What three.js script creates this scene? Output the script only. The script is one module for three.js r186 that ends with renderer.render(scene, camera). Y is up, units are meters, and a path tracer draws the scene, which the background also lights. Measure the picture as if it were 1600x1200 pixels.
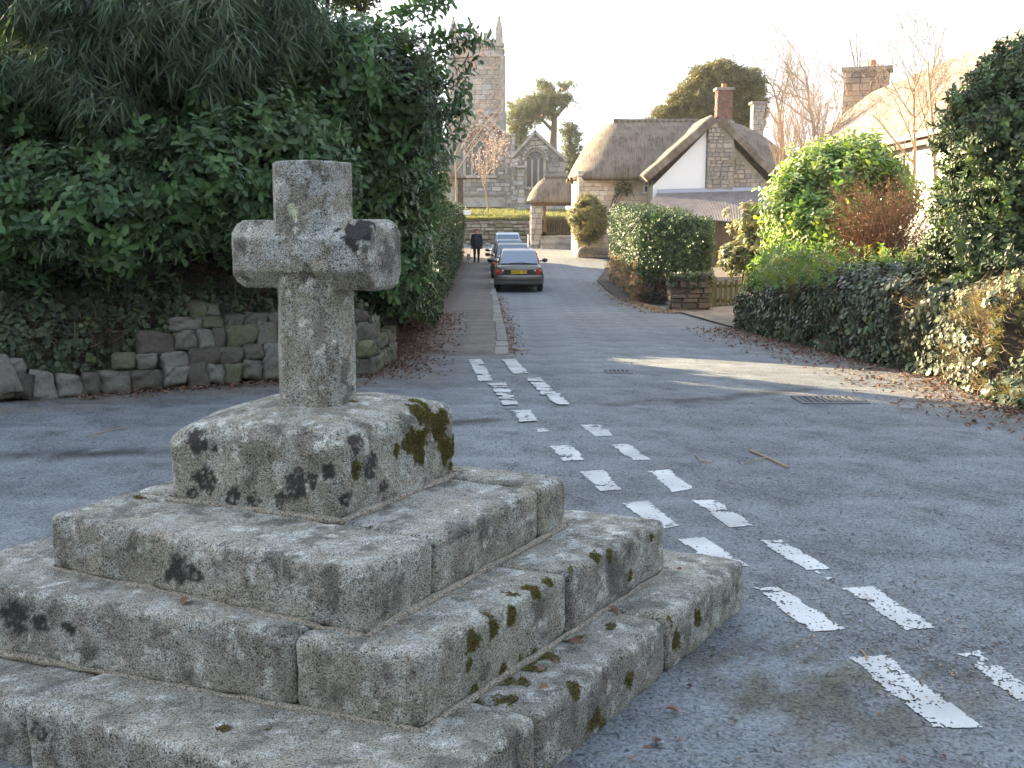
import * as THREE from 'three';
import { mergeGeometries } from 'three/addons/utils/BufferGeometryUtils.js';

// ---------------------------------------------------------------- camera, sky, sun, exposure
const FOCAL = 1700, HORIZON = 338, EYE = 1.65;              // focal length and horizon measured on the 1600 x 1200 frame
const PITCH = Math.atan((600 - HORIZON) / FOCAL);
const scene = new THREE.Scene();
const camera = new THREE.PerspectiveCamera(2 * Math.atan(600 / FOCAL) * 180 / Math.PI, 4 / 3, 0.1, 3000);
camera.position.set(0, EYE, 0);
camera.rotation.x = -PITCH;
const SUN_AZ = 47 * Math.PI / 180, SUN_EL = 13 * Math.PI / 180;   // low winter sun ahead and to the left
const SUN = new THREE.Vector3(-Math.sin(SUN_AZ) * Math.cos(SUN_EL), Math.sin(SUN_EL), -Math.cos(SUN_AZ) * Math.cos(SUN_EL));
{
  const w = 512, h = 256, d = new Float32Array(w * h * 4);
  for (let j = 0; j < h; j++) for (let i = 0; i < w; i++) {
    const el = ((j + 0.5) / h - 0.5) * Math.PI, az = ((i + 0.5) / w - 0.5) * 2 * Math.PI;
    const x = Math.cos(el) * Math.cos(az), y = Math.sin(el), z = Math.cos(el) * Math.sin(az);
    const a = Math.acos(Math.min(1, x * SUN.x + y * SUN.y + z * SUN.z)), t = Math.pow(Math.max(0, y), 0.55);
    const g = 0.35 * Math.exp(-a * a / 0.12) + 0.14 * Math.exp(-a * a / 1.2);
    const k = (j * w + i) * 4;
    d[k] = 0.215 + (0.115 - 0.215) * t + g; d[k + 1] = 0.230 + (0.155 - 0.230) * t + g * 0.93; d[k + 2] = 0.245 + (0.230 - 0.245) * t + g * 0.78; d[k + 3] = 1;
  }
  const sky = new THREE.DataTexture(d, w, h, THREE.RGBAFormat, THREE.FloatType);
  sky.mapping = THREE.EquirectangularReflectionMapping; sky.magFilter = sky.minFilter = THREE.LinearFilter; sky.needsUpdate = true;
  scene.background = sky; scene.environment = sky;
}
const sun = new THREE.DirectionalLight(new THREE.Color().setRGB(1, 0.80, 0.51), 4.8);
sun.name = 'sun';
sun.position.copy(SUN).multiplyScalar(120); sun.target.position.set(0, 0, -30); sun.position.add(sun.target.position);
sun.castShadow = true; sun.shadow.radius = 1;
Object.assign(sun.shadow.camera, { left: -60, right: 60, top: 60, bottom: -60, near: 1, far: 320 });
sun.shadow.mapSize.set(4096, 4096);
scene.add(sun, sun.target);
scene.fog = new THREE.FogExp2(0xf4f1ea, 0.0003);                 // thin bright winter haze
const renderer = new THREE.WebGLRenderer({ antialias: true });
renderer.setSize(1024, 768);
renderer.toneMapping = THREE.LinearToneMapping;
renderer.toneMappingExposure = 8.2;
renderer.shadowMap.enabled = true;

// ---------------------------------------------------------------- numbers, noise
let seedState = 12345;
const seed = s => { seedState = s >>> 0; };
const rnd = () => { seedState = (seedState + 0x6D2B79F5) >>> 0; let t = seedState; t = Math.imul(t ^ (t >>> 15), t | 1); t ^= t + Math.imul(t ^ (t >>> 7), t | 61); return ((t ^ (t >>> 14)) >>> 0) / 4294967296; };
const rr = (a, b) => a + (b - a) * rnd();
const pick = a => a[Math.floor(rnd() * a.length)];
const clamp = (x, a = 0, b = 1) => Math.min(b, Math.max(a, x));
const smooth = (a, b, x) => { const t = clamp((x - a) / (b - a)); return t * t * (3 - 2 * t); };
const lerp = (a, b, t) => a + (b - a) * t;
const V = (x, y, z) => new THREE.Vector3(x, y, z);
const hsh = (x, y, z) => { let h = Math.imul(x, 374761393) + Math.imul(y, 668265263) + Math.imul(z, 1274126177) | 0; h = Math.imul(h ^ (h >>> 13), 1103515245); h = Math.imul(h ^ (h >>> 16), 2246822519); return ((h ^ (h >>> 15)) >>> 0) / 4294967296; };
function noise(x, y, z) {
  const i = Math.floor(x), j = Math.floor(y), k = Math.floor(z); let u = x - i, v = y - j, w = z - k;
  u = u * u * (3 - 2 * u); v = v * v * (3 - 2 * v); w = w * w * (3 - 2 * w);
  const a = lerp(hsh(i, j, k), hsh(i + 1, j, k), u), b = lerp(hsh(i, j + 1, k), hsh(i + 1, j + 1, k), u);
  const c = lerp(hsh(i, j, k + 1), hsh(i + 1, j, k + 1), u), d = lerp(hsh(i, j + 1, k + 1), hsh(i + 1, j + 1, k + 1), u);
  return lerp(lerp(a, b, v), lerp(c, d, v), w);
}
const fbm = (x, y, z, o = 4) => { let s = 0, a = 0.5, n = 0; for (let i = 0; i < o; i++) { s += a * noise(x, y, z); n += a; a *= 0.5; x = x * 2.03 + 7.1; y = y * 2.03 + 3.3; z = z * 2.03 + 1.7; } return s / n; };
// tileable 2-D noise for textures: p lattice cells per tile
function tn(u, v, p, q, s) {
  const x = u * p, y = v * q, i = Math.floor(x), j = Math.floor(y); let a = x - i, b = y - j; a = a * a * (3 - 2 * a); b = b * b * (3 - 2 * b);
  const i0 = i % p, i1 = (i + 1) % p, j0 = j % q, j1 = (j + 1) % q;
  return lerp(lerp(hsh(i0, j0, s), hsh(i1, j0, s), a), lerp(hsh(i0, j1, s), hsh(i1, j1, s), a), b);
}
const tf = (u, v, p, q, s, o) => { let t = 0, a = 0.5, n = 0; for (let i = 0; i < o; i++) { t += a * tn(u, v, p, q, s + i); n += a; a *= 0.5; p *= 2; q *= 2; } return t / n; };

// ---------------------------------------------------------------- pixel of the photograph -> place
const RAY = (px, py) => { const u = (600 - py) / FOCAL; return V((px - 800) / FOCAL, u * Math.cos(PITCH) - Math.sin(PITCH), -Math.cos(PITCH) - u * Math.sin(PITCH)); };
const at = (px, py, D) => { const r = RAY(px, py); return r.multiplyScalar(-D / r.z).add(V(0, EYE, 0)); };
const onY = (px, py, Y) => { const r = RAY(px, py); return r.multiplyScalar((Y - EYE) / r.y).add(V(0, EYE, 0)); };
const roadY = D => -0.85 * smooth(4.5, 36, D) + 0.55 * smooth(50, 70, D);
const onRoad = (px, py) => { let y = 0, p; for (let i = 0; i < 30; i++) { p = onY(px, py, y); y = 0.5 * y + 0.5 * roadY(-p.z); } return onY(px, py, y); };

// ---------------------------------------------------------------- scene objects
const used = {};
const numbered = n => { const k = used[n] = (used[n] ?? -1) + 1; return k ? n + '_' + String(k).padStart(3, '0') : n; };
function tag(o, label, category, group, kind) {
  if (label) o.userData.label = label; if (category) o.userData.category = category;
  if (group) o.userData.group = group; if (kind) o.userData.kind = kind; return o;
}
function thing(name, label, category, base = V(0, 0, 0), group) {
  const g = new THREE.Group(); g.name = numbered(name); g.position.copy(base); scene.add(g); return tag(g, label, category, group);
}
const worldOf = o => { const p = V(0, 0, 0); for (let q = o; q && q !== scene; q = q.parent) p.add(q.position); return p; };
function part(name, geo, mat, parent = scene, kind) {           // geometry given in world coordinates
  if (parent !== scene) { const b = worldOf(parent); geo.translate(-b.x, -b.y, -b.z); }
  const m = new THREE.Mesh(geo, mat); m.name = parent === scene ? numbered(name) : name; m.castShadow = m.receiveShadow = true;
  if (kind) m.userData.kind = kind; parent.add(m); return m;
}
function lpart(name, geo, mat, parent, pos, kind) {             // geometry given in the parent's own coordinates
  const m = new THREE.Mesh(geo, mat); m.name = name; if (pos) m.position.set(...pos); m.castShadow = m.receiveShadow = true; if (kind) m.userData.kind = kind; parent.add(m); return m;
}
// ---------------------------------------------------------------- mesh builder
class MB {
  constructor() { this.p = []; this.i = []; this.u = []; this.c = []; }
  v(x, y, z, u = 0, w = 0, c) { this.p.push(x, y, z); this.u.push(u, w); if (c) this.c.push(c[0], c[1], c[2]); return this.p.length / 3 - 1; }
  t(a, b, c) { this.i.push(a, b, c); }
  q(a, b, c, d) { this.i.push(a, b, c, a, c, d); }
  quad(a, b, c, d, uv) { const s = uv || [[0, 0], [a.distanceTo(b), 0], [a.distanceTo(b), b.distanceTo(c)], [0, b.distanceTo(c)]]; const k = [a, b, c, d].map((p, n) => this.v(p.x, p.y, p.z, ...s[n])); this.q(...k); }
  box(cx, cy, cz, sx, sy, sz, ry = 0) {
    const co = Math.cos(ry), si = Math.sin(ry), P = (x, y, z) => V(cx + x * co + z * si, cy + y, cz - x * si + z * co), a = sx / 2, b = sy / 2, c = sz / 2;
    this.quad(P(-a, -b, c), P(a, -b, c), P(a, b, c), P(-a, b, c)); this.quad(P(a, -b, -c), P(-a, -b, -c), P(-a, b, -c), P(a, b, -c));
    this.quad(P(a, -b, c), P(a, -b, -c), P(a, b, -c), P(a, b, c)); this.quad(P(-a, -b, -c), P(-a, -b, c), P(-a, b, c), P(-a, b, -c));
    this.quad(P(-a, b, c), P(a, b, c), P(a, b, -c), P(-a, b, -c)); this.quad(P(-a, -b, -c), P(a, -b, -c), P(a, -b, c), P(-a, -b, c)); return this;
  }
  hexa(p) { // 8 points: bottom 0-3 anticlockwise from above starting front-left (fl, fr, br, bl), top 4-7
    this.quad(p[0], p[1], p[5], p[4]); this.quad(p[1], p[2], p[6], p[5]); this.quad(p[2], p[3], p[7], p[6]); this.quad(p[3], p[0], p[4], p[7]); this.quad(p[4], p[5], p[6], p[7]); this.quad(p[3], p[2], p[1], p[0]); return this;
  }
  tube(pts, rad, n = 5, cap = true) {
    let prev = -1; const up0 = V(0.31, 0.2, 0.93);
    for (let k = 0; k < pts.length; k++) {
      const d = (k < pts.length - 1 ? pts[k + 1].clone().sub(pts[k]) : pts[k].clone().sub(pts[k - 1])).normalize();
      const s = up0.clone().cross(d); if (s.lengthSq() < 1e-4) s.set(1, 0, 0).cross(d); s.normalize(); const t = d.clone().cross(s);
      const r = Array.isArray(rad) ? rad[k] : rad, base = this.p.length / 3;
      for (let j = 0; j < n; j++) { const a = j / n * 6.2832, x = Math.cos(a) * r, y = Math.sin(a) * r; this.v(pts[k].x + s.x * x + t.x * y, pts[k].y + s.y * x + t.y * y, pts[k].z + s.z * x + t.z * y, j / n, k); }
      if (prev >= 0) for (let j = 0; j < n; j++) this.q(prev + j, prev + (j + 1) % n, base + (j + 1) % n, base + j);
      prev = base;
    }
    if (cap && n > 2) for (let j = 1; j < n - 1; j++) this.t(prev, prev + j, prev + j + 1);
    return this;
  }
  geo(flat) {
    let g = new THREE.BufferGeometry(); g.setAttribute('position', new THREE.Float32BufferAttribute(this.p, 3)); g.setAttribute('uv', new THREE.Float32BufferAttribute(this.u, 2));
    if (this.c.length) g.setAttribute('color', new THREE.Float32BufferAttribute(this.c, 3));
    g.setIndex(this.i); if (flat) g = g.toNonIndexed(); g.computeVertexNormals(); return g;
  }
}
const box = (cx, cy, cz, sx, sy, sz, ry) => new MB().box(cx, cy, cz, sx, sy, sz, ry).geo();
function smoothNormals(g) {      // one normal for all vertices at the same place
  g.computeVertexNormals(); const P = g.attributes.position, N = g.attributes.normal, m = new Map(), key = i => Math.round(P.getX(i) * 5e3) + ',' + Math.round(P.getY(i) * 5e3) + ',' + Math.round(P.getZ(i) * 5e3);
  const ks = []; for (let i = 0; i < P.count; i++) { const k = key(i); ks.push(k); const a = m.get(k) || [0, 0, 0]; a[0] += N.getX(i); a[1] += N.getY(i); a[2] += N.getZ(i); m.set(k, a); }
  for (let i = 0; i < P.count; i++) { const a = m.get(ks[i]), l = Math.hypot(...a) || 1; N.setXYZ(i, a[0] / l, a[1] / l, a[2] / l); } return g;
}
function nets(f, lo, hi, h) {    // surface nets: the surface f = 0 (f < 0 inside)
  const n = [0, 1, 2].map(k => Math.ceil((hi[k] - lo[k]) / h) + 1), [nx, ny, nz] = n, val = new Float32Array(nx * ny * nz), id = (i, j, k) => (k * ny + j) * nx + i;
  for (let k = 0; k < nz; k++) for (let j = 0; j < ny; j++) for (let i = 0; i < nx; i++) val[id(i, j, k)] = f(lo[0] + i * h, lo[1] + j * h, lo[2] + k * h);
  const vid = new Int32Array(nx * ny * nz).fill(-1), mb = new MB();
  for (let k = 0; k < nz - 1; k++) for (let j = 0; j < ny - 1; j++) for (let i = 0; i < nx - 1; i++) {
    let c = 0, x = 0, y = 0, z = 0; const g = (a, b, e) => val[id(i + a, j + b, k + e)];
    for (let e = 0; e < 12; e++) {
      const ax = e >> 2, s = e & 1, t = e >> 1 & 1; let a, b;
      if (ax === 0) { a = [0, s, t]; b = [1, s, t]; } else if (ax === 1) { a = [s, 0, t]; b = [s, 1, t]; } else { a = [s, t, 0]; b = [s, t, 1]; }
      const va = g(...a), vb = g(...b); if ((va < 0) === (vb < 0)) continue; const r = va / (va - vb);
      x += a[0] + (b[0] - a[0]) * r; y += a[1] + (b[1] - a[1]) * r; z += a[2] + (b[2] - a[2]) * r; c++;
    }
    if (c) vid[id(i, j, k)] = mb.v(lo[0] + (i + x / c) * h, lo[1] + (j + y / c) * h, lo[2] + (k + z / c) * h);
  }
  for (let k = 1; k < nz - 1; k++) for (let j = 1; j < ny - 1; j++) for (let i = 1; i < nx - 1; i++) {
    const a = val[id(i, j, k)] < 0;
    const Q = (p, q, r, s, fl) => { if (p < 0 || q < 0 || r < 0 || s < 0) return; fl ? mb.q(p, q, r, s) : mb.q(s, r, q, p); };
    if (a !== val[id(i + 1, j, k)] < 0) Q(vid[id(i, j - 1, k - 1)], vid[id(i, j, k - 1)], vid[id(i, j, k)], vid[id(i, j - 1, k)], a);
    if (a !== val[id(i, j + 1, k)] < 0) Q(vid[id(i - 1, j, k - 1)], vid[id(i - 1, j, k)], vid[id(i, j, k)], vid[id(i, j, k - 1)], a);
    if (a !== val[id(i, j, k + 1)] < 0) Q(vid[id(i - 1, j - 1, k)], vid[id(i, j - 1, k)], vid[id(i, j, k)], vid[id(i - 1, j, k)], a);
  }
  return mb.geo();
}
function boxUV(g, scale = 1, ox = 0, oy = 0) {   // uv in metres from the main direction of each vertex normal
  if (g.index) { const h = g.toNonIndexed(); g.setIndex(null); for (const k in h.attributes) g.setAttribute(k, h.attributes[k]); }
  const P = g.attributes.position, N = g.attributes.normal, U = new Float32Array(P.count * 2);
  for (let i = 0; i < P.count; i++) {
    const t = i - i % 3, s = f => Math.abs(N[f](t) + N[f](t + 1) + N[f](t + 2)), ax = s('getX'), ay = s('getY'), az = s('getZ'); let a, b;
    if (ay > ax && ay > az) { a = P.getX(i); b = P.getZ(i); } else if (ax > az) { a = P.getZ(i) + 0.37; b = P.getY(i); } else { a = P.getX(i); b = P.getY(i); }
    U[2 * i] = a / scale + ox; U[2 * i + 1] = b / scale + oy;
  }
  g.setAttribute('uv', new THREE.BufferAttribute(U, 2)); return g;
}
function paint(g, f) { const P = g.attributes.position, C = new Float32Array(P.count * 3); for (let i = 0; i < P.count; i++) { const c = f(P.getX(i), P.getY(i), P.getZ(i), i); C[3 * i] = c[0]; C[3 * i + 1] = c[1]; C[3 * i + 2] = c[2]; } g.setAttribute('color', new THREE.BufferAttribute(C, 3)); return g; }
const mix3 = (a, b, t) => [lerp(a[0], b[0], t), lerp(a[1], b[1], t), lerp(a[2], b[2], t)];

// ---------------------------------------------------------------- textures and materials
const enc = x => Math.round(255 * clamp(x <= 0.0031308 ? 12.92 * x : 1.055 * Math.pow(x, 1 / 2.4) - 0.055));
function tex(n, f, repeat = 1, color = true) {       // f(u, v) -> linear rgb (colour) or one number (height)
  const d = new Uint8Array(n * n * 4);
  for (let j = 0; j < n; j++) for (let i = 0; i < n; i++) {
    const c = f(i / n, j / n, i, j), k = (j * n + i) * 4;
    if (color) { d[k] = enc(c[0]); d[k + 1] = enc(c[1]); d[k + 2] = enc(c[2]); } else d[k] = d[k + 1] = d[k + 2] = Math.round(255 * clamp(c));
    d[k + 3] = 255;
  }
  const t = new THREE.DataTexture(d, n, n); t.wrapS = t.wrapT = THREE.RepeatWrapping; t.magFilter = THREE.LinearFilter; t.minFilter = THREE.LinearMipmapLinearFilter; t.generateMipmaps = true;
  if (color) t.colorSpace = THREE.SRGBColorSpace; t.repeat.set(repeat, repeat); t.needsUpdate = true; return t;
}
const lin = (r, g, b) => new THREE.Color().setRGB(r, g, b);
const std = (c, roughness = 0.9, o = {}) => new THREE.MeshStandardMaterial({ color: Array.isArray(c) ? lin(...c) : c, roughness, ...o });
// granite: 0.8 m tile, grains of quartz, feldspar and mica
const graniteF = (u, v, i, j) => {
  const a = tn(u, v, 400, 400, 1), b = tn(u, v, 250, 250, 2), c = tf(u, v, 12, 12, 3, 4), e = hsh(i, j, 5);
  let g = 0.60 + 0.65 * (a - 0.5) + 0.7 * (b - 0.5) + 0.35 * (c - 0.5) + 0.3 * (e - 0.5);
  if (b < 0.2) g -= 0.16; if (a > 0.82) g += 0.2; return g;
};
const T = {};
T.granite = tex(1024, (u, v, i, j) => { const g = clamp(graniteF(u, v, i, j), 0.06, 1.25), w = 0.05 * (tn(u, v, 40, 40, 8) - 0.5); return [g * (0.98 + w), g * 0.95, g * (0.87 - w)]; }, 1.25);
T.graniteB = tex(1024, (u, v, i, j) => 0.35 * graniteF(u, v, i, j) + 0.6 * tf(u, v, 24, 24, 11, 4), 1.25, false);
// asphalt: 1.2 m tile of chippings in bitumen
const chip = (u, v) => { const a = tn(u, v, 190, 190, 21), b = tn(u, v, 110, 110, 22); return Math.max(a, b * 0.95); };
T.asphalt = tex(1024, (u, v, i, j) => { const c = chip(u, v), e = hsh(i, j, 9), f = tf(u, v, 6, 6, 24, 4); let g = 0.42 + 0.75 * (c - 0.45) + 0.28 * (e - 0.5) + 0.5 * (f - 0.5); if (tn(u, v, 90, 90, 28) > 0.93) g += 0.5; if (tn(u, v, 60, 60, 29) < 0.11) g *= 0.4; g = clamp(g, 0.1, 1.3); const w = tn(u, v, 70, 70, 30); return [g * (0.96 + 0.10 * w), g * 0.99, g * (1.03 - 0.08 * w)]; }, 1 / 1.2);
T.asphaltB = tex(1024, (u, v) => chip(u, v), 1 / 1.2, false);
// straw laid down the slope
T.thatch = tex(512, (u, v) => { const s = 0.55 * tn(u, v, 128, 6, 31) + 0.45 * tn(u, v, 250, 14, 32), f = tf(u, v, 5, 5, 33, 4), r = tn(u, v, 40, 90, 34); const g = 0.2 + 1.0 * s + 0.8 * (f - 0.5) + 0.15 * r; return [g * 1.02, g * 0.93, g * 0.82]; }, 0.5);
T.thatchB = tex(512, (u, v) => 0.6 * tn(u, v, 128, 6, 31) + 0.4 * tn(u, v, 40, 60, 34), 0.5, false);
T.rough = tex(512, (u, v) => { const g = 0.82 + 0.7 * (tf(u, v, 8, 8, 41, 6) - 0.5); return [g, g * 0.985, g * 0.96]; }, 0.5);
T.roughB = tex(512, (u, v) => tf(u, v, 12, 12, 44, 6), 0.5, false);
T.dirt = tex(512, (u, v, i, j) => { const g = 0.5 + 0.8 * (tf(u, v, 10, 10, 51, 6) - 0.5) + 0.4 * (hsh(i, j, 3) - 0.5); return [g, g * 0.92, g * 0.8]; }, 0.7);
const mapped = (c, map, bump, bs, roughness = 0.95, o = {}) => std(c, roughness, { map, bumpMap: bump, bumpScale: bs, ...o });
const M = {
  granite: mapped([0.40, 0.388, 0.365], T.granite, T.graniteB, 0.006, 0.92, { vertexColors: true }),
  asphalt: mapped([0.225, 0.242, 0.246], T.asphalt, T.asphaltB, 0.004, 0.85, { vertexColors: true }),
  path: mapped([0.235, 0.20, 0.16], T.asphalt, T.asphaltB, 0.004, 0.92, { vertexColors: true }),
  paint: mapped([0.52, 0.52, 0.505], T.rough, T.asphaltB, 0.003, 0.75),
  thatch: mapped([0.20, 0.168, 0.140], T.thatch, T.thatchB, 0.02, 1),
  earth: mapped([0.09, 0.07, 0.05], T.dirt, T.roughB, 0.03, 1),
  grassy: mapped([0.10, 0.12, 0.035], T.dirt, T.roughB, 0.03, 1),
  mortar: mapped([0.30, 0.27, 0.22], T.rough, T.roughB, 0.01, 1),
  plaster: std([0.74, 0.74, 0.72], 0.95, { bumpMap: T.roughB, bumpScale: 0.012 }),
  bark: mapped([0.16, 0.13, 0.10], T.rough, T.roughB, 0.01, 1),
  twig: std([0.11, 0.08, 0.055], 1), paleTwig: std([0.36, 0.27, 0.19], 1), redTwig: std([0.25, 0.13, 0.065], 1),
  dark: std([0.02, 0.02, 0.02], 0.9), glassDark: new THREE.MeshPhysicalMaterial({ color: lin(0.03, 0.035, 0.045), roughness: 0.12, clearcoat: 0.6, clearcoatRoughness: 0.1 }),
  oak: mapped([0.20, 0.13, 0.075], T.thatch, T.thatchB, 0.004, 0.9), wood: mapped([0.10, 0.075, 0.05], T.thatch, T.thatchB, 0.004, 0.9),
};
// plaster and mortar textures average about 0.6, granite about 0.6, asphalt about 0.42: the colours above are given for that
// ---------------------------------------------------------------- lines on the ground
const KERB = [[787, 548], [782, 520], [776, 482], [771, 455], [768, 432], [765, 412], [762, 402]].map(p => onRoad(...p));
const HEDGE_L = [[592, 590], [640, 545], [668, 507], [690, 470], [705, 441], [716, 413], [722, 402]].map(p => onRoad(...p));
const WALL_L = [V(-14, 0, -6.2), onRoad(0, 630), onRoad(120, 621), onRoad(240, 612), onRoad(450, 596), onRoad(540, 592), ...HEDGE_L.slice(0)];
const WALL_R = [V(9.5, 0, -4.2), V(6.2, 0, -6.6), onRoad(1600, 650), onRoad(1480, 594), onRoad(1400, 577), onRoad(1300, 552), onRoad(1210, 530), onRoad(1152, 513), onRoad(1172, 497).add(V(0.25, 0, 0))];
function along(line) {            // arc-length lookup on a polyline in plan
  const L = [0]; for (let i = 1; i < line.length; i++) L.push(L[i - 1] + Math.hypot(line[i].x - line[i - 1].x, line[i].z - line[i - 1].z));
  const f = s => { s = clamp(s, 0, L.at(-1)); let i = 1; while (i < L.length - 1 && L[i] < s) i++; const t = (s - L[i - 1]) / (L[i] - L[i - 1] || 1), a = line[i - 1], b = line[i]; return { x: lerp(a.x, b.x, t), z: lerp(a.z, b.z, t), tx: (b.x - a.x) / (L[i] - L[i - 1]), tz: (b.z - a.z) / (L[i] - L[i - 1]) }; };
  const g = s => { const a = f(s - 0.35), b = f(s + 0.35), c = f(s); let tx = b.x - a.x, tz = b.z - a.z; const l = Math.hypot(tx, tz) || 1; return { x: (a.x + b.x) / 4 + c.x / 2, z: (a.z + b.z) / 4 + c.z / 2, tx: tx / l, tz: tz / l }; };
  g.len = L.at(-1); g.at = L; return g;
}
const xAt = (line, D) => { for (let i = 1; i < line.length; i++) if (-line[i].z >= D) return lerp(line[i - 1].x, line[i].x, clamp((D + line[i - 1].z) / (-line[i].z + line[i - 1].z))); return line.at(-1).x; };
const segDist = (x, z, a, b) => { const dx = b.x - a.x, dz = b.z - a.z, t = clamp(((x - a.x) * dx + (z - a.z) * dz) / (dx * dx + dz * dz)); return Math.hypot(x - a.x - dx * t, z - a.z - dz * t); };
const lineDist = (x, z, line) => { let d = 1e9; for (let i = 1; i < line.length; i++) d = Math.min(d, segDist(x, z, line[i - 1], line[i])); return d; };

// ---------------------------------------------------------------- ground and road
{
  const mb = new MB(), xs = [-900, -300, -120, -60, -30, -10, 0, 10, 30, 60, 120, 300, 900], ds = [-300, -60, -14, 0, 20, 40, 60, 76, 90, 120, 200, 400, 1200];
  const y = (x, D) => -1.4 + 3.2 * smooth(70, 95, D) - 1.2 * smooth(120, 300, D);
  ds.forEach(D => xs.forEach(x => mb.v(x, y(x, D), -D, x, D)));
  for (let j = 0; j < ds.length - 1; j++) for (let i = 0; i < xs.length - 1; i++) { const a = j * xs.length + i; mb.q(a, a + 1, a + 1 + xs.length, a + xs.length); }
  tag(part('ground', mb.geo(), M.grassy), 'rough grassy ground reaching away behind the village', null, null, 'structure');
}
const steps = (list) => { const o = []; for (let k = 0; k < list.length - 1; k += 2) { const [a, d, b] = [list[k], list[k + 1], list[k + 2]]; for (let x = a; x < b - d / 3; x += d) o.push(x); } o.push(list.at(-1)); return o; };
const CRACKS = [[[640, 668], [700, 662], [760, 656]], [[960, 632], [1040, 627], [1120, 622], [1200, 613], [1260, 609]], [[0, 712], [120, 708], [260, 705]]].map(l => l.map(p => onRoad(...p)));
const MOSSY = onRoad(1290, 1075);
const road = (() => {
  const xs = steps([-60, 8, -12, 1, -6, 0.085, 7, 0.6, 16, 6, 64]), ds = steps([-14, 2, 1, 0.3, 2.2, 0.085, 15, 0.3, 40, 1, 76]), mb = new MB();
  const col = (x, D) => {
    const z = -D; let c = [1, 1, 1], k = 1 + 0.5 * (fbm(x * 0.5, D * 0.5, 3) - 0.5) + 0.35 * (fbm(x * 3, D * 3, 9) - 0.5);
    // worn wheel tracks and a darker newer patch on the lane to the left of the cross
    k *= 1 + 0.10 * (noise(x * 1.2 + 4, D * 0.16, 2) - 0.5);
    c = [k, k, k];
    for (const l of CRACKS) { const d = lineDist(x, z, l) + 0.1 * (noise(x * 5, z * 5, 1) - 0.5); const t = (1 - smooth(0.02, 0.22, d)) * smooth(0.12, 0.45, noise(x * 7, z * 7, 4)); c = mix3(c, [0.26, 0.23, 0.21], t); }
    const dm = Math.hypot((x - MOSSY.x) * 0.9, z - MOSSY.z), n = fbm(x * 6, z * 6, 6);
    c = mix3(c, [0.50, 0.44, 0.24], (1 - smooth(0.15, 0.75, dm + 0.5 * (n - 0.5))) * smooth(0.38, 0.62, noise(x * 22, z * 22, 5)) * 0.85);
    // grit and leaf mould at the edges of the carriageway
    const e = Math.min(lineDist(x, z, WALL_R), lineDist(x, z, WALL_L) + 0.1); c = mix3(c, [1.05, 0.8, 0.55], (1 - smooth(0.2, 1.3, e + 0.9 * (n - 0.5))) * smooth(0.25, 0.6, noise(x * 14, z * 14, 2)));
    const ek = Math.abs(x - xAt(KERB, D)); if (D > 14) c = mix3(c, [1.0, 0.72, 0.5], (1 - smooth(0.05, 0.35, ek + 0.3 * (n - 0.5))) * smooth(0.3, 0.6, noise(x * 12, z * 12, 3)) * 0.8);
    return c;
  };
  ds.forEach(D => xs.forEach(x => mb.v(x, roadY(D) + 0.02 * (fbm(x * 0.4, D * 0.4, 1, 2) - 0.5) * smooth(9, 14, D), -D, x, D, D < 45 && Math.abs(x) < 14 ? col(x, D) : [1, 1, 1])));
  const n = xs.length; for (let j = 0; j < ds.length - 1; j++) for (let i = 0; i < n - 1; i++) { const a = j * n + i; mb.q(a, a + 1, a + 1 + n, a + n); }
  return tag(part('road', mb.geo(), M.asphalt), 'worn grey asphalt road and junction with faded give way lines', null, null, 'structure');
})();
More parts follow.
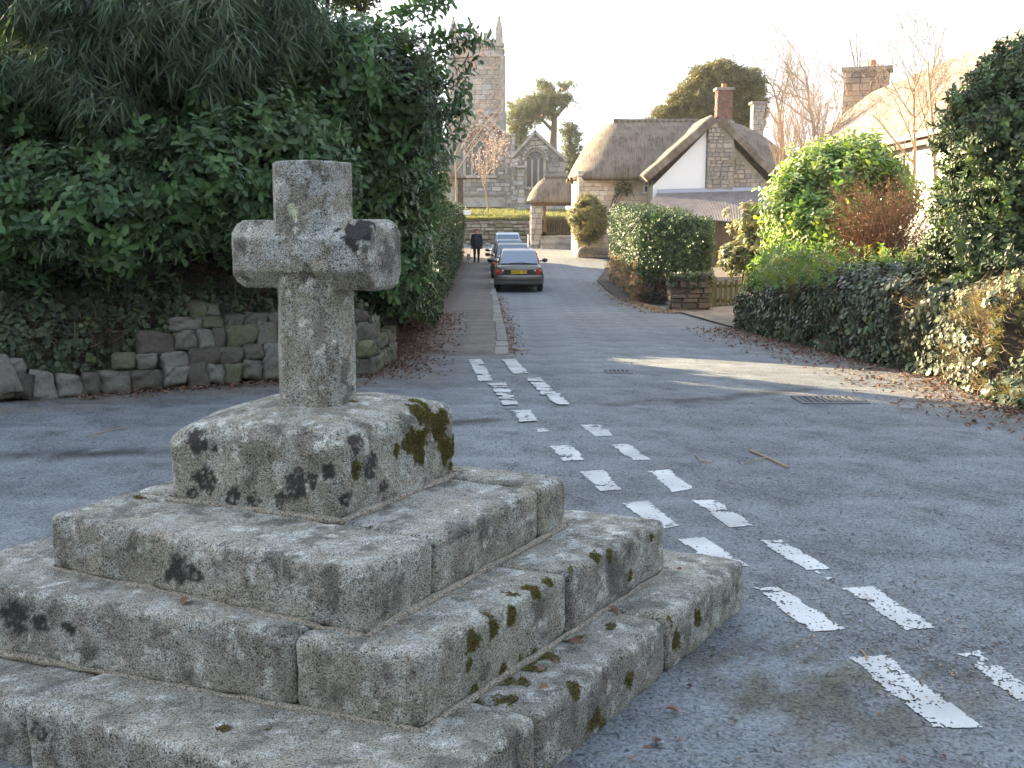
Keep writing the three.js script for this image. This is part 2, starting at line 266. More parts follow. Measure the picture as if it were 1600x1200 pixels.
// ---------------------------------------------------------------- painted give way marks, worn through cell by cell
{
  const marks = [ // corners in the photograph: far left, far right, near right, near left; wear
    [1322, 1028, 1385, 1024, 1537, 1138, 1450, 1140, 0.2], [1170, 918, 1218, 917, 1325, 985, 1268, 988, 0.15], [1058, 843, 1100, 840, 1170, 885, 1120, 889, 0.15], [968, 787, 1012, 783, 1066, 822, 1030, 829, 0.2],
    [902, 737, 945, 735, 974, 766, 938, 768, 0.42], [856, 697, 896, 696, 915, 720, 880, 721, 0.45], [828, 667, 852, 667, 862, 675, 835, 676, 0.6], [798, 643, 830, 642, 842, 659, 812, 661, 0.3], [762, 600, 792, 599, 812, 634, 786, 635, 0.55], [730, 563, 752, 562, 772, 597, 748, 598, 0.5],
    [1488, 1022, 1532, 1017, 1640, 1090, 1590, 1100, 0.42], [1314, 920, 1366, 917, 1468, 983, 1416, 986, 0.25], [1184, 845, 1222, 842, 1298, 890, 1258, 893, 0.25], [1080, 782, 1122, 781, 1180, 822, 1140, 825, 0.25],
    [1012, 737, 1046, 734, 1086, 764, 1050, 770, 0.35], [951, 695, 984, 694, 1020, 719, 988, 720, 0.4], [904, 664, 940, 663, 962, 682, 928, 683, 0.5], [850, 617, 876, 616, 892, 634, 866, 634, 0.5], [820, 592, 846, 591, 872, 617, 846, 619, 0.5], [783, 563, 806, 562, 828, 584, 802, 586, 0.4],
    [1262, 892, 1300, 890, 1316, 906, 1290, 908, 0.75]];
  marks.forEach((m, q) => {
    const P = [0, 2, 4, 6].map(k => onRoad(m[k], m[k + 1])), wear = m[8], len = P[0].distanceTo(P[3]), wid = P[0].distanceTo(P[1]), D = -P[0].z, cell = clamp(D * 0.0016, 0.006, 0.014);
    const nu = Math.max(6, Math.ceil(wid / cell)), nv = Math.max(10, Math.ceil(len / cell)), mb = new MB(), id = {};
    const keep = (i, j) => {
      const a = (i + 0.5) / nu, b = (j + 0.5) / nv, e = Math.min(a, 1 - a) * wid, e2 = Math.min(b, 1 - b) * len, x = lerp(lerp(P[0].x, P[1].x, a), lerp(P[3].x, P[2].x, a), b), z = lerp(lerp(P[0].z, P[1].z, a), lerp(P[3].z, P[2].z, a), b);
      const cr = Math.abs(fbm(x * 14 + 2, z * 14, q + 9, 3) - 0.5), n = 0.74 * fbm(x * 8, z * 8, q + 1, 4) + 0.26 * fbm(x * 36, z * 36, q, 2) - 0.2 * (1 - smooth(0, 0.03, cr)); const edge = 0.26 * (1 - smooth(0, 0.03, Math.min(e, e2 * 1.6)));
      const bars = wear > 0.48 ? 0.16 * (noise(x * 2, z * 12, 7) - 0.5) : 0;      // far marks have worn into bars across the wheel tracks
      return n + bars > 0.185 + 0.36 * wear + edge;
    };
    const vert = (i, j) => { const k = i + ',' + j; if (id[k] !== undefined) return id[k]; const a = clamp(i / nu + (hsh(i, j, q) - 0.5) * 0.6 / nu, 0, 1), b = clamp(j / nv + (hsh(j, i, q + 50) - 0.5) * 0.6 / nv, 0, 1); const x = lerp(lerp(P[0].x, P[1].x, a), lerp(P[3].x, P[2].x, a), b), z = lerp(lerp(P[0].z, P[1].z, a), lerp(P[3].z, P[2].z, a), b); return id[k] = mb.v(x, roadY(-z) + 0.004 + (D > 9 ? 0.008 : 0), z, x, z); };
    for (let j = 0; j < nv; j++) for (let i = 0; i < nu; i++) if (keep(i, j)) mb.q(vert(i, j), vert(i, j + 1), vert(i + 1, j + 1), vert(i + 1, j));
    part('give_way_mark', mb.geo(), M.paint, road);
  });
  // thin edge line across the mouth of the driveway
  const a = onRoad(1055, 488), b = onRoad(1144, 515), mb = new MB(); const w = 0.05, n = 60;
  for (let k = 0; k < n; k++) { if (hsh(k, 3, 4) < 0.18) continue; const p = a.clone().lerp(b, k / n), r = a.clone().lerp(b, (k + 0.96) / n), y = roadY(-p.z) + 0.012; mb.quad(V(p.x, y, p.z + w), V(r.x, y, r.z + w), V(r.x, y, r.z - w), V(p.x, y, p.z - w)); }
  part('edge_line', mb.geo(), M.paint, road);
}
// ---------------------------------------------------------------- covers let into the road
{
  const iron = mapped([0.12, 0.122, 0.125], T.rough, T.roughB, 0.002, 0.85);
  for (const [px, py, w, d, label] of [[1296, 626, 0.62, 0.4, 'ribbed iron drain grating sunk in the road by the ivied bank'], [967, 582, 0.3, 0.3, 'small square iron cover in the middle of the road']]) {
    const p = onRoad(px, py), y = roadY(-p.z) + 0.004, g = thing('drain_cover', label, 'drain cover', V(p.x, y, p.z));
    const f = new MB(); f.box(p.x, y, p.z - d / 2, w, 0.02, 0.05); f.box(p.x, y, p.z + d / 2, w, 0.02, 0.05); f.box(p.x - w / 2 + 0.025, y, p.z, 0.05, 0.02, d - 0.05); f.box(p.x + w / 2 - 0.025, y, p.z, 0.05, 0.02, d - 0.05); part('frame', f.geo(), iron, g);
    const n = Math.round((w - 0.1) / 0.055); for (let k = 0; k < n; k++) part('bar', box(p.x - w / 2 + 0.05 + (k + 0.5) * (w - 0.1) / n, y + 0.002, p.z, 0.03, 0.018, d - 0.06), iron, g);
  }
}
// ---------------------------------------------------------------- pavement with kerb stones
const paveY = D => roadY(D) + 0.004 + 0.093 * smooth(14.6, 17.5, D);
{
  const mb = new MB(), ds = steps([14.2, 0.12, 22, 0.3, 40, 0.8, 66]), nx = 16;
  ds.forEach(D => { const a = xAt(HEDGE_L, D) - 0.3, b = xAt(KERB, D) - 0.02; for (let i = 0; i <= nx; i++) { const x = lerp(a, b, i / nx), n = fbm(x * 4, D * 4, 12), e = x - a; let c = [1, 1, 1].map(k => k * (0.85 + 0.5 * (fbm(x * 1.3, D * 1.3, 4) - 0.3))); c = mix3(c, [0.62, 0.42, 0.28], (1 - smooth(0.35, 0.95, e + 0.8 * (n - 0.5))) * 0.9); c = mix3(c, [0.72, 0.78, 0.5], smooth(0.55, 0.75, fbm(x * 3, D * 3, 21)) * 0.5 * smooth(0.5, 0.1, b - x)); mb.v(x, paveY(D) + 0.02 * (1 - smooth(0, 0.5, e)) - 0.06 * (1 - smooth(14.2, 14.5, D)), -D, x, D, c); } });
  for (let j = 0; j < ds.length - 1; j++) for (let i = 0; i < nx; i++) { const a = j * (nx + 1) + i; mb.q(a, a + 1, a + nx + 2, a + nx + 1); }
  const pave = tag(part('pavement', mb.geo(), M.path), 'narrow brown pavement beside the clipped hedge', null, null, 'structure');
  const kerbMat = [0.3, 0.36, 0.26].map(k => mapped([k, k * 0.97, k * 0.9], T.granite, T.graniteB, 0.004, 0.95)); seed(5);
  for (let D = 14.7; D < 62;) {
    const l = rr(0.55, 1.0), x0 = xAt(KERB, D), x1 = xAt(KERB, D + l), y0 = paveY(D), a = Math.atan2(-(x1 - x0), l), w = rr(0.14, 0.2);
    const m = part('kerb_stone', boxUV(box((x0 + x1) / 2 + 0.05 - w / 2 + 0.02, paveY(D + l / 2) - 0.075 + rr(0, 0.014), -D - l / 2, w, 0.17, l - 0.012, a)), kerbMat[Math.floor(rnd() * 3)], pave); D += l;
  }
}
// ---------------------------------------------------------------- earth banks beside the roads
function bank(name, label, line, side, prof, res, lump, mat) {    // prof(s) -> [[offset, height], ...]; side +1 = to the left of the line's direction
  const g = along(line), n = Math.ceil(g.len / res), pts = [], mb = new MB(), rows = 26;
  const surf = (s, t) => { const a = g(s), P = prof(s), L = P.length - 1, q = clamp(t) * L, i = Math.min(L - 1, Math.floor(q)), f = q - i; const off = lerp(P[i][0], P[i + 1][0], f), h = lerp(P[i][1], P[i + 1][1], f); const nx = a.tz * side, nz = -a.tx * side, x = a.x + nx * off, z = a.z + nz * off; const d = lump * (fbm(x * 2.2, h * 2.2, z * 2.2, 3) - 0.5) * smooth(0, 0.12, t); return V(x - nx * d * 1.2, roadY(-a.z) * (1 - smooth(0, 6, off)) - 0.02 + h + d * 0.7, z - nz * d * 1.2); };
  for (let j = 0; j <= rows; j++) for (let i = 0; i <= n; i++) { const p = surf(i / n * g.len, j / rows); mb.v(p.x, p.y, p.z, i * res, j * 0.12); }
  for (let j = 0; j < rows; j++) for (let i = 0; i < n; i++) { const a = j * (n + 1) + i; side > 0 ? mb.q(a, a + n + 1, a + n + 2, a + 1) : mb.q(a, a + 1, a + n + 2, a + n + 1); }
  const o = tag(part(name, mb.geo(), mat), label, null, null, 'structure'); o.userData.kind = 'structure';
  const nrm = (s, t) => { const a = surf(s, t), b = surf(s + 0.1, t), c = surf(s, Math.min(1, t + 0.03)); return b.sub(a).cross(c.sub(a)).normalize().multiplyScalar(side > 0 ? 1 : -1); };
  return { surf, nrm, g, o };
}
const WL = along(WALL_L), WL_CORNER = WL.at[5];
const bankL = bank('earth_bank', 'dark earth bank behind the low stone wall', WALL_L, 1, s => { const h = lerp(0.62, 0.8, smooth(WL.at[2], WL.at[3], s)) * lerp(1, 0.55, smooth(WL_CORNER, WL_CORNER + 3, s)); return [[0.22, -0.1], [0.3, h * 0.9], [0.6, h + 0.22], [1.3, h + 0.55], [3, h + 0.75], [9, h + 0.95], [26, h + 1.1]]; }, 0.2, 0.22, M.earth);
const bankR = bank('earth_bank', 'ivied earth bank along the road edge', WALL_R, -1, s => { const WR = along(WALL_R).at, near = 1 - smooth(WR[2] - 0.3, WR[3] + 0.3, s), far = smooth(WR[6], WR[7], s); const h = lerp(1.0, 0.78, far) + 0.1 * near; return near > 0.5 ? [[-0.05, -0.1], [0.35, 0.28], [0.55, 0.7], [0.85, h], [1.6, h + 0.4], [4, h + 0.5], [14, h + 0.35]] : [[0.0, -0.1], [0.1, 0.45], [0.2, h * 0.85], [0.5, h], [1.3, h + 0.12], [4, h + 0.1], [13, h - 0.25]]; }, 0.2, 0.26, M.earth);
// ---------------------------------------------------------------- driveway and cottage yard, churchyard
{
  const mb = new MB(), a = onRoad(1055, 487), b = onRoad(1148, 514); mb.quad(V(a.x, roadY(-a.z) + 0.03, a.z), V(b.x, roadY(-b.z) + 0.03, b.z), V(9.5, -0.45, b.z - 2), V(9.5, -0.6, a.z - 4));
  const g = mb.geo(); paint(g, () => [1.15, 1.12, 1.05]); tag(part('driveway', g, M.path), 'pale concrete driveway beside the stone pier', null, null, 'structure');
  const y = new MB(), xs = [3.2, 4.4, 6, 9, 14, 22, 40], ds = [27.4, 29, 32, 36, 42, 50, 60, 70], h = (x, D) => -0.78 + 0.35 * smooth(4, 9, x) * smooth(56, 40, D) + 0.55 * smooth(9, 16, x) + 0.45 * smooth(58, 66, D); ds.forEach(D => xs.forEach(x => y.v(Math.max(x, lerp(4.2, 3.2, smooth(28, 32, D)) + 1.8 * smooth(40, 58, D)), h(x, D), -D, x, D))); for (let j = 0; j < ds.length - 1; j++) for (let i = 0; i < xs.length - 1; i++) { const k = j * xs.length + i; y.q(k, k + 1, k + 1 + xs.length, k + xs.length); }
  tag(part('garden_ground', y.geo(), M.earth), 'bare garden soil round the thatched cottage', null, null, 'structure');
}
const churchY = (x, D) => 1.42 + 0.75 * smooth(74, 90, D) + 0.25 * smooth(-2, -12, x) + 0.12 * (fbm(x * 0.3, D * 0.3, 2) - 0.5);
{
  const mb = new MB(), xs = steps([-60, 4, -12, 0.8, 14, 4, 46]), ds = steps([73.35, 0.9, 95, 6, 150]); ds.forEach(D => xs.forEach(x => mb.v(x, churchY(x, D), -D, x, D))); const n = xs.length; for (let j = 0; j < ds.length - 1; j++) for (let i = 0; i < n - 1; i++) { const k = j * n + i; mb.q(k, k + 1, k + 1 + n, k + n); }
  tag(part('grass_bank', mb.geo(), M.grassy), 'sunlit churchyard grass behind the stone wall', null, null, 'structure');
}
// ---------------------------------------------------------------- small plant pieces, used as copies
function leafTo(mb, base, dir, nrm, len, wid, fold = 0.25, droop = 0.15) {   // a pointed oval leaf folded along its midrib
  const d = dir.clone().normalize(), s = d.clone().cross(nrm).normalize(), n = s.clone().cross(d).normalize();
  const P = (t, w, f) => base.clone().addScaledVector(d, len * t).addScaledVector(s, w * wid / 2).addScaledVector(n, f * wid / 2 * fold * Math.abs(w) - droop * len * t * t);
  const id = p => mb.v(p.x, p.y, p.z); const b = id(P(0, 0, 0)), l1 = id(P(0.28, -0.78, 1)), m1 = id(P(0.28, 0, 0)), r1 = id(P(0.28, 0.78, 1)), l2 = id(P(0.72, -0.95, 1)), m2 = id(P(0.72, 0, 0)), r2 = id(P(0.72, 0.95, 1)), e = id(P(1, 0, 0));
  mb.t(b, m1, l1); mb.t(b, r1, m1); mb.q(l1, m1, m2, l2); mb.q(m1, r1, r2, m2); mb.t(l2, m2, e); mb.t(m2, r2, e);
}
function blade(mb, base, dir, len, wid, droop = 0.4) {
  const d = dir.clone().normalize(); let s = d.clone().cross(V(rr(-1, 1), rr(-1, 1), rr(-1, 1))).normalize().multiplyScalar(wid / 2); const g = V(0, -droop * len, 0);
  const P = (t, w) => base.clone().addScaledVector(d, len * t).addScaledVector(g, t * t).addScaledVector(s, w); const id = p => mb.v(p.x, p.y, p.z);
  const a = id(P(0, 0.6)), b = id(P(0, -0.6)), c = id(P(0.45, -1)), e = id(P(0.45, 1)), f = id(P(1, 0)); mb.q(a, b, c, e); mb.t(e, c, f);
}
const rdir = () => { const z = rr(-1, 1), a = rr(0, 6.2832), r = Math.sqrt(1 - z * z); return V(r * Math.cos(a), z, r * Math.sin(a)); };
function sprig(n, len, wid, stem, spread, o = {}) {       // a twig along +y with n leaves around it
  const mb = new MB(); if (stem > 0.02) mb.tube([V(0, -stem * 0.3, 0), V(0.02, stem * 0.4, 0.01), V(0, stem, 0)], [0.004, 0.003, 0.0015].map(r => r * (o.thick || 1)), 3, false);
  for (let k = 0; k < n; k++) {
    const t = (k + 0.6) / n, a = k * 2.4 + rr(-0.3, 0.3), out = V(Math.cos(a), 0, Math.sin(a)), b = V(0, stem * t, 0), d = out.clone().multiplyScalar(Math.sin(spread)).add(V(0, Math.cos(spread), 0)).add(rdir().multiplyScalar(0.25)), l = len * rr(0.75, 1.15);
    leafTo(mb, b, d, V(0, 1, 0).addScaledVector(out, -0.35), l, wid * rr(0.8, 1.15), o.fold ?? 0.3, o.droop ?? 0.15);
  }
  return mb.geo();
}
const leafMat = (c, tr = 0.4, coat = 0.5, cr = 0.35) => new THREE.MeshPhysicalMaterial({ color: lin(...c), roughness: 0.9, transmission: tr, thickness: 0, clearcoat: coat, clearcoatRoughness: cr, side: THREE.DoubleSide });
const Q0 = new THREE.Quaternion(), M0 = new THREE.Matrix4(), UPV = V(0, 1, 0);
function copies(name, geo, mat, parent, list) {            // list of [position, direction of +y, spin, scale, colour]
  const m = new THREE.InstancedMesh(geo, mat, list.length), b = parent === scene ? V(0, 0, 0) : worldOf(parent), c = new THREE.Color(), q = new THREE.Quaternion();
  list.forEach(([p, d, a, s, col], k) => { Q0.setFromUnitVectors(UPV, d.clone().normalize()); q.setFromAxisAngle(UPV, a); Q0.multiply(q); M0.compose(p.clone().sub(b), Q0, V(s, s, s)); m.setMatrixAt(k, M0); m.setColorAt(k, col ? c.setRGB(...col) : c.setRGB(1, 1, 1)); });
  m.name = parent === scene ? numbered(name) : name; m.castShadow = m.receiveShadow = true; m.userData.kind = 'stuff'; parent.add(m); return m;
}
// ---------------------------------------------------------------- the granite cross on its steps
{
  const onWall = (px, py, A, B) => { const r = RAY(px, py), nx = B.z - A.z, nz = -(B.x - A.x); const t = ((A.x) * nx + (A.z) * nz) / (r.x * nx + r.z * nz); return r.multiplyScalar(t).add(V(0, EYE, 0)); };
  const YA = 0.21, YB = 0.434, YC = 0.634, YS = 0.90;
  const quad = (n, l, r) => { const P = (s, t) => V(n.x + s * (l.x - n.x) + t * (r.x - n.x), 0, n.z + s * (l.z - n.z) + t * (r.z - n.z)); P.n = n; P.l = l; P.r = r; P.f = P(1, 1); return P; };
  const nearC = onY(570, 892, YC), leftC = onY(72, 801, YC), rightC = onY(886, 744, YC), C = quad(nearC, leftC, rightC);
  const nearB = onY(655, 1026, YB), rightB = onY(1043, 808, YB), dB = onY(0, 921, YB).sub(nearB), leftB = nearB.clone().addScaledVector(dB, 1.95 / dB.length()), B = quad(nearB, leftB, rightB);
  const rightA = onY(1166, 874, YA), e0 = onY(28, 1097, YA), e1 = onY(344, 1187, YA);
  const vA = rightB.clone().sub(nearB).normalize(), dA = e1.clone().sub(e0).normalize();
  const den = dA.x * vA.z - dA.z * vA.x, tt = ((rightA.x - e0.x) * vA.z - (rightA.z - e0.z) * vA.x) / den, nearA = e0.clone().addScaledVector(dA, tt);
  const leftA = nearA.clone().addScaledVector(dA, -2.75), A = quad(nearA, leftA, rightA);
  const N = onY(533, 816, YC), L = onY(260, 780, YC), R = onY(720, 739, YC), S = quad(N, L, R);
  // marks of lichen and moss: [place, radius]
  const px2 = (px, py, w, r) => [onWall(px, py, w[0], w[1]), r];
  const sf = [N, L], sr = [N, R], black = [px2(305, 688, sf, .05), px2(296, 668, sf, .028), px2(318, 752, sf, .05), px2(300, 770, sf, .03), px2(362, 776, sf, .034), px2(396, 784, sf, .03), px2(462, 758, sf, .055), px2(440, 778, sf, .03), px2(486, 752, sf, .03), px2(512, 735, sf, .03), px2(335, 700, sf, .02),
    px2(560, 690, sr, .04), px2(580, 730, sr, .05), px2(545, 780, sr, .03), px2(600, 760, sr, .03), px2(284, 893, [nearC, leftC], .045), px2(262, 900, [nearC, leftC], .025), px2(308, 898, [nearC, leftC], .03), px2(74, 850, [nearC, leftC], .03),
    px2(22, 965, [nearB, leftB], .06), px2(60, 975, [nearB, leftB], .035), px2(110, 985, [nearB, leftB], .03), px2(60, 1140, [nearA, leftA], .04), [onY(500, 664, YS + 0.02), .03]];
  const mossC = [px2(655, 690, sr, .06), px2(690, 670, sr, .06), px2(705, 700, sr, .05), px2(625, 700, sr, .035), px2(662, 652, sr, .04), px2(600, 680, sr, .03), px2(560, 730, sr, .035), px2(708, 730, sr, .03), [onY(652, 640, YS + 0.02), .045], [onY(555, 626, 0.97), .025], [onY(448, 632, 0.97), .012], [onY(222, 778, YC), .03], [onY(575, 823, YC), .012]];
  for (const [x, y] of [[965, 858], [932, 868], [905, 890], [860, 908], [828, 918], [800, 930]]) mossC.push([onY(x, y, YB), .035]);
  for (const [x, y, r] of [[770, 985, .04], [738, 1005, .045], [735, 1040, .03], [742, 1080, .03], [800, 965, .025], [840, 925, .025], [1020, 840, .02], [985, 900, .02]]) mossC.push(px2(x, y, [nearB, rightB], r));
  for (const [x, y, r] of [[1088, 955, .03], [1058, 968, .035], [1052, 990, .03], [995, 1040, .03], [965, 1062, .035], [925, 1105, .045], [885, 1112, .03], [905, 1085, .02], [1045, 970, .03]]) mossC.push([onY(x, y, YA), r]);
  for (const [x, y, r] of [[930, 1130, .05], [1055, 1000, .035], [985, 1065, .03], [1090, 965, .03]]) mossC.push(px2(x, y, [nearA, rightA], r));
  for (const [x, y, r] of [[905, 1072, .035], [825, 1040, .04], [860, 1025, .04], [790, 1060, .035], [775, 1092, .05], [890, 1000, .03], [955, 978, .025], [905, 995, .02], [820, 1065, .03], [350, 1140, .02], [420, 1139, .015]]) mossC.push([onY(x, y, YA), r]);
  const spots = (list, x, y, z, grow) => { let k = 0; for (const [c, r] of list) { const d = Math.hypot(x - c.x, y - c.y, z - c.z) / r; if (d < 2) k = Math.max(k, grow - d); } return k; };
  const mossy = (x, y, z) => spots(mossC, x, y, z, 0.95 + 2.6 * (fbm(x * 26, y * 16, z * 26, 3) - 0.5) + 1.2 * (fbm(x * 8, y * 8, z * 8, 2) - 0.5));
  const stoneColor = (tone, warm) => (x, y, z, i, n) => {
    const f = fbm(x * 3, y * 3, z * 3, 3), g = fbm(x * 17 + 5, y * 17, z * 17, 3), k = noise(x * 60, y * 60, z * 60), h = noise(x * 130, y * 130, z * 130);
    let c = [tone * (0.60 + 0.78 * f), tone * (0.58 + 0.78 * f), tone * (0.54 + 0.78 * f) * (1 - warm)];
    c = mix3(c, [0.50, 0.48, 0.42], smooth(0.52, 0.68, fbm(x * 16 + 3, y * 2.2, z * 16, 3) + 0.16 * (k - 0.5)) * 0.5);          // rain streaks of algae
    c = mix3(c, [1.25, 1.12, 0.86], smooth(0.58, 0.70, fbm(x * 5 + 11, y * 5, z * 5 + 3, 3) + 0.2 * (h - 0.5)) * 0.25);          // bare warm granite
    c = mix3(c, [1.30, 1.35, 1.34], smooth(0.53, 0.62, g + 0.14 * (k - 0.5) + 0.10 * (h - 0.5)) * 0.8);                       // pale crusts of lichen
    c = mix3(c, [1.9, 1.95, 1.95], smooth(0.70, 0.74, fbm(x * 26, y * 26 + 9, z * 26, 2) + 0.06 * (h - 0.5)) * 0.8);      // small white rosettes
    c = mix3(c, [0.34, 0.33, 0.30], smooth(0.60, 0.70, fbm(x * 11 + 30, y * 11, z * 11, 4) + 0.14 * (k - 0.5)) * 0.75);    // sooty algae
    const b = spots(black, x, y, z, 1.05 + 1.3 * (fbm(x * 40, y * 40, z * 40, 2) - 0.5) + 0.5 * (h - 0.5)); c = mix3(c, [0.14, 0.13, 0.125], smooth(0, 0.3, b) * smooth(0.18, 0.42, h * 0.6 + k * 0.4));
    const m = mossy(x, y, z); c = mix3(c, [0.20, 0.20, 0.07], smooth(0, 0.4, m) * 0.9 * smooth(0.15, 0.45, 0.5 * h + 0.5 * k));
    return c;
  };
  const mossAt = [];
  const finish = (g, tone, warm, keep = 1) => {
    boxUV(g, 1, rr(0, 1), rr(0, 1)); const f = stoneColor(tone, warm); paint(g, f);
    const P = g.attributes.position, Nn = g.attributes.normal; for (let i = 0; i < P.count; i++) { const x = P.getX(i), y = P.getY(i), z = P.getZ(i), m = mossy(x, y, z); if (m > 0.05 && rnd() < keep * clamp(0.25 + m * 1.2, 0, 0.8)) mossAt.push([V(x, y, z), V(Nn.getX(i), Nn.getY(i), Nn.getZ(i))]); }
    return g;
  };
  function block(P, s0, s1, t0, t1, y0, y1, cell, r, tone, warm, tilt = 0) {
    const Ls = P.n.distanceTo(P.l), Lt = P.n.distanceTo(P.r), gap = 0.0022, L = (s1 - s0) * Ls - 2 * gap, W = (t1 - t0) * Lt - 2 * gap, H = y1 - y0;
    const g = new THREE.BoxGeometry(L, H, W, Math.ceil(L / cell), Math.ceil(H / cell), Math.ceil(W / cell)), p = g.attributes.position, o = rr(0, 50);
    for (let i = 0; i < p.count; i++) {
      let x = p.getX(i), y = p.getY(i), z = p.getZ(i); const rad = r * (0.25 + 0.9 * fbm(x * 5 + o, y * 5, z * 5, 3)), qx = clamp(x, -L / 2 + rad, L / 2 - rad), qy = clamp(y, -H / 2 + rad, H / 2 - rad), qz = clamp(z, -W / 2 + rad, W / 2 - rad), dx = x - qx, dy = y - qy, dz = z - qz, l = Math.hypot(dx, dy, dz);
      if (l > 1e-6) { x = qx + dx / l * rad; y = qy + dy / l * rad; z = qz + dz / l * rad; }
      const w = P(s0 + (x + L / 2 + gap) / Ls, t0 + (z + W / 2 + gap) / Lt); p.setXYZ(i, w.x, y0 + H / 2 + y + tilt * x, w.z);
    }
    smoothNormals(g); const n = g.attributes.normal;
    for (let i = 0; i < p.count; i++) { const x = p.getX(i), y = p.getY(i), z = p.getZ(i), d = 0.011 * (fbm(x * 4, y * 4, z * 4, 2) - 0.5) + 0.008 * (fbm(x * 18, y * 18, z * 18, 2) - 0.5) + 0.0035 * (noise(x * 70, y * 70, z * 70) - 0.5); p.setXYZ(i, x + n.getX(i) * d, y + n.getY(i) * d, z + n.getZ(i) * d); }
    smoothNormals(g); return finish(g, tone, warm);
  }
  seed(77);
  const mon = thing('stone_cross', 'weathered granite village cross on a socket stone and three worn steps', 'stone cross', V(C(0.5, 0.5).x, 0, C(0.5, 0.5).z));
  const mort = mapped([0.30, 0.265, 0.22], T.rough, T.graniteB, 0.008, 1), joint = mapped([0.44, 0.385, 0.32], T.granite, T.graniteB, 0.008, 1);
  const fillet = (P, y, r) => { const mb = new MB(), pts = [], rad = [], C4 = [P.l, P.n, P.r, P.f, P.l]; for (let k = 0; k < 4; k++) { const a = C4[k], b = C4[k + 1], n = Math.ceil(a.distanceTo(b) / 0.025); for (let i = 0; i < n; i++) { const q = a.clone().lerp(b, i / n), w = noise(q.x * 9, q.z * 9, y * 7); pts.push(V(q.x + 0.012 * (noise(q.x * 30, q.z * 30, 1) - .5), y + 0.004 * (w - 0.5), q.z + 0.012 * (noise(q.x * 30, q.z * 30, 2) - .5))); rad.push(r * clamp(0.35 + 1.2 * w, 0.2, 1.3)); } } mb.tube(pts, rad, 7, false); return boxUV(mb.geo()); };
  const step = (label) => { const g = new THREE.Group(); g.name = 'step'; mon.add(g); return g; };
  const core = (P, m, y0, y1) => { const k = m; const q = [P(k, k), P(k, 1 - k), P(1 - k, 1 - k), P(1 - k, k)]; const mb = new MB(); const b = [...q.map(v => V(v.x, y0, v.z)), ...q.map(v => V(v.x, y1, v.z))]; mb.hexa(b); return mb.geo(); };
  const par = (P, q, along) => along === 's' ? P.n.clone().sub(q).dot(P.n.clone().sub(P.l)) / P.n.distanceToSquared(P.l) : P.n.clone().sub(q).dot(P.n.clone().sub(P.r)) / P.n.distanceToSquared(P.r);
  // bottom step
  let st = step(); const sA = par(A, onY(28, 1100, YA), 's');
  part('mortar_core', core(A, 0.03, -0.02, YA - 0.02), mort, st);
  part('stone_block', block(A, 0, sA, 0, 0.27, -0.03, YA, 0.013, 0.05, 0.95, 0.06), M.granite, st);
  part('stone_block', block(A, sA, 1, 0, 0.27, -0.03, YA - 0.012, 0.02, 0.05, 1.0, 0.0), M.granite, st);
  part('stone_block', block(A, 0, 0.24, 0.27, 0.66, -0.03, YA - 0.004, 0.013, 0.055, 0.92, 0.02), M.granite, st);
  part('stone_block', block(A, 0, 0.24, 0.66, 1, -0.03, YA, 0.014, 0.05, 0.95, 0.04), M.granite, st);
  part('stone_block', block(A, 0.24, 1, 0.74, 1, -0.03, YA - 0.006, 0.04, 0.05, 0.95, 0.04), M.granite, st);
  part('stone_block', block(A, 0.78, 1, 0.27, 0.74, -0.03, YA - 0.006, 0.04, 0.05, 0.95, 0.04), M.granite, st);
  // middle step
  st = step(); const sB = par(B, onY(461, 988, YB), 's'), tB = par(B, onY(884, 893, YB), 't');
  part('mortar_core', core(B, 0.03, YA - 0.03, YB - 0.025), mort, st); part('mortar_fillet', fillet(B, YA, 0.013), joint, st);
  part('stone_block', block(B, 0, sB, 0, tB, YA - 0.01, YB, 0.011, 0.045, 1.0, 0.06), M.granite, st);
  part('stone_block', block(B, sB, 1, 0, 0.34, YA - 0.01, YB + 0.003, 0.012, 0.045, 0.98, 0.02), M.granite, st);
  part('stone_block', block(B, 0, 0.36, tB, 1, YA - 0.01, YB - 0.004, 0.012, 0.045, 0.97, 0.03), M.granite, st);
  part('stone_block', block(B, 0.36, 1, 0.62, 1, YA - 0.01, YB - 0.004, 0.035, 0.045, 0.97, 0.03), M.granite, st);
  part('stone_block', block(B, 0.7, 1, 0.34, 0.62, YA - 0.01, YB - 0.002, 0.03, 0.045, 0.97, 0.03), M.granite, st);
  // top step
  st = step(); const tC = par(C, onY(656, 836, YC), 't'), tC2 = par(C, onY(842, 762, YC), 't');
  part('mortar_core', core(C, 0.03, YB - 0.03, YC - 0.02), mort, st); part('mortar_fillet', fillet(C, YB, 0.013), joint, st);
  part('stone_block', block(C, 0, 1, 0, tC, YB - 0.01, YC, 0.011, 0.045, 1.05, 0.03), M.granite, st);
  part('stone_block', block(C, 0, 0.5, tC, tC2, YB - 0.01, YC - 0.003, 0.012, 0.045, 1.0, 0.05), M.granite, st);
  part('stone_block', block(C, 0, 0.5, tC2, 1, YB - 0.01, YC, 0.014, 0.045, 1.0, 0.08), M.granite, st);
  part('stone_block', block(C, 0.5, 1, tC, 1, YB - 0.01, YC - 0.002, 0.02, 0.045, 1.0, 0.05), M.granite, st);
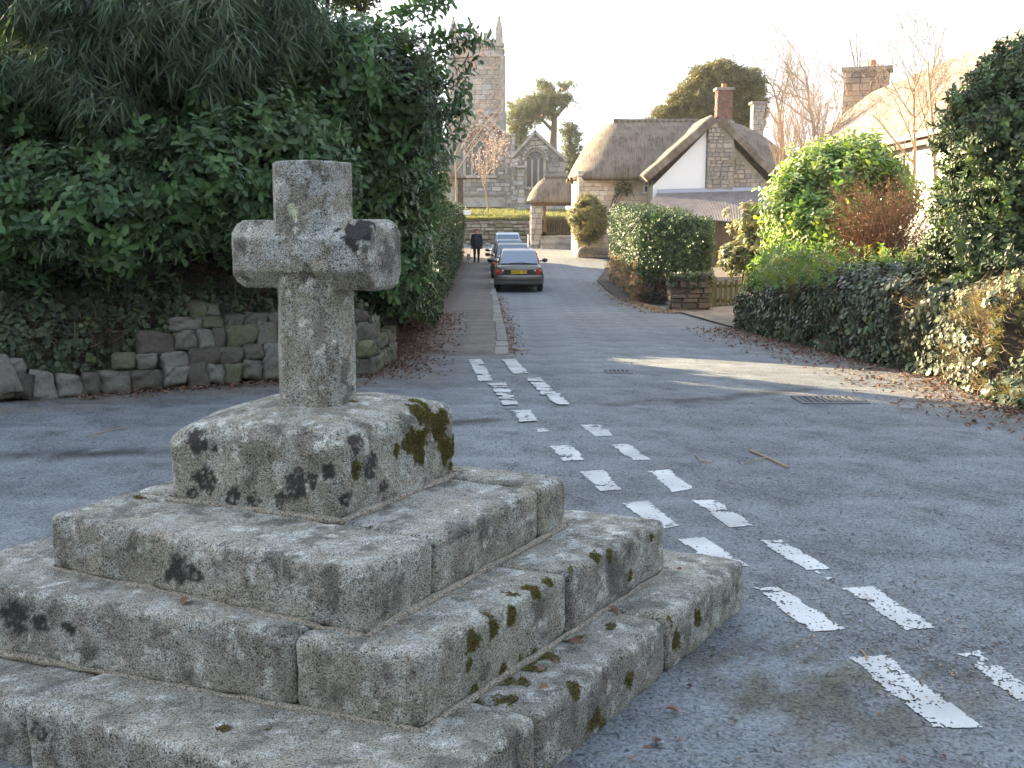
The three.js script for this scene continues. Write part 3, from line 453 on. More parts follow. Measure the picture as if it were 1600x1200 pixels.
  // socket stone
  {
    const La = N.distanceTo(L), Lb = N.distanceTo(R); part('mortar_fillet', fillet(S, YC, 0.018), joint, mon);
    const f = (a, y, b) => {
      const top = 0.962 - 0.22 * Math.pow(Math.max(Math.abs(a - La / 2) / La, Math.abs(b - Lb / 2) / Lb), 2.6) - 0.04 * smooth(0.55, 1, a / La) * smooth(0.4, 0, b / Lb);
      const r = 0.06, qx = Math.abs(a - La / 2) - La / 2 + r, qz = Math.abs(b - Lb / 2) - Lb / 2 + r, qy = Math.max(y - top + r, 0.6 - y);
      const d = Math.min(Math.max(qx, qy, qz), 0) + Math.hypot(Math.max(qx, 0), Math.max(qy, 0), Math.max(qz, 0)) - r;
      return d + 0.03 * (fbm(a * 4, y * 4, b * 4 + 9, 2) - 0.5) + 0.016 * (fbm(a * 14, y * 14, b * 14, 3) - 0.5);
    };
    const g = nets(f, [-0.06, 0.59, -0.06], [La + 0.06, 1.03, Lb + 0.06], 0.0095), p = g.attributes.position;
    for (let i = 0; i < p.count; i++) { const w = S(p.getX(i) / La, p.getZ(i) / Lb); p.setXYZ(i, w.x, p.getY(i), w.z); }
    g.computeVertexNormals(); part('socket_stone', finish(g, 0.98, 0.06), M.granite, mon);
  }
  // cross: octagonal shaft, arms with broad chamfers
  {
    const O = S(0.5, 0.5), ux = N.clone().sub(L).setY(0).normalize(), uz = V(-ux.z, 0, ux.x);     // ux along the arms, uz towards the road in front
    const oct = (x, y, a, b, c) => Math.max(Math.abs(x) - a, Math.abs(y) - b, (Math.abs(x) + Math.abs(y) - a - b + c) * 0.7071);
    const f = (x, y, z) => {
      const w = 0.128 - 0.010 * smooth(0.95, 1.85, y), a = Math.max(oct(x, z, w, 0.115, y > 1.55 ? 0.04 : 0.055), y - 1.845 + 0.25 * x * x, 0.9 - y), b = Math.max(oct(y - 1.512 - 0.008 * x, z, 0.122, 0.128, 0.066), Math.abs(x - 0.008) - 0.293, (Math.abs(x - 0.008) + Math.max(Math.abs(y - 1.512), Math.abs(z)) - 0.40) * 0.75);
      const h = clamp(0.5 + 0.5 * (b - a) / 0.006), d = lerp(b, a, h) - 0.006 * h * (1 - h);
      return d - 0.004 + 0.007 * (fbm(x * 6, y * 6, z * 6 + 4, 2) - 0.5) + 0.0035 * (fbm(x * 24, y * 24, z * 24, 2) - 0.5);
    };
    const g = nets(f, [-0.34, 0.88, -0.16], [0.34, 1.9, 0.16], 0.0068), p = g.attributes.position;
    const mk = (px, py, r) => [onWall(px, py, O.clone().addScaledVector(uz, 0.12), O.clone().addScaledVector(uz, 0.12).add(ux)), r];
    const blk = [mk(548, 352, .05), mk(568, 354, .048), mk(532, 350, .036), mk(558, 364, .036), mk(556, 390, .026)], pale = [mk(458, 330, .018), mk(455, 322, .014), mk(462, 338, .012)], grey = [mk(540, 398, .07), mk(535, 375, .06), mk(512, 350, .07), mk(470, 268, .045), mk(512, 262, .045), mk(430, 390, .06), mk(525, 305, .07), mk(500, 290, .04), mk(588, 358, .05), mk(565, 378, .03), mk(480, 385, .05)];
    for (let i = 0; i < p.count; i++) { const x = p.getX(i), y = p.getY(i), z = p.getZ(i); p.setXYZ(i, O.x + ux.x * x + uz.x * z, y, O.z + ux.z * x + uz.z * z); }
    g.computeVertexNormals(); boxUV(g, 1, 0.3, 0.2); const base = stoneColor(1.02, 0.03);
    paint(g, (x, y, z) => { let c = base(x, y, z); const n = fbm(x * 45, y * 45, z * 45, 2) - 0.5; c = mix3(c, [1.35, 1.45, 1.55], smooth(0, 0.1, spots(grey, x, y, z, 1 + 1.6 * n)) * 0.8); c = mix3(c, [0.12, 0.11, 0.11], smooth(0, 0.12, spots(blk, x, y, z, 1.05 + 1.5 * n))); c = mix3(c, [1.7, 1.85, 1.35], smooth(0, 0.15, spots(pale, x, y, z, 1 + 0.8 * n))); return c; });
    part('cross', g, M.granite, mon);
  }
  // moss
  const mb = new MB(); for (let k = 0; k < 7; k++) blade(mb, V(rr(-.004, .004), -0.002, rr(-.004, .004)), rdir().multiplyScalar(0.8).add(V(0, 1, 0)), rr(0.007, 0.015), 0.0035, 0.1);
  copies('moss', mb.geo(), leafMat([0.11, 0.115, 0.025], 0.2, 0), mon, mossAt.map(([p, n]) => { const k = rr(0.5, 1.4); return [p, n.clone().add(rdir().multiplyScalar(0.5)), rr(0, 6), rr(0.4, 1.0), [k * rr(0.9, 1.7), k, k * rr(0.5, 0.9)]]; }));
}
// ---------------------------------------------------------------- plants
seed(101);
const G = {
  laurel: [sprig(11, 0.115, 0.05, 0.34, 1.05, { droop: 0.2 }), sprig(9, 0.125, 0.054, 0.28, 0.8, { droop: 0.3 }), sprig(7, 0.11, 0.05, 0.2, 1.25, { droop: 0.1 })],
  privet: [sprig(13, 0.055, 0.026, 0.17, 0.95), sprig(11, 0.06, 0.03, 0.15, 1.1)],
  holly: [sprig(15, 0.062, 0.032, 0.2, 1.05, { fold: 0.6 }), sprig(13, 0.07, 0.034, 0.18, 0.9, { fold: 0.6 })],
  rhodo: [sprig(10, 0.14, 0.045, 0.05, 1.5, { droop: 0.45 }), sprig(9, 0.13, 0.04, 0.07, 1.35, { droop: 0.5 })],
  ivy: [sprig(6, 0.055, 0.055, 0.14, 1.2, { fold: 0.2, droop: 0.3 }), sprig(5, 0.065, 0.06, 0.11, 1.3, { fold: 0.2, droop: 0.3 })],
};
{ // bamboo spray: long narrow hanging leaves
  G.bamboo = [0, 1].map(() => { const mb = new MB(); mb.tube([V(0, -0.15, 0), V(0, 0.1, 0), V(0.05, 0.28, 0.02)], [0.003, 0.0025, 0.001], 3, false); for (let k = 0; k < 13; k++) { const a = rr(-1.3, 1.3), d = V(Math.cos(a), -rr(0.2, 1.6), Math.sin(a)); blade(mb, V(rr(0, .16), rr(0, .2), rr(-.08, .08)), d, rr(0.15, 0.27), 0.021, 0.18); } return mb.geo(); });
  G.needle = [0, 1].map(() => { const mb = new MB(); mb.tube([V(0, 0, 0), V(0.02, 0.5, 0)], [0.012, 0.005], 3, false); for (let k = 0; k < 34; k++) { const a = rr(0, 6.28), d = V(Math.cos(a), rr(-0.1, 0.9), Math.sin(a)); blade(mb, V(0.01, 0.5 * k / 34, 0), d, rr(0.16, 0.3), 0.035, 0.1); } return mb.geo(); });
  G.deadLeaf = (() => { const mb = new MB(); leafTo(mb, V(-0.035, 0.008, 0), V(1, 0, 0), V(0, 1, 0), 0.075, 0.045, 0.9, 0.25); return mb.geo(); })();
  G.straw = (() => { const mb = new MB(); for (let k = 0; k < 5; k++) blade(mb, V(rr(-.04, .04), 0, rr(-.04, .04)), V(rr(-1, 1), rr(0.2, 1), rr(-1, 1)), rr(0.12, 0.3), 0.007, 0.5); return mb.geo(); })();
  G.grass = (() => { const mb = new MB(); for (let k = 0; k < 9; k++) blade(mb, V(rr(-.08, .08), 0, rr(-.08, .08)), V(rr(-.5, .5), 1, rr(-.5, .5)), rr(0.1, 0.24), 0.016, 0.3); return mb.geo(); })();
}
const LM = {
  laurel: leafMat([0.053, 0.110, 0.018], 0.35, 0.32, 0.2), ivySunlit: leafMat([0.15, 0.15, 0.05], 0.4, 0.2), laurelBright: leafMat([0.20, 0.30, 0.035], 0.5, 0.3, 0.3), hedge: leafMat([0.045, 0.08, 0.017], 0.15, 0.25, 0.3), privet: leafMat([0.07, 0.115, 0.022], 0.35, 0.3, 0.35), holly: leafMat([0.06, 0.095, 0.022], 0.3, 0.35, 0.3),  // the pale ivy of the near mound has sunlight worked into its colour
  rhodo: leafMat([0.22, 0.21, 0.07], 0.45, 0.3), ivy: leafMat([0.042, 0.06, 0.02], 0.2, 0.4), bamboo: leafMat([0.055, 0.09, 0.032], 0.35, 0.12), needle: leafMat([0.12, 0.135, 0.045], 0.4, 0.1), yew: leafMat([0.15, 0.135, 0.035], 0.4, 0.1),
  dead: leafMat([0.22, 0.105, 0.06], 0.3, 0.1), browned: leafMat([0.30, 0.19, 0.09], 0.3, 0), straw: leafMat([0.30, 0.22, 0.11], 0.3, 0), grass: leafMat([0.20, 0.20, 0.045], 0.45, 0), blossom: leafMat([0.5, 0.32, 0.25], 0.5, 0), rust: leafMat([0.34, 0.10, 0.045], 0.4, 0), topiary: leafMat([0.20, 0.175, 0.03], 0.4, 0.2),
};
const tint = (lo = 0.6, hi = 1.45, w = 0.15) => { const k = rr(lo, hi), h = rr(-w, w); return [k * (1 + h), k, k * (1 - h)]; };
const mPx = (px, D) => px * D / FOCAL;
// points in a set of ellipsoids [px, py, depth, rx px, ry px, rz m]: denser towards the outside
function blobPoints(n, blobs, shell = 0.55, clump = 0.4, fq = 2.4) {
  const B = blobs.map(([px, py, D, rx, ry, rz]) => ({ c: at(px, py, D), r: [mPx(rx, D), mPx(ry, D), rz ?? mPx(rx, D)] })), w = B.map(b => b.r[0] * b.r[1] + b.r[1] * b.r[2]), tot = w.reduce((a, b) => a + b), out = [];
  while (out.length < n) {
    let t = rnd() * tot, i = 0; while ((t -= w[i]) > 0 && i < B.length - 1) i++; const b = B[i], d = rdir(); if (d.z < -0.35 && rnd() < 0.5) continue;
    const lump = 0.78 + 0.44 * fbm(b.c.x * 3 + d.x * 2.2, d.y * 2.2 + i, d.z * 2.2, 2), rad = (1 - shell * Math.pow(rnd(), 1.3)) * lump;
    const P3 = V(b.c.x + d.x * b.r[0] * rad, b.c.y + d.y * b.r[1] * rad, b.c.z + d.z * b.r[2] * rad); if (fbm(P3.x * fq, P3.y * fq, P3.z * fq, 2) + rr(-.05, .05) < clump) continue;   // leaves sit in clumps with dark hollows between
    out.push([P3, d]);
  }
  return out;
}
function leafy(parent, geos, mat, pts, o = {}) {
  const lists = geos.map(() => []), up = o.up ?? 0.5, wild = o.wild ?? 0.8, s0 = o.s0 ?? 0.5, s1 = o.s1 ?? 1.15;
  pts.forEach(([p, d], k) => lists[k % geos.length].push([p, o.hang ? V(0, 1, 0).addScaledVector(rdir(), 0.35) : d.clone().add(V(0, up, 0)).add(rdir().multiplyScalar(wild)), rr(0, 6.28), rr(s0, s1), (o.col ? o.col(p) : tint())]));
  geos.forEach((g, k) => lists[k].length && copies(o.name || 'foliage', g, mat, parent, lists[k]));
}
function stems(parent, base, tips, r, mat, name = 'stem') {
  const mb = new MB(); for (const t of tips) { const b = base.clone().add(V(rr(-.15, .15), 0, rr(-.15, .15))), m = b.clone().lerp(t, 0.5).add(V(rr(-.2, .2), 0.15, rr(-.2, .2))); mb.tube([b, b.clone().lerp(m, 0.5).add(V(rr(-.05, .05), 0, 0)), m, t], [r, r * 0.8, r * 0.6, r * 0.2], 5); } return part(name, mb.geo(), mat, parent);
}
const bankTop = (s, t) => bankL.surf(s, t);
function shrub(name, label, base, blobs, geos, mat, n, o = {}, group) {
  const t = thing(name, label, o.category || 'shrub', base, group);
  stems(t, base, blobs.map(b => at(b[0], b[1], b[2])), o.r || 0.03, o.bark || M.bark, o.stemName || 'stem');
  const pts = blobPoints(n, blobs, o.shell ?? 0.6, o.clump ?? 0.42, o.fq ?? 2.4), tw = new MB(); for (let k = 0; k < 46; k++) { const e = pts[Math.floor(rnd() * pts.length)][0], c = base.clone().lerp(e, rr(0.35, 0.7)); c.y = Math.max(base.y + 0.1, e.y - rr(0.3, 0.9)); tw.tube([c, c.clone().lerp(e, 0.5).add(V(rr(-.08, .08), 0.05, rr(-.05, .1))), e], [0.009, 0.007, 0.003], 4, false); } part('branches', tw.geo(), o.bark || M.bark, t);
  leafy(t, geos, mat, pts, o); return t;
}
// left of the picture: laurels and bamboo over the stone wall
{
  const b = (px, D, y) => { const p = at(px, 400, D); p.y = y; return p; };
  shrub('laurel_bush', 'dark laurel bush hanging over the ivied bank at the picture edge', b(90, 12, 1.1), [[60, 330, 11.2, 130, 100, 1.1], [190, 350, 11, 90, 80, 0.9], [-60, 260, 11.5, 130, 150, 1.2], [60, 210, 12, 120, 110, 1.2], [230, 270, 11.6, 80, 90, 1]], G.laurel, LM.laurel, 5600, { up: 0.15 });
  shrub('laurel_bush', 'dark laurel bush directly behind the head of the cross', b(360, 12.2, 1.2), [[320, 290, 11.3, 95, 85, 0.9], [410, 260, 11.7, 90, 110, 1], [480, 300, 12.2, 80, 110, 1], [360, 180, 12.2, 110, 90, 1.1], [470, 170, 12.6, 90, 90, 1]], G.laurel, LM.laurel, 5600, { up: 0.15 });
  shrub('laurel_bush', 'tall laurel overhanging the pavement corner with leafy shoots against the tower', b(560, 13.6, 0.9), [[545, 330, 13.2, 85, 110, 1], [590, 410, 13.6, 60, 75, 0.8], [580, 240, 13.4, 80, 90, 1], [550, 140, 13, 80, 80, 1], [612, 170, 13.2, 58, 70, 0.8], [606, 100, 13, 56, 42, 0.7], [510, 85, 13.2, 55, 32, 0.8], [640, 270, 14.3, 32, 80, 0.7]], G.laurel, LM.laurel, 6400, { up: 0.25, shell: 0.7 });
  { // the loose shoots in front of the tower
    const t = scene.children.at(-1), pts = []; for (const [x0, y0, x1, y1] of [[620, 70, 745, 48], [630, 110, 752, 88], [630, 150, 742, 118], [640, 200, 730, 165], [640, 240, 712, 205], [625, 40, 700, 10], [650, 60, 768, 72], [640, 130, 730, 140], [600, 30, 660, 8], [640, 280, 700, 250], [650, 95, 735, 62], [640, 185, 722, 150], [640, 225, 716, 188], [640, 20, 690, -8], [640, 165, 728, 182]]) { const a = at(x0, y0, 12.6), c = at(x1, y1, 12.2), mb = new MB(); mb.tube([a, a.clone().lerp(c, 0.5).add(V(0, 0.04, 0)), c], [0.008, 0.006, 0.002], 4); part('shoot', mb.geo(), M.twig, t); const d = c.clone().sub(a).normalize(); for (let k = 0; k < 6; k++) pts.push([a.clone().lerp(c, 0.15 + 0.85 * k / 6).add(rdir().multiplyScalar(0.03)), d]); }
    leafy(t, G.laurel, LM.laurel, pts, { up: 0.1, wild: 0.35, s0: 0.75, s1: 1.1 });
  }
  shrub('bamboo_clump', 'tall bamboo arching over the laurels with long drooping leaves', b(260, 13, 1.4), [[250, 60, 11.4, 170, 80, 1.2], [150, 130, 11.2, 110, 60, 0.9], [330, 110, 11.2, 70, 50, 0.8], [120, 20, 11.6, 150, 70, 1.2], [300, -20, 11.8, 180, 60, 1.2], [175, 185, 11, 60, 34, 0.6]], G.bamboo, LM.bamboo, 2500, { hang: true, category: 'bamboo', r: 0.016, shell: 0.75 });
  shrub('bamboo_clump', 'bamboo spray hanging above the head of the cross', b(420, 13, 1.4), [[400, 95, 11.6, 60, 45, 0.7], [450, 50, 12, 70, 60, 0.9], [380, 20, 12, 60, 60, 0.8]], G.bamboo, LM.bamboo, 900, { hang: true, category: 'bamboo', r: 0.016, shell: 0.75 });
  shrub('evergreen_tree', 'dark evergreen tree behind the laurels at the picture edge', b(60, 17, 1.5), [[20, 150, 16.5, 180, 190, 1.6], [170, 190, 16.5, 140, 180, 1.5], [60, 330, 15.5, 200, 110, 1.2], [-140, 200, 16, 150, 260, 1.6], [90, 10, 17, 150, 80, 1.6]], G.holly, LM.holly, 7500, { category: 'tree', r: 0.09, stemName: 'trunk', shell: 0.8, s0: 1.2, s1: 2 });
  shrub('evergreen_tree', 'dark evergreen tree standing behind bamboo and cross', b(380, 15, 1.5), [[300, 230, 15, 150, 150, 1.3], [430, 290, 14.6, 110, 120, 0.9], [400, 370, 14.2, 140, 80, 0.9], [280, 110, 15.4, 90, 60, 1.1]], G.holly, LM.holly, 5200, { category: 'tree', r: 0.09, stemName: 'trunk', shell: 0.8, s0: 1.2, s1: 2 });
}
{ // added tree behind the hedge, its crown above the frame placed to shade the evergreen
  const p = V(-3.5, 0.6, -20); shrub('shade_tree', 'added evergreen tree behind the laurels, its high crown out of view shading the holly', p, [[520, -105, 19.8, 120, 90, 1.5], [430, -95, 20, 110, 80, 1.5], [590, -90, 20.2, 70, 60, 1.2]], G.holly, LM.holly, 4200, { category: 'tree', r: 0.1, stemName: 'trunk', shell: 0.8, s0: 1.3, s1: 2.1 });
}
// trees and hedges behind the viewer, which shut off the low sky on that side
for (const [x, z, h, w, label] of [[-13, 7, 7, 4, 'tall evergreen hedge behind the viewer near the lane'], [-5, 10.5, 8, 4, 'dense evergreen behind the viewer, beside the tall hedge'], [3.5, 11, 8.5, 4, 'broad evergreen straight behind the viewer'], [11, 9, 8, 4, 'evergreen behind the viewer where the road leaves'], [16, 2.5, 7, 3.6, 'evergreen on the outer side of the junction']]) {
  const t = thing('evergreen_belt', label, 'tree', V(x, 0, z)), pts = []; for (let k = 0; k < 2600; k++) { const d = rdir(), r = 1 - 0.4 * rnd(); pts.push([V(x + d.x * w * r, h * 0.5 + d.y * h * 0.5 * r, z + d.z * 1.8 * r), d]); } stems(t, V(x, -0.1, z), [V(x - 1.5, h * 0.7, z), V(x + 1.5, h * 0.7, z), V(x, h * 0.85, z)], 0.12, M.bark, 'trunk'); leafy(t, G.holly, LM.holly, pts, { up: 0.2, s0: 2.4, s1: 4, name: 'crown' });
}
// further shrubs along the lane, outside the picture, whose shade lies over the junction
for (const [x, z, h, label] of [[-7.4, -10.6, 3.4, 'laurel thicket shading the lane beyond the left bush'], [-10.2, -9.6, 3.8, 'broad evergreen thicket along the lane bank'], [-13.4, -8.6, 4.2, 'tall evergreen thicket at the far end of the lane bank'], [-16.5, -6.6, 4.4, 'evergreen thicket where the lane bends away']]) {
  const t = thing('laurel_thicket', label, 'shrub', V(x, 0.9, z)), pts = []; for (let k = 0; k < 2600; k++) { const d = rdir(), r = 1 - 0.5 * rnd(); pts.push([V(x + d.x * 1.9 * r, 0.9 + h / 2 + d.y * h * 0.6 * r, z + d.z * 1.2 * r), d]); } stems(t, V(x, 0.9, z), [V(x - 0.8, h * 0.7, z), V(x + 0.7, h * 0.8, z), V(x, h, z)], 0.05, M.bark); leafy(t, G.laurel, LM.laurel, pts, { up: 0.2, s0: 1, s1: 1.7 });
}
// ivy, dead stems and litter on the left bank
{
  const pts = [], straw = [], sE = WL_CORNER + 2.6, mk = (n, s0, s1, t0, t1) => { for (let k = 0; k < n; k++) { const s = rr(s0, s1), t = rr(t0, t1), p = bankL.surf(s, t), d = bankL.nrm(s, t); if (fbm(p.x * 2, p.y * 2, p.z * 2, 2) + rr(-.2, .2) > 0.42) pts.push([p.addScaledVector(d, 0.02), d]); } };
  mk(5200, WL.at[1] - 2, sE, 0.13, 0.62); mk(1500, WL.at[1] - 2, WL.at[3], 0.04, 0.2);
  const t = thing('ivy_cover', 'trailing ivy and dead stems covering the bank above the stone wall', 'ivy', V(-4, 0.7, -10.6)); leafy(t, G.ivy, LM.ivy, pts, { up: -0.25, wild: 0.6, col: () => rnd() < 0.1 ? tint(1.4, 2.6) : tint(0.5, 1.3) });
  for (let k = 0; k < 1500; k++) { const s = rr(WL.at[1] - 2, sE), q = rr(0.12, 0.6), p = bankL.surf(s, q); straw.push([p, bankL.nrm(s, q).add(V(0, -0.3, 0)).add(rdir().multiplyScalar(0.7)), rr(0, 6), rr(0.6, 1.5), tint(0.3, 1.0)]); } copies('dead_stems', G.straw, LM.straw, t, straw);
  const mb = new MB(); for (let k = 0; k < 46; k++) { const s = WL.at[3] + rr(1.4, 3.0), p = bankL.surf(s, rr(0.3, 0.5)).add(V(0, 0.06, 0.05)), e = p.clone().add(V(rr(-.15, .15), -rr(0.3, 0.75), rr(0.12, 0.32))); mb.tube([p, p.clone().lerp(e, 0.5).add(V(rr(-.04, .04), 0.06, 0.08)), e], [0.004, 0.0035, 0.002], 3); } part('dead_fronds', mb.geo(), std([0.20, 0.095, 0.05], 1), t, 'stuff');
}
// low dry stone wall: each stone its own
{
  const w = thing('stone_wall', 'low mossy rubble wall holding back the ivied bank', 'stone wall', V(-3.4, 0, -10.2)), bs = worldOf(w);
  const variants = [0, 1, 2, 3, 4, 5].map(v => { const g = new THREE.BoxGeometry(1, 1, 1, 5, 4, 2), p = g.attributes.position; for (let i = 0; i < p.count; i++) { let x = p.getX(i), y = p.getY(i), z = p.getZ(i); const e = 0.16, c = m => Math.abs(m) > 0.5 - e ? Math.sign(m) * 0.5 : m; const k = Math.pow(Math.abs(2 * x), 9) + Math.pow(Math.abs(2 * y), 9) + Math.pow(Math.abs(2 * z), 9), s = k > 1 ? Math.pow(k, -1 / 9) : 1; p.setXYZ(i, x * s * (1 + 0.35 * (hsh(v, 1, 1) - 0.5) * y) + 0.3 * (hsh(v, 2, 2) - 0.5) * y + 0.10 * (noise(x * 4 + v * 9, y * 4, z * 2) - 0.5), y * s * (1 + 0.5 * (hsh(v, 3, 3) - 0.5) * x) + 0.22 * (hsh(v, 4, 4) - 0.5) * x + 0.12 * (noise(x * 4, y * 4 + v * 7, z * 2) - 0.5), z * s + 0.22 * (noise(x * 4, y * 4, v * 5) - 0.5)); } smoothNormals(g); return boxUV(g, 1.6, v * 0.3, 0); });
  const mats = [[0.36, 0.335, 0.285], [0.27, 0.245, 0.205], [0.44, 0.425, 0.38], [0.30, 0.30, 0.18], [0.23, 0.20, 0.17]].map(c => mapped(c, T.granite, T.graniteB, 0.01, 0.95)); seed(31);
  const heightAt = s => lerp(0.30, 0.78, smooth(WL.at[2] + 0.3, WL.at[3] + 0.5, s)) * lerp(1, 0.6, smooth(WL_CORNER - 0.2, WL_CORNER + 1.5, s)) + 0.08 * (noise(s * 2, 1, 1) - 0.5);
  let y = 0.02; for (let row = 0; row < 6; row++) { const h = [0.2, 0.17, 0.19, 0.14, 0.12, 0.1][row]; for (let s = WL.at[1] - 2.2 + rr(0, 0.2); s < WL_CORNER + 2.4;) { const l = rr(0.13, 0.34) * (row > 3 ? 0.6 : 1), a = WL(s + l / 2), big = rnd() < 0.16 ? 1.3 : rr(0.85, 1.1); if (rnd() < 0.03) { s += l * 0.6; continue; } if (y + h * 0.6 < heightAt(s + l / 2)) { const m = new THREE.Mesh(variants[Math.floor(rnd() * 6)], pick(mats)), nx = a.tz, nz = -a.tx; m.name = 'stone'; m.position.set(a.x + nx * (0.2 + 0.03 * row) - bs.x, roadY(-a.z) + y + h / 2 - bs.y + rr(-.022, .022), a.z + nz * (0.2 + 0.03 * row) - bs.z); m.rotation.set(rr(-.12, .12), -Math.atan2(a.tz, a.tx) + rr(-.16, .16), rr(-.10, .10)); m.scale.set(l * 1.08 * Math.min(big, 1.12), h * 1.18 * big, 0.3 + rr(0, 0.08)); m.castShadow = m.receiveShadow = true; w.add(m); } s += l; } y += h; }
  const m = new THREE.Mesh(variants[2], mats[2]), p = at(2, 585, 10.0); m.name = 'stone'; m.position.copy(p.sub(bs)); m.scale.set(0.24, 0.36, 0.22); m.rotation.set(0.1, 0.5, 0.3); m.castShadow = m.receiveShadow = true; w.add(m); tag(m, 'large pale upright stone at the end of the wall');
}
// fallen leaves
{
  const list = [], put = (n, f) => { for (let k = 0; k < n; k++) { const [p, d] = f(); if (p) list.push([p, d || V(rr(-.4, .4), 1, rr(-.4, .4)), rr(0, 6), rr(0.35, 0.85), tint(0.35, 1.2)]); } };
  put(4200, () => { const s = rr(WL_CORNER - 0.8, WL_CORNER + 12), a = WL(s), o = -Math.abs(rr(0, 1) * rr(0, 1)) * 1.1, D = -a.z - o * -a.tx; const p = V(a.x + a.tz * (o + 0.25), 0, a.z - a.tx * (o + 0.25)); p.y = (-p.z > 14.3 && p.x < xAt(KERB, -p.z) ? paveY(-p.z) + 0.02 : roadY(-p.z)) + 0.014; return [p]; });
  put(700, () => { const s = rr(WL.at[2], WL_CORNER), a = WL(s), o = -Math.abs(rr(0, 1) * rr(0, 1)) * 0.5; return [V(a.x + a.tz * (o + 0.12), roadY(-a.z) + 0.012, a.z - a.tx * (o + 0.12))]; });
  put(600, () => { const D = rr(14.5, 34), x = xAt(KERB, D) + 0.06 + Math.abs(rr(0, 1) * rr(0, 1)) * 0.35; return [V(x, roadY(D) + 0.014, -D)]; });
  const WR = along(WALL_R); put(5200, () => { const s = rr(WR.at[1], WR.at[3] + 0.4), t = Math.pow(rnd(), 1.3) * 0.42, p = bankR.surf(s, t); return [p.add(V(0, 0.012, 0)), bankR.nrm(s, t).add(rdir().multiplyScalar(0.6))]; });
  put(2600, () => { const s = rr(WR.at[1], WR.at[7]), a = WR(s), o = Math.abs(rr(0, 1) * rr(0, 1)) * 1.3; const p = V(a.x + a.tz * o, 0, a.z - a.tx * o); p.y = roadY(-p.z) + 0.012; return [p]; });
  for (let k = 0; k < 40; k++) list.push([onRoad(rr(1040, 1600), rr(900, 1190)).setY(0.005), V(rr(-.3, .3), 1, rr(-.3, .3)), rr(0, 6), rr(0.15, 0.3), tint(0.4, 1.1)]);
  for (const [x, y, Y] of [[1010, 1170, 0], [1025, 1158, 0], [1050, 1110, 0], [990, 1185, 0], [1075, 1072, 0], [1115, 1020, 0], [845, 1045, .21], [865, 1035, .21], [900, 1005, .21], [958, 955, .21], [600, 955, .434], [290, 940, .434], [365, 937, .434], [345, 930, .434], [1060, 890, .21], [850, 1075, .21]]) list.push([onY(x, y, Y + 0.012), V(rr(-.5, .5), 1, rr(-.5, .5)), rr(0, 6), rr(0.35, 0.7), tint(0.5, 1.4)]);
  const m = copies('fallen_leaves', G.deadLeaf, LM.dead, scene, list); tag(m, 'brown fallen leaves drifted along road edges and pavement', 'leaf litter', null, 'stuff');
  // fine grit, chippings and straw bits on the near asphalt
  const g = []; for (let k = 0; k < 9000; k++) { const py = 540 + 560 * rnd(), px = rr(690, 1700); if (px < 700 + (py - 600) * 0.55) continue; const p = onRoad(px, py); if (noise(p.x * 1.3, p.z * 1.3, 3) + rr(-.3, .3) < 0.45) continue; g.push([p.setY(roadY(-p.z) + 0.004), V(rr(-.3, .3), 1, rr(-.3, .3)), rr(0, 6), rr(0.05, 0.16) * (1 + 0.05 * -p.z), rnd() < 0.7 ? tint(0.15, 0.7) : tint(0.9, 1.6)]); }
  tag(copies('road_grit', G.deadLeaf, std([0.26, 0.2, 0.14], 1), scene, g), 'specks of grit and leaf crumbs on the near asphalt', 'grit', null, 'stuff');
}
// clipped hedge along the pavement
const hedgeTop = D => roadY(D) + lerp(lerp(2.0, 0.8 + 1.7 * Math.pow(noise(D * 2.6, 3, 7), 2), smooth(13.4, 14.2, D)), lerp(3.9, 2.85, smooth(22, 28, D)), smooth(19, 20.2, D));   // a gap in the hedge lets the low sun through to the far bank
{
  const t = thing('clipped_hedge', 'long clipped evergreen hedge beside the pavement', 'hedge', V(-2.6, roadY(30), -30)), pts = [], ends = [];
  for (let k = 0; k < 15000; k++) { const D = 13.2 + 44 * Math.pow(rnd(), 1.6), x = xAt(HEDGE_L, D), g = roadY(D), top = hedgeTop(D), v = Math.pow(rnd(), 0.9), y = lerp(g + 0.25 + 0.5 * smooth(20, 13, D), top, v), dep = 0.5 * rnd() * rnd(); if (rnd() < 0.22) pts.push([V(x - rr(0, 1.4), top - rr(0, 0.25), -D), V(rr(-.2, .2), 1, rr(-.2, .2))]); else pts.push([V(x - dep + 0.35 * (noise(D * 1.1, y * 1.1, 3) - 0.5) + 0.12 * smooth(0.3, 1, v), y, -D), V(1, 0.1, 0.35)]); }
  for (let k = 0; k < 600; k++) pts.push([V(xAt(HEDGE_L, 57) - rr(0, 1.2), rr(roadY(57) + 0.2, hedgeTop(57)), -57 + rr(-.3, .3)), V(0, 0, -1)]);
  leafy(t, G.privet, LM.hedge, pts, { up: 0.1, wild: 0.9, s0: 1, s1: 1.7, col: p => rnd() < 0.06 ? tint(1.6, 2.8) : tint(0.5, 1.4) });
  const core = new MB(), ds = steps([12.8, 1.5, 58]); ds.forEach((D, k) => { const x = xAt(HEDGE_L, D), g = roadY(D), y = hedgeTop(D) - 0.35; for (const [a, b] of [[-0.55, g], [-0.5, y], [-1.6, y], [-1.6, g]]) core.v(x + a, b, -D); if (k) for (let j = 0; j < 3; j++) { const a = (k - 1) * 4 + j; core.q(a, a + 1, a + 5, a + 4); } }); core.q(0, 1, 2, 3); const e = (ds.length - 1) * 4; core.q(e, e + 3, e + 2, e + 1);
  part('branch_mass', core.geo(), std([0.03, 0.028, 0.018], 1), t);
}
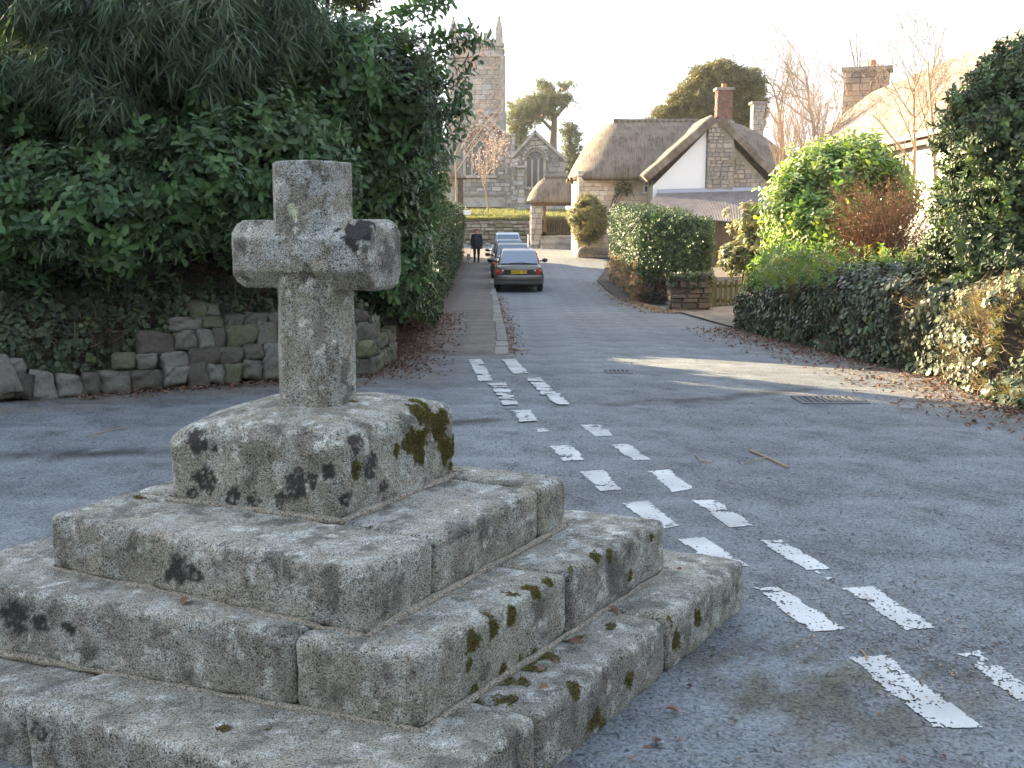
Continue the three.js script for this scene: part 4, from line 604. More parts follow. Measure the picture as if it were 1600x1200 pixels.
// ---------------------------------------------------------------- masonry: single stones laid on a plane
const BLOCKS = [0, 1, 2, 3, 4].map(v => { // a dressed stone with worn arrises: front towards +z, depth 1, centred in x and y
  const mb = new MB(), j = k => 0.05 * (hsh(v, k, 3) - 0.5), f = 0.44; const B = [[-.5, -.5], [.5, -.5], [.5, .5], [-.5, .5]], F = B.map(([x, y], k) => V(x * 2 * f + j(k), y * 2 * f + j(k + 9), 0.5 + j(k + 20))), M1 = B.map(([x, y]) => V(x, y, 0.28)), K = B.map(([x, y]) => V(x, y, -0.5));
  mb.quad(F[0], F[1], F[2], F[3]); for (let k = 0; k < 4; k++) { const n = (k + 1) % 4; mb.quad(M1[k], M1[n], F[n], F[k]); mb.quad(K[k], K[n], M1[n], M1[k]); } return mb.geo(true); });
const stoneMats = (list, rough = 0.012) => list.map(c => mapped(c, T.rough, T.roughB, rough, 0.95));
// O lower left corner of the face, U and Vv unit vectors along it, Nn outwards; ok(u, v, w, h) tells where stone shows
function masonry(parent, O, U, Nn, W, H, rowH, wMin, wMax, mats, ok, o = {}) {
  const b = worldOf(parent), rest = [], X = U.clone(), Z = Nn.clone(), Y = V(0, 1, 0), R = new THREE.Matrix4().makeBasis(X, Y, Z), q = new THREE.Quaternion().setFromRotationMatrix(R), budget = o.budget || { left: 290 };
  for (let v = 0; v < H - 0.02;) {
    const h = Math.min(rowH * rr(0.75, 1.3), H - v);
    for (let u = rr(-wMax, 0); u < W;) {
      let w = rr(wMin, wMax), a = Math.max(0, u), e = Math.min(W, u + w); u += w; w = e - a; if (w < wMin * 0.35 || !ok(a + w / 2, v + h / 2, w, h)) continue;
      const hh = h * (rnd() < (o.broken || 0) ? rr(0.55, 0.9) : 1), dep = (o.depth || 0.12) * rr(0.7, 1.15), p = O.clone().addScaledVector(X, a + w / 2).addScaledVector(Nn, dep * 0.5 - (o.sink || 0.06)); p.y += v + hh / 2;
      const g = BLOCKS[Math.floor(rnd() * 5)], mt = pick(mats), sc = V(w - (o.joint || 0.015), hh - (o.joint || 0.015), dep);
      if (budget.left-- > 0) { const m = new THREE.Mesh(g, mt); m.name = o.name || 'stone'; m.position.copy(p).sub(b); m.quaternion.copy(q); m.scale.copy(sc); m.castShadow = m.receiveShadow = true; parent.add(m); }
      else rest.push([g.clone().applyMatrix4(new THREE.Matrix4().compose(p, q, sc)), mt]);
    }
    v += h;
  }
  for (const mt of mats) { const l = rest.filter(r => r[1] === mt).map(r => r[0]); if (l.length) part((o.name || 'stone') + '_courses', mergeGeometries(l), mt, parent, 'stuff'); }
}
const face = (mb, pts) => { const k = pts.map(p => mb.v(p.x, p.y, p.z, p.x + p.z, p.y)); for (let i = 1; i < k.length - 1; i++) mb.t(k[0], k[i], k[i + 1]); };
function prism(pts, d) { // polygon in the plane z = const (pts with z of the front), pushed back by d
  const mb = new MB(), back = pts.map(p => p.clone().add(V(0, 0, -d))); const s = new THREE.Shape(pts.map(p => new THREE.Vector2(p.x, p.y))), tri = THREE.ShapeUtils.triangulateShape(s.getPoints(), []);
  const n = pts.length, ccw = THREE.ShapeUtils.area(pts.map(p => new THREE.Vector2(p.x, p.y))) > 0; const A = pts.map(p => mb.v(p.x, p.y, p.z, p.x, p.y)), B = back.map(p => mb.v(p.x, p.y, p.z, p.x, p.y));
  tri.forEach(([a, b, c]) => { mb.t(A[a], A[b], A[c]); mb.t(B[a], B[c], B[b]); });
  for (let i = 0; i < n; i++) { const j = (i + 1) % n; ccw ? mb.quad(back[i], back[j], pts[j], pts[i]) : mb.quad(pts[i], pts[j], back[j], back[i]); } return mb.geo(true);
}
function wallWithHoles(outline, holes, z, d) { const s = new THREE.Shape(outline.map(p => new THREE.Vector2(p.x, p.y))); holes.forEach(h => s.holes.push(new THREE.Path(h.map(p => new THREE.Vector2(p.x, p.y))))); const g = new THREE.ExtrudeGeometry(s, { depth: d, bevelEnabled: false }); g.translate(0, 0, z - d); return g; }
const inPoly = (x, y, P) => { let c = false; for (let i = 0, j = P.length - 1; i < P.length; j = i++) if ((P[i].y > y) !== (P[j].y > y) && x < (P[j].x - P[i].x) * (y - P[i].y) / (P[j].y - P[i].y) + P[i].x) c = !c; return c; };
const archPts = (x0, x1, y0, ys, y1, n = 9, round = false) => { const o = [V(x0, y0, 0), V(x1, y0, 0)], cx = (x0 + x1) / 2, w = (x1 - x0) / 2; for (let k = 0; k <= n; k++) { const a = k / n * Math.PI; if (round) o.push(V(cx + w * Math.cos(a), ys + (y1 - ys) * Math.sin(a), 0)); else { const t = k / n, s = t < 0.5 ? 1 : -1, q = t < 0.5 ? t * 2 : (1 - t) * 2; o.push(V(cx + s * w * (1 - Math.pow(q, 1.7)), ys + (y1 - ys) * Math.pow(Math.sin(q * Math.PI / 2), 0.85), 0)); } } return o; };
const ribbon = (pts, z, w, d) => { const mb = new MB(); for (let i = 0; i < pts.length - 1; i++) { const a = pts[i], b = pts[i + 1], t = b.clone().sub(a), l = t.length(); if (l < 1e-4) continue; const n = V(-t.y / l * w / 2, t.x / l * w / 2, 0), e = t.clone().multiplyScalar(w * 0.2 / l); const f = (p, q) => [p.clone().sub(q), p.clone().add(q)], [a0, a1] = f(a.clone().sub(e), n), [b0, b1] = f(b.clone().add(e), n); const up = (p, zz) => V(p.x, p.y, zz); mb.hexa([up(a0, z), up(b0, z), up(b0, z - d), up(a0, z - d), up(a1, z), up(b1, z), up(b1, z - d), up(a1, z - d)]); } return mb.geo(); };
// ---------------------------------------------------------------- church
{
  const church = thing('church', 'granite church with battlemented tower and two traceried gable windows', 'church', V(0, 2.2, -94)), Dc = 92, Da = 90.5, Dt = 105;
  const greys = stoneMats([[0.40, 0.385, 0.36], [0.33, 0.315, 0.29], [0.48, 0.47, 0.45], [0.28, 0.27, 0.25], [0.42, 0.38, 0.32], [0.55, 0.53, 0.5]]), dress = mapped([0.46, 0.42, 0.36], T.rough, T.roughB, 0.01, 0.95), back = mapped([0.26, 0.245, 0.22], T.rough, T.roughB, 0.02, 1), slate = mapped([0.16, 0.16, 0.165], T.rough, T.roughB, 0.01, 0.8);
  const bud = { left: 295 };
  function gable(ap, le, re, base, D, win) {        // pixel corners
    const z = -D, P = (x, y) => { const p = at(x, y, D); p.z = z; return p; }, A = P(...ap), Lp = P(...le), Rp = P(...re), bl = P(le[0], base), br = P(re[0], base), out = [bl, br, Rp, A, Lp], hole = archPts(P(win[0], 0).x, P(win[1], 0).x, P(0, win[2]).y, P(0, win[3]).y, P(0, win[4]).y, 12, win[6]);
    bl.y -= 0.6; br.y -= 0.6; part('wall', wallWithHoles([bl, br, Rp, A, Lp], [hole], z, 0.5), back, church);
    const hb = archPts(P(win[0] - 5, 0).x, P(win[1] + 5, 0).x, P(0, win[2] + 4).y, P(0, win[3]).y, P(0, win[4] - 5).y, 12, win[6]);
    const Wd = br.x - bl.x, Ht = A.y - bl.y; masonry(church, V(bl.x, bl.y, z), V(1, 0, 0), V(0, 0, 1), Wd, Ht, 0.34, 0.4, 0.85, greys, (u, v, w, h) => { const x = bl.x + u, y = bl.y + v; return inPoly(x - w * 0.3, y + h * 0.3, out) && inPoly(x + w * 0.3, y + h * 0.3, out) && !inPoly(x - w * 0.4, y, hb) && !inPoly(x + w * 0.4, y, hb) && !inPoly(x, y - h * .3, hb); }, { budget: bud, depth: 0.14, joint: 0.03, broken: 0.1 });
    part('coping', ribbon([Lp, A], z + 0.25, 0.22, 1.0), dress, church); part('coping', ribbon([A, Rp], z + 0.25, 0.22, 1.0), dress, church);
    const wnd = new THREE.Group(); wnd.name = 'window'; church.add(wnd); const zw = z - 0.12;
    part('frame', ribbon([...hole.slice(1), hole[0]].map(p => p.clone()), z + 0.08, 0.2, 0.35), dress, wnd); part('hood_mould', ribbon(archPts(P(win[0] - 4, 0).x, P(win[1] + 4, 0).x, 0, P(0, win[3]).y, P(0, win[4] - 5).y, 12, win[6]).slice(2), z + 0.16, 0.18, 0.25), dress, wnd); part('sill', box((hole[0].x + hole[1].x) / 2, hole[0].y - 0.1, z + 0.05, hole[1].x - hole[0].x + 0.5, 0.22, 0.5), dress, wnd);
    const n = win[5], x0 = hole[0].x, wl = (hole[1].x - x0) / n, ys = P(0, win[3]).y;
    for (let k = 0; k < n; k++) { const a = archPts(x0 + k * wl + 0.05, x0 + (k + 1) * wl - 0.05, hole[0].y, ys - wl * 0.15, ys + wl * 0.45, 8); part('pane', (() => { const g = new THREE.ShapeGeometry(new THREE.Shape(a.map(p => new THREE.Vector2(p.x, p.y)))); g.translate(0, 0, zw - 0.08); return g; })(), M.glassDark, wnd); part('tracery', ribbon(a.slice(2), zw + 0.06, 0.09, 0.2), dress, wnd); if (k) part('mullion', box(x0 + k * wl, (hole[0].y + ys) / 2, zw - 0.02, 0.15, ys - hole[0].y, 0.24), dress, wnd); }
    if (!win[6]) for (let k = 0; k < n - 1; k++) { const c = x0 + (k + 1) * wl, a = archPts(c - wl * 0.42, c + wl * 0.42, ys + wl * 0.5, ys + wl * 0.8, ys + wl * (k % 2 ? 1.75 : 1.35), 8); part('tracery', ribbon([...a.slice(2), a[0]], zw + 0.05, 0.08, 0.18), dress, wnd); }
    const top = hole.slice(2); part('pane', (() => { const g = new THREE.ShapeGeometry(new THREE.Shape(hole.map(p => new THREE.Vector2(p.x, p.y)))); g.translate(0, 0, zw - 0.16); return g; })(), M.glassDark, wnd);
    return { A, Lp, Rp, z, bl, br };
  }
  const ch = gable([750, 170], [684, 232], [812, 232], 330, Dc, [724, 771, 274, 232, 200, 4, false]);
  const ai = gable([836, 206], [799, 246], [884, 250], 330, Da, [822, 852, 292, 250, 235, 3, true]);
  for (const g of [ch, ai]) { const mb = new MB(), d = V(0, 0, -(g === ch ? 13 : 14)), o = V(0, -0.12, -0.7); const q = p => p.clone().add(o); mb.quad(q(g.Lp), q(g.A), q(g.A).add(d), q(g.Lp).add(d)); mb.quad(q(g.A), q(g.Rp), q(g.Rp).add(d), q(g.A).add(d)); part('roof', mb.geo(true), slate, church); const sw = new MB(); sw.quad(g.br.clone().add(d), g.br, g.Rp, g.Rp.clone().add(d)); sw.quad(g.bl, g.bl.clone().add(d), g.Lp.clone().add(d), g.Lp); part('side_wall', sw.geo(true), back, church); }
  // plinth course, buttresses
  const P = (x, y, D) => at(x, y, D); const pl = P(690, 308, Dc - 0.4), pr = P(812, 308, Dc - 0.4); part('plinth', box((pl.x + pr.x) / 2, pl.y - 0.35, -Dc + 0.3, pr.x - pl.x, 0.9, 0.5), mapped([0.44, 0.43, 0.4], T.rough, T.roughB, 0.01, 0.95), church); part('plinth_moulding', box((pl.x + pr.x) / 2, pl.y + 0.17, -Dc + 0.35, pr.x - pl.x + 0.1, 0.16, 0.65), back, church);
  for (const [x, D, w, t] of [[797, Dc, 0.8, 212], [814, Da, 0.6, 262]]) { const a = P(x, 330, D - 0.7), b = P(x, t, D - 0.5); const g = part('buttress', prism([V(a.x - w / 2, a.y - 0.6, -D + 0.75), V(a.x + w / 2, a.y - 0.6, -D + 0.75), V(b.x + w / 2, b.y, -D + 0.75), V(b.x - w / 2, b.y, -D + 0.75)], 0.7), back, church); masonry(church, V(a.x - w / 2, a.y - 0.6, -D + 0.75), V(1, 0, 0), V(0, 0, 1), w, b.y - a.y + 0.6, 0.36, 0.4, 0.8, greys, () => true, { budget: bud, joint: 0.03 }); part('buttress_cap', box(b.x, b.y + 0.06, -D + 0.5, w + 0.14, 0.14, 1.0), dress, church); }
  { const c = P(836, 206, Da); const mb = new MB(); mb.box(c.x, c.y + 0.45, -Da, 0.12, 0.9, 0.12); mb.box(c.x, c.y + 0.6, -Da, 0.45, 0.12, 0.1); part('gable_cross', mb.geo(), dress, church); }
  // tower
  const tz = -Dt, tp = (x, y) => at(x, y, Dt), x0 = tp(704, 0).x, x1 = tp(784, 0).x, yb = 1.5, y1 = tp(0, 70).y, tw = x1 - x0; part('tower_wall', box((x0 + x1) / 2, (yb + y1) / 2, tz - tw / 2, tw, y1 - yb, tw), back, church);
  const tg = stoneMats([[0.44, 0.41, 0.37], [0.37, 0.34, 0.31], [0.50, 0.48, 0.45], [0.34, 0.33, 0.31], [0.47, 0.42, 0.36]]); const yv = tp(0, 240).y; masonry(church, V(x0, yv, tz), V(1, 0, 0), V(0, 0, 1), tw, y1 - yv, 0.42, 0.45, 1.0, tg, () => true, { budget: { left: 0 }, depth: 0.12, joint: 0.035 }); masonry(church, V(x1, yv, tz), V(0, 0, -1), V(1, 0, 0), tw, y1 - yv, 0.42, 0.45, 1.0, tg, () => true, { budget: { left: 0 }, depth: 0.12, joint: 0.035 });
  for (const [yy, h] of [[70, 0.28], [87, 0.22], [176, 0.26]]) { const y = tp(0, yy).y; part('string_course', box((x0 + x1) / 2, y, tz - tw / 2, tw + 0.5, h, tw + 0.5), dress, church); }
  const yp = tp(0, 56).y, nM = 5; for (let s = 0; s < 4; s++) for (let k = 0; k < nM; k++) { const t = -tw / 2 + (k + 0.5) * tw / nM * 1, cx = (x0 + x1) / 2, cz = tz - tw / 2, c = [[cx + t, tz - 0.12], [cx + t, tz - tw + 0.12], [x0 + 0.12, cz + t], [x1 - 0.12, cz + t]][s], lng = tw / nM * 0.55; if (k === 0 || k === nM - 1) continue; part('merlon', box(c[0], y1 + 0.55, c[1], s < 2 ? lng : 0.3, 1.1, s < 2 ? 0.3 : lng), dress, church); }
  part('parapet', (() => { const mb = new MB(), cx = (x0 + x1) / 2, cz = tz - tw / 2, h = 0.5; mb.box(cx, y1 + h / 2, tz - 0.15, tw, h, 0.3); mb.box(cx, y1 + h / 2, tz - tw + 0.15, tw, h, 0.3); mb.box(x0 + 0.15, y1 + h / 2, cz, 0.3, h, tw - 0.6); mb.box(x1 - 0.15, y1 + h / 2, cz, 0.3, h, tw - 0.6); return mb.geo(); })(), dress, church);
  for (const [px, pz] of [[x0 + 0.25, tz - 0.25], [x1 - 0.25, tz - 0.25], [x0 + 0.25, tz - tw + 0.25], [x1 - 0.25, tz - tw + 0.25]]) { const yt = tp(0, 24).y, mb = new MB(); mb.box(px, y1 + 0.75, pz, 0.62, 1.5, 0.62); mb.tube([V(px, y1 + 1.5, pz), V(px, yt - 0.25, pz)], [0.36, 0.09], 4); mb.tube([V(px, yt - 0.3, pz), V(px, yt - 0.15, pz), V(px, yt, pz)], [0.05, 0.16, 0.04], 6); part('pinnacle', mb.geo(true), dress, church); }
  for (const [bx, w] of [[x1 + 0.05, 0.7], [x0 - 0.05, 0.7]]) { const g = new MB(); g.box(bx, (yb + tp(0, 176).y) / 2, tz + 0.3, w, tp(0, 176).y - yb, 0.9); g.box(bx, (tp(0, 176).y + tp(0, 88).y) / 2, tz + 0.15, w * 0.8, tp(0, 88).y - tp(0, 176).y, 0.6); part('buttress', g.geo(), tg[1], church); }
}
// ---------------------------------------------------------------- churchyard wall, lychgate and steps
{
  const D = 73, a = at(690, 342, D), b = at(832, 346, D), base = roadY(D) - 0.05, w = thing('churchyard_wall', 'mossy stone retaining wall below the churchyard grass', 'stone wall', V(-2, base, -D)), mats = stoneMats([[0.30, 0.27, 0.2], [0.23, 0.21, 0.15], [0.36, 0.33, 0.27], [0.2, 0.2, 0.12], [0.27, 0.24, 0.2]], 0.02);
  const top = 1.4; part('wall_core', box(-16, (base + top) / 2, -D - 0.25, 35.3, top - base, 0.4), mapped([0.14, 0.125, 0.09], T.rough, T.roughB, 0.02, 1), w); masonry(w, V(-7, base, -D), V(1, 0, 0), V(0, 0, 1), 7 + b.x + 0.1, top - base, 0.22, 0.25, 0.7, mats, () => true, { depth: 0.16, joint: 0.03, broken: 0.3 });
  // lychgate
  const DL = 68, P = (x, y, d = DL) => at(x, y, d), y0 = roadY(DL), g = thing('lychgate', 'thatched lychgate with stone pier and oak beam before the churchyard', 'lychgate', V(P(865, 0).x, y0, -DL)), pm = stoneMats([[0.36, 0.34, 0.31], [0.28, 0.265, 0.24], [0.42, 0.40, 0.37]], 0.02);
  const xl = P(831, 0).x, xr = P(849, 0).x, yt = P(0, 322).y; part('pier', box((xl + xr) / 2, (y0 + yt) / 2, -DL - 0.9, xr - xl - 0.1, yt - y0, 1.6), M.mortar, g); masonry(g, V(xl, y0 - 0.1, -DL - 0.1), V(1, 0, 0), V(0, 0, 1), xr - xl, yt - y0 + 0.1, 0.3, 0.3, 0.7, pm, () => true, { depth: 0.16, joint: 0.02 }); masonry(g, V(xl + 0.05, y0 - 0.1, -DL - 1.7), V(0, 0, 1), V(-1, 0, 0), 1.6, yt - y0 + 0.1, 0.3, 0.3, 0.7, pm, () => true, { depth: 0.16, joint: 0.02 });
  const xR = P(903, 0).x; part('beam', box((xl + xR) / 2 + 0.1, yt + 0.13, -DL - 0.15, xR - xl + 0.1, 0.22, 0.22), M.oak, g); part('beam', box((xl + xR) / 2 + 0.1, yt + 0.13, -DL - 1.75, xR - xl + 0.1, 0.22, 0.22), M.oak, g); part('post', box(P(850, 0).x + 0.1, (y0 + yt) / 2 + 0.5, -DL - 0.3, 0.16, yt - y0 - 1.0, 0.16), M.oak, g);
  thatch(g, P(829, 0).x - 0.2, xR + 0.1, -DL + 0.35, -DL - 2.3, P(0, 314).y, P(0, 276).y, 0.35, 1.35, 0.25);
  for (let k = 0; k < 4; k++) part('step', boxUV(box((xr + xR) / 2 + 0.15, y0 + 0.1 + 0.2 * k - 0.05, -DL + 0.75 - 0.35 * k - 0.6, xR - xr + 0.5, 0.2, 1.2)), pm[k % 3], g);
  const gt = thing('churchyard_gate', 'dark wooden picket gate under the thatched lychgate', 'gate', V(P(868, 0).x, y0 + 0.75, -DL - 0.8)); const gx0 = xr + 0.22, gx1 = xR + 0.1, gb = y0 + 0.78, gh = P(0, 340).y - gb; for (let k = 0; k < 13; k++) part('picket', box(lerp(gx0, gx1, (k + 0.5) / 13), gb + gh / 2, -DL - 0.8, 0.09, gh * (0.94 + 0.06 * (k % 2)), 0.03), M.wood, gt); for (const f of [0.15, 0.85]) part('rail', box((gx0 + gx1) / 2, gb + gh * f, -DL - 0.835, gx1 - gx0, 0.1, 0.04), M.wood, gt);
}
// a thatched roof: ridge along x, hipped and rounded ends, thick eaves
function thatch(parent, x0, x1, zf, zb, ye, yr, thick, hipL, hipR) {
  const mb = new MB(), nu = Math.max(24, Math.ceil((x1 - x0) / 0.16)), sec = 34, zc = (zf + zb) / 2, hd = (zf - zb) / 2;
  const prof = t => { // t 0..1 from the inside of the front eave over the ridge to the back eave: [depth -1..1, height 0..1, outward]
    const s = t * 2 - 1, a = Math.abs(s); let d, h; if (a > 0.9) { const k = (a - 0.9) / 0.1; d = 1 - 0.32 * k * k; h = -0.02 - 0.10 * Math.sin(k * Math.PI) - 0.02 * k; } else { const k = a / 0.9; d = Math.pow(k, 0.93); h = 1 - Math.pow(k, 1.12) * 0.98 + 0.06 * Math.sin(k * Math.PI); h = lerp(h, 0, smooth(0.93, 1, k)); } return [Math.sign(s) * -d, h]; };
  for (let i = 0; i <= nu; i++) { const x = lerp(x0, x1, i / nu), el = clamp((x - x0) / (hipL || 1e-3)), er = clamp((x1 - x) / (hipR || 1e-3)), e = Math.min(hipL ? el : 1, hipR ? er : 1), fh = Math.pow(Math.sin(e * Math.PI / 2), 0.8), fd = 0.60 + 0.40 * Math.sqrt(1 - (1 - e) * (1 - e)); for (let j = 0; j <= sec; j++) { let [d, h] = prof(j / sec); const y = ye + (h > 0 ? h * fh * (yr - ye) : h * thick * 4), n = 0.09 * (fbm(x * 1.3, y * 1.3, d * 3, 3) - 0.5); mb.v(x, y + n, zc - d * hd * fd * -1 * -1, x, (d + 1) * hd * 1.3); } }
  for (let i = 0; i < nu; i++) for (let j = 0; j < sec; j++) { const a = i * (sec + 1) + j; mb.q(a, a + sec + 1, a + sec + 2, a + 1); }
  for (const i of [0, nu]) { const c = mb.v(i ? x1 : x0, ye + 0.05, zc, 0, 0); for (let j = 0; j < sec; j++) { const a = i * (sec + 1) + j; i ? mb.t(c, a, a + 1) : mb.t(c, a + 1, a); } }
  const roof = part('thatched_roof', mb.geo(), M.thatch, parent);
  const r = new MB(); const n = 20; for (let i = 0; i < n; i++) { const a = lerp(x0 + (hipL || 0) * 0.85, x1 - (hipR || 0) * 0.85, i / n), b = lerp(x0 + (hipL || 0) * 0.85, x1 - (hipR || 0) * 0.85, (i + 0.97) / n); r.tube([V(a, yr - 0.12 + 0.03 * hsh(i, 2, 2), zc), V(b + 0.02, yr - 0.12 + 0.03 * hsh(i + 1, 2, 2), zc)], [0.22, 0.22], 9); } part('ridge', r.geo(), M.thatch, roof);
  return roof;
}
// ---------------------------------------------------------------- thatched house and its gabled wing
{
  const D = 60, P = (x, y, d = D) => at(x, y, d), y0 = -0.8, h = thing('thatched_house', 'long thatched stone house with hipped roof beside the lychgate', 'house', V(P(1040, 0).x, y0, -D - 3)), sm = stoneMats([[0.78, 0.63, 0.46], [0.7, 0.56, 0.41], [0.82, 0.69, 0.53], [0.62, 0.48, 0.35], [0.75, 0.62, 0.47]]);
  const xl = P(905, 0).x, xr = P(1278, 0).x, ye = P(0, 276).y; part('wall', box((xl + xr) / 2, (y0 + ye + 0.3) / 2, -D - 3, xr - xl, ye + 0.3 - y0, 6), mapped([0.50, 0.43, 0.34], T.rough, T.roughB, 0.02, 1), h);
  const wx = P(1011, 0).x, we = P(1024, 0).x; masonry(h, V(xl, y0, -D), V(1, 0, 0), V(0, 0, 1), we - xl + 0.6, ye + 0.15 - y0, 0.24, 0.28, 0.75, sm, (u, v, w) => !(xl + u + w / 2 > wx - 0.12 && v + y0 > P(0, 304).y), { depth: 0.12, joint: 0.022 });
  masonry(h, V(xl, y0, -D - 3), V(0, 0, 1), V(-1, 0, 0), 3, ye - y0, 0.24, 0.28, 0.7, sm, () => true, { depth: 0.1, joint: 0.022, budget: { left: 0 } });
  const wn = new THREE.Group(); wn.name = 'window'; h.add(wn); const wt = P(0, 279).y, wb = P(0, 301).y; part('frame', (() => { const mb = new MB(); const z = -D + 0.1; mb.box((wx + we) / 2, wt, z, we - wx, 0.08, 0.1); mb.box((wx + we) / 2, wb, z, we - wx + 0.1, 0.09, 0.16); for (const f of [0.03, 0.5, 0.97]) mb.box(lerp(wx, we, f), (wt + wb) / 2, z, 0.07, wt - wb - 0.1, 0.09); mb.box((wx + we) / 2, lerp(wb, wt, 0.5), z, we - wx - 0.1, 0.04, 0.06); return mb.geo(); })(), std([0.6, 0.6, 0.57], 0.6), wn); for (const f of [0.265, 0.735]) part('pane', box(lerp(wx, we, f), (wt + wb) / 2, -D + 0.07, (we - wx) * 0.42, wt - wb - 0.08, 0.02), M.glassDark, wn);
  thatch(h, P(897, 0).x - 0.1, P(1290, 0).x, -D + 0.75, -D - 6.6, ye, P(0, 189, D + 3).y, 0.45, 3.0, 5.0);
  part('drainpipe', new MB().tube([V(xl + 0.08, ye - 0.1, -D + 0.14), V(xl + 0.08, y0, -D + 0.14)], [0.05, 0.05], 6).geo(), std([0.5, 0.47, 0.42], 0.7), h);
  // wing: gable towards the road
  const Dg = 57.5, g = thing('gabled_cottage', 'thatched cottage gable, half white plaster and half bare rubble stone', 'cottage', V(P(1120, 0, Dg).x, -0.5, -Dg - 4)), Q = (x, y) => at(x, y, Dg), gl = Q(1026, 0).x, gr = Q(1214, 0).x, ap = Q(1118, 198), el = Q(0, 290).y, yb = -0.6, xm = Q(1109, 0).x;
  part('gable_wall', prism([V(gl, yb, -Dg), V(gr, yb, -Dg), V(gr, el, -Dg), ap.clone().setZ(-Dg), V(gl, el, -Dg)], 10), M.mortar, g);
  const tri = [V(gl, yb, 0), V(gr, yb, 0), V(gr, el, 0), V(ap.x, ap.y, 0), V(gl, el, 0)];
  part('plaster', prism([V(gl, yb, -Dg + 0.05), V(xm, yb, -Dg + 0.05), V(xm, Q(1109, 206).y, -Dg + 0.05), V(gl, el, -Dg + 0.05)], 0.06), M.plaster, g);
  masonry(g, V(xm, yb, -Dg), V(1, 0, 0), V(0, 0, 1), gr - xm, ap.y - yb, 0.2, 0.2, 0.5, stoneMats([[0.42, 0.36, 0.29], [0.33, 0.29, 0.25], [0.48, 0.41, 0.32], [0.28, 0.26, 0.24]], 0.02), (u, v, w, hh) => inPoly(xm + u + w * 0.4, yb + v + hh * 0.4, tri) && yb + v > Q(0, 305).y, { depth: 0.14, joint: 0.03, broken: 0.35 });
  // chimney breast and brick stack
  const cb = Q(1150, 0).x, ct = Q(0, 187).y; part('chimney_breast', prism([V(xm - 0.02, yb, -Dg + 0.26), V(cb + 0.15, yb, -Dg + 0.26), V(cb + 0.1, Q(0, 230).y, -Dg + 0.26), V(cb - 0.05, ct, -Dg + 0.26), V(xm + 0.14, ct, -Dg + 0.26)], 1.0), M.mortar, g);
  masonry(g, V(xm + 0.05, Q(0, 305).y, -Dg + 0.26), V(1, 0, 0), V(0, 0, 1), cb - xm, ct - Q(0, 305).y, 0.2, 0.2, 0.5, stoneMats([[0.36, 0.32, 0.28], [0.28, 0.26, 0.24], [0.43, 0.38, 0.32]], 0.02), () => true, { depth: 0.14, joint: 0.03, broken: 0.35 });
  const sx0 = Q(1124, 0).x, sx1 = Q(1149, 0).x, st = Q(0, 141).y, stack = part('chimney', box((sx0 + sx1) / 2, (ct + st) / 2, -Dg - 0.2, sx1 - sx0 - 0.06, st - ct, 0.75), M.mortar, g); const bm = stoneMats([[0.22, 0.10, 0.08], [0.27, 0.13, 0.10], [0.18, 0.09, 0.08], [0.16, 0.11, 0.10]], 0.004);
  const sb = { left: 290 }; masonry(stack, V(sx0, ct, -Dg + 0.175), V(1, 0, 0), V(0, 0, 1), sx1 - sx0, st - ct, 0.085, 0.2, 0.24, bm, () => true, { name: 'brick', depth: 0.1, sink: 0.07, joint: 0.012, budget: sb }); masonry(stack, V(sx0 + 0.03, ct, -Dg - 0.575), V(0, 0, 1), V(-1, 0, 0), 0.75, st - ct, 0.085, 0.2, 0.24, bm, () => true, { name: 'brick', depth: 0.1, sink: 0.07, joint: 0.012, budget: sb }); masonry(stack, V(sx1 - 0.03, ct, -Dg + 0.175), V(0, 0, -1), V(1, 0, 0), 0.75, st - ct, 0.085, 0.2, 0.24, bm, () => true, { name: 'brick', depth: 0.1, sink: 0.07, joint: 0.012, budget: sb });
  part('chimney_cap', box((sx0 + sx1) / 2, st + 0.06, -Dg - 0.2, sx1 - sx0 + 0.12, 0.13, 0.95), M.mortar, stack); part('chimney_pot', new MB().tube([V((sx0 + sx1) / 2, st + 0.1, -Dg - 0.2), V((sx0 + sx1) / 2, st + 0.3, -Dg - 0.2), V((sx0 + sx1) / 2, st + 0.34, -Dg - 0.2)], [0.15, 0.12, 0.15], 10).geo(), std([0.5, 0.16, 0.09], 0.8), stack);
  // the wing's own thatch: two thick slopes with rounded verge, ridge running back
  const slope = (side) => { const mb = new MB(), n = 16, m = 20, A = V(ap.x, ap.y + 0.25, -Dg + 0.42), E = side < 0 ? V(Q(1016, 0).x, Q(0, 284).y, -Dg + 0.42) : V(Q(1222, 0).x, Q(0, 286).y, -Dg + 0.42), dn = E.clone().sub(A), L = dn.length(), nn = V(-dn.y * side, dn.x * side, 0).normalize().multiplyScalar(side < 0 ? 1 : 1); if (nn.y < 0) nn.multiplyScalar(-1);
    const ring = [[0, 0], [0, 0.3], [0.16, 0.42], [0.5, 0.45]]; for (let i = 0; i <= n; i++) { const c = A.clone().lerp(E, i / n), th = 1 + 0.1 * (noise(i * 1.3, side, 2) - 0.5); for (const [b, t] of ring) mb.v(c.x + nn.x * t * th, c.y + nn.y * t * th, c.z - b, b * 1.0, i / n * L); for (let k = 1; k <= m; k++) mb.v(c.x + nn.x * 0.45 * th + 0.06 * (noise(i, k, 1) - .5), c.y + nn.y * 0.45 * th + 0.08 * (noise(i * 0.9, k * 0.9, 3) - 0.5), c.z - 0.5 - k * 0.48, 0.5 + k * 0.48, i / n * L); }
    const w = ring.length + m; for (let i = 0; i < n; i++) for (let k = 0; k < w - 1; k++) { const a = i * w + k; side < 0 ? mb.q(a, a + 1, a + w + 1, a + w) : mb.q(a, a + w, a + w + 1, a + 1); } const e = n * w; for (let k = 1; k < w - 1; k++) mb.t(e, e + k, e + k + 1); return mb.geo(); };
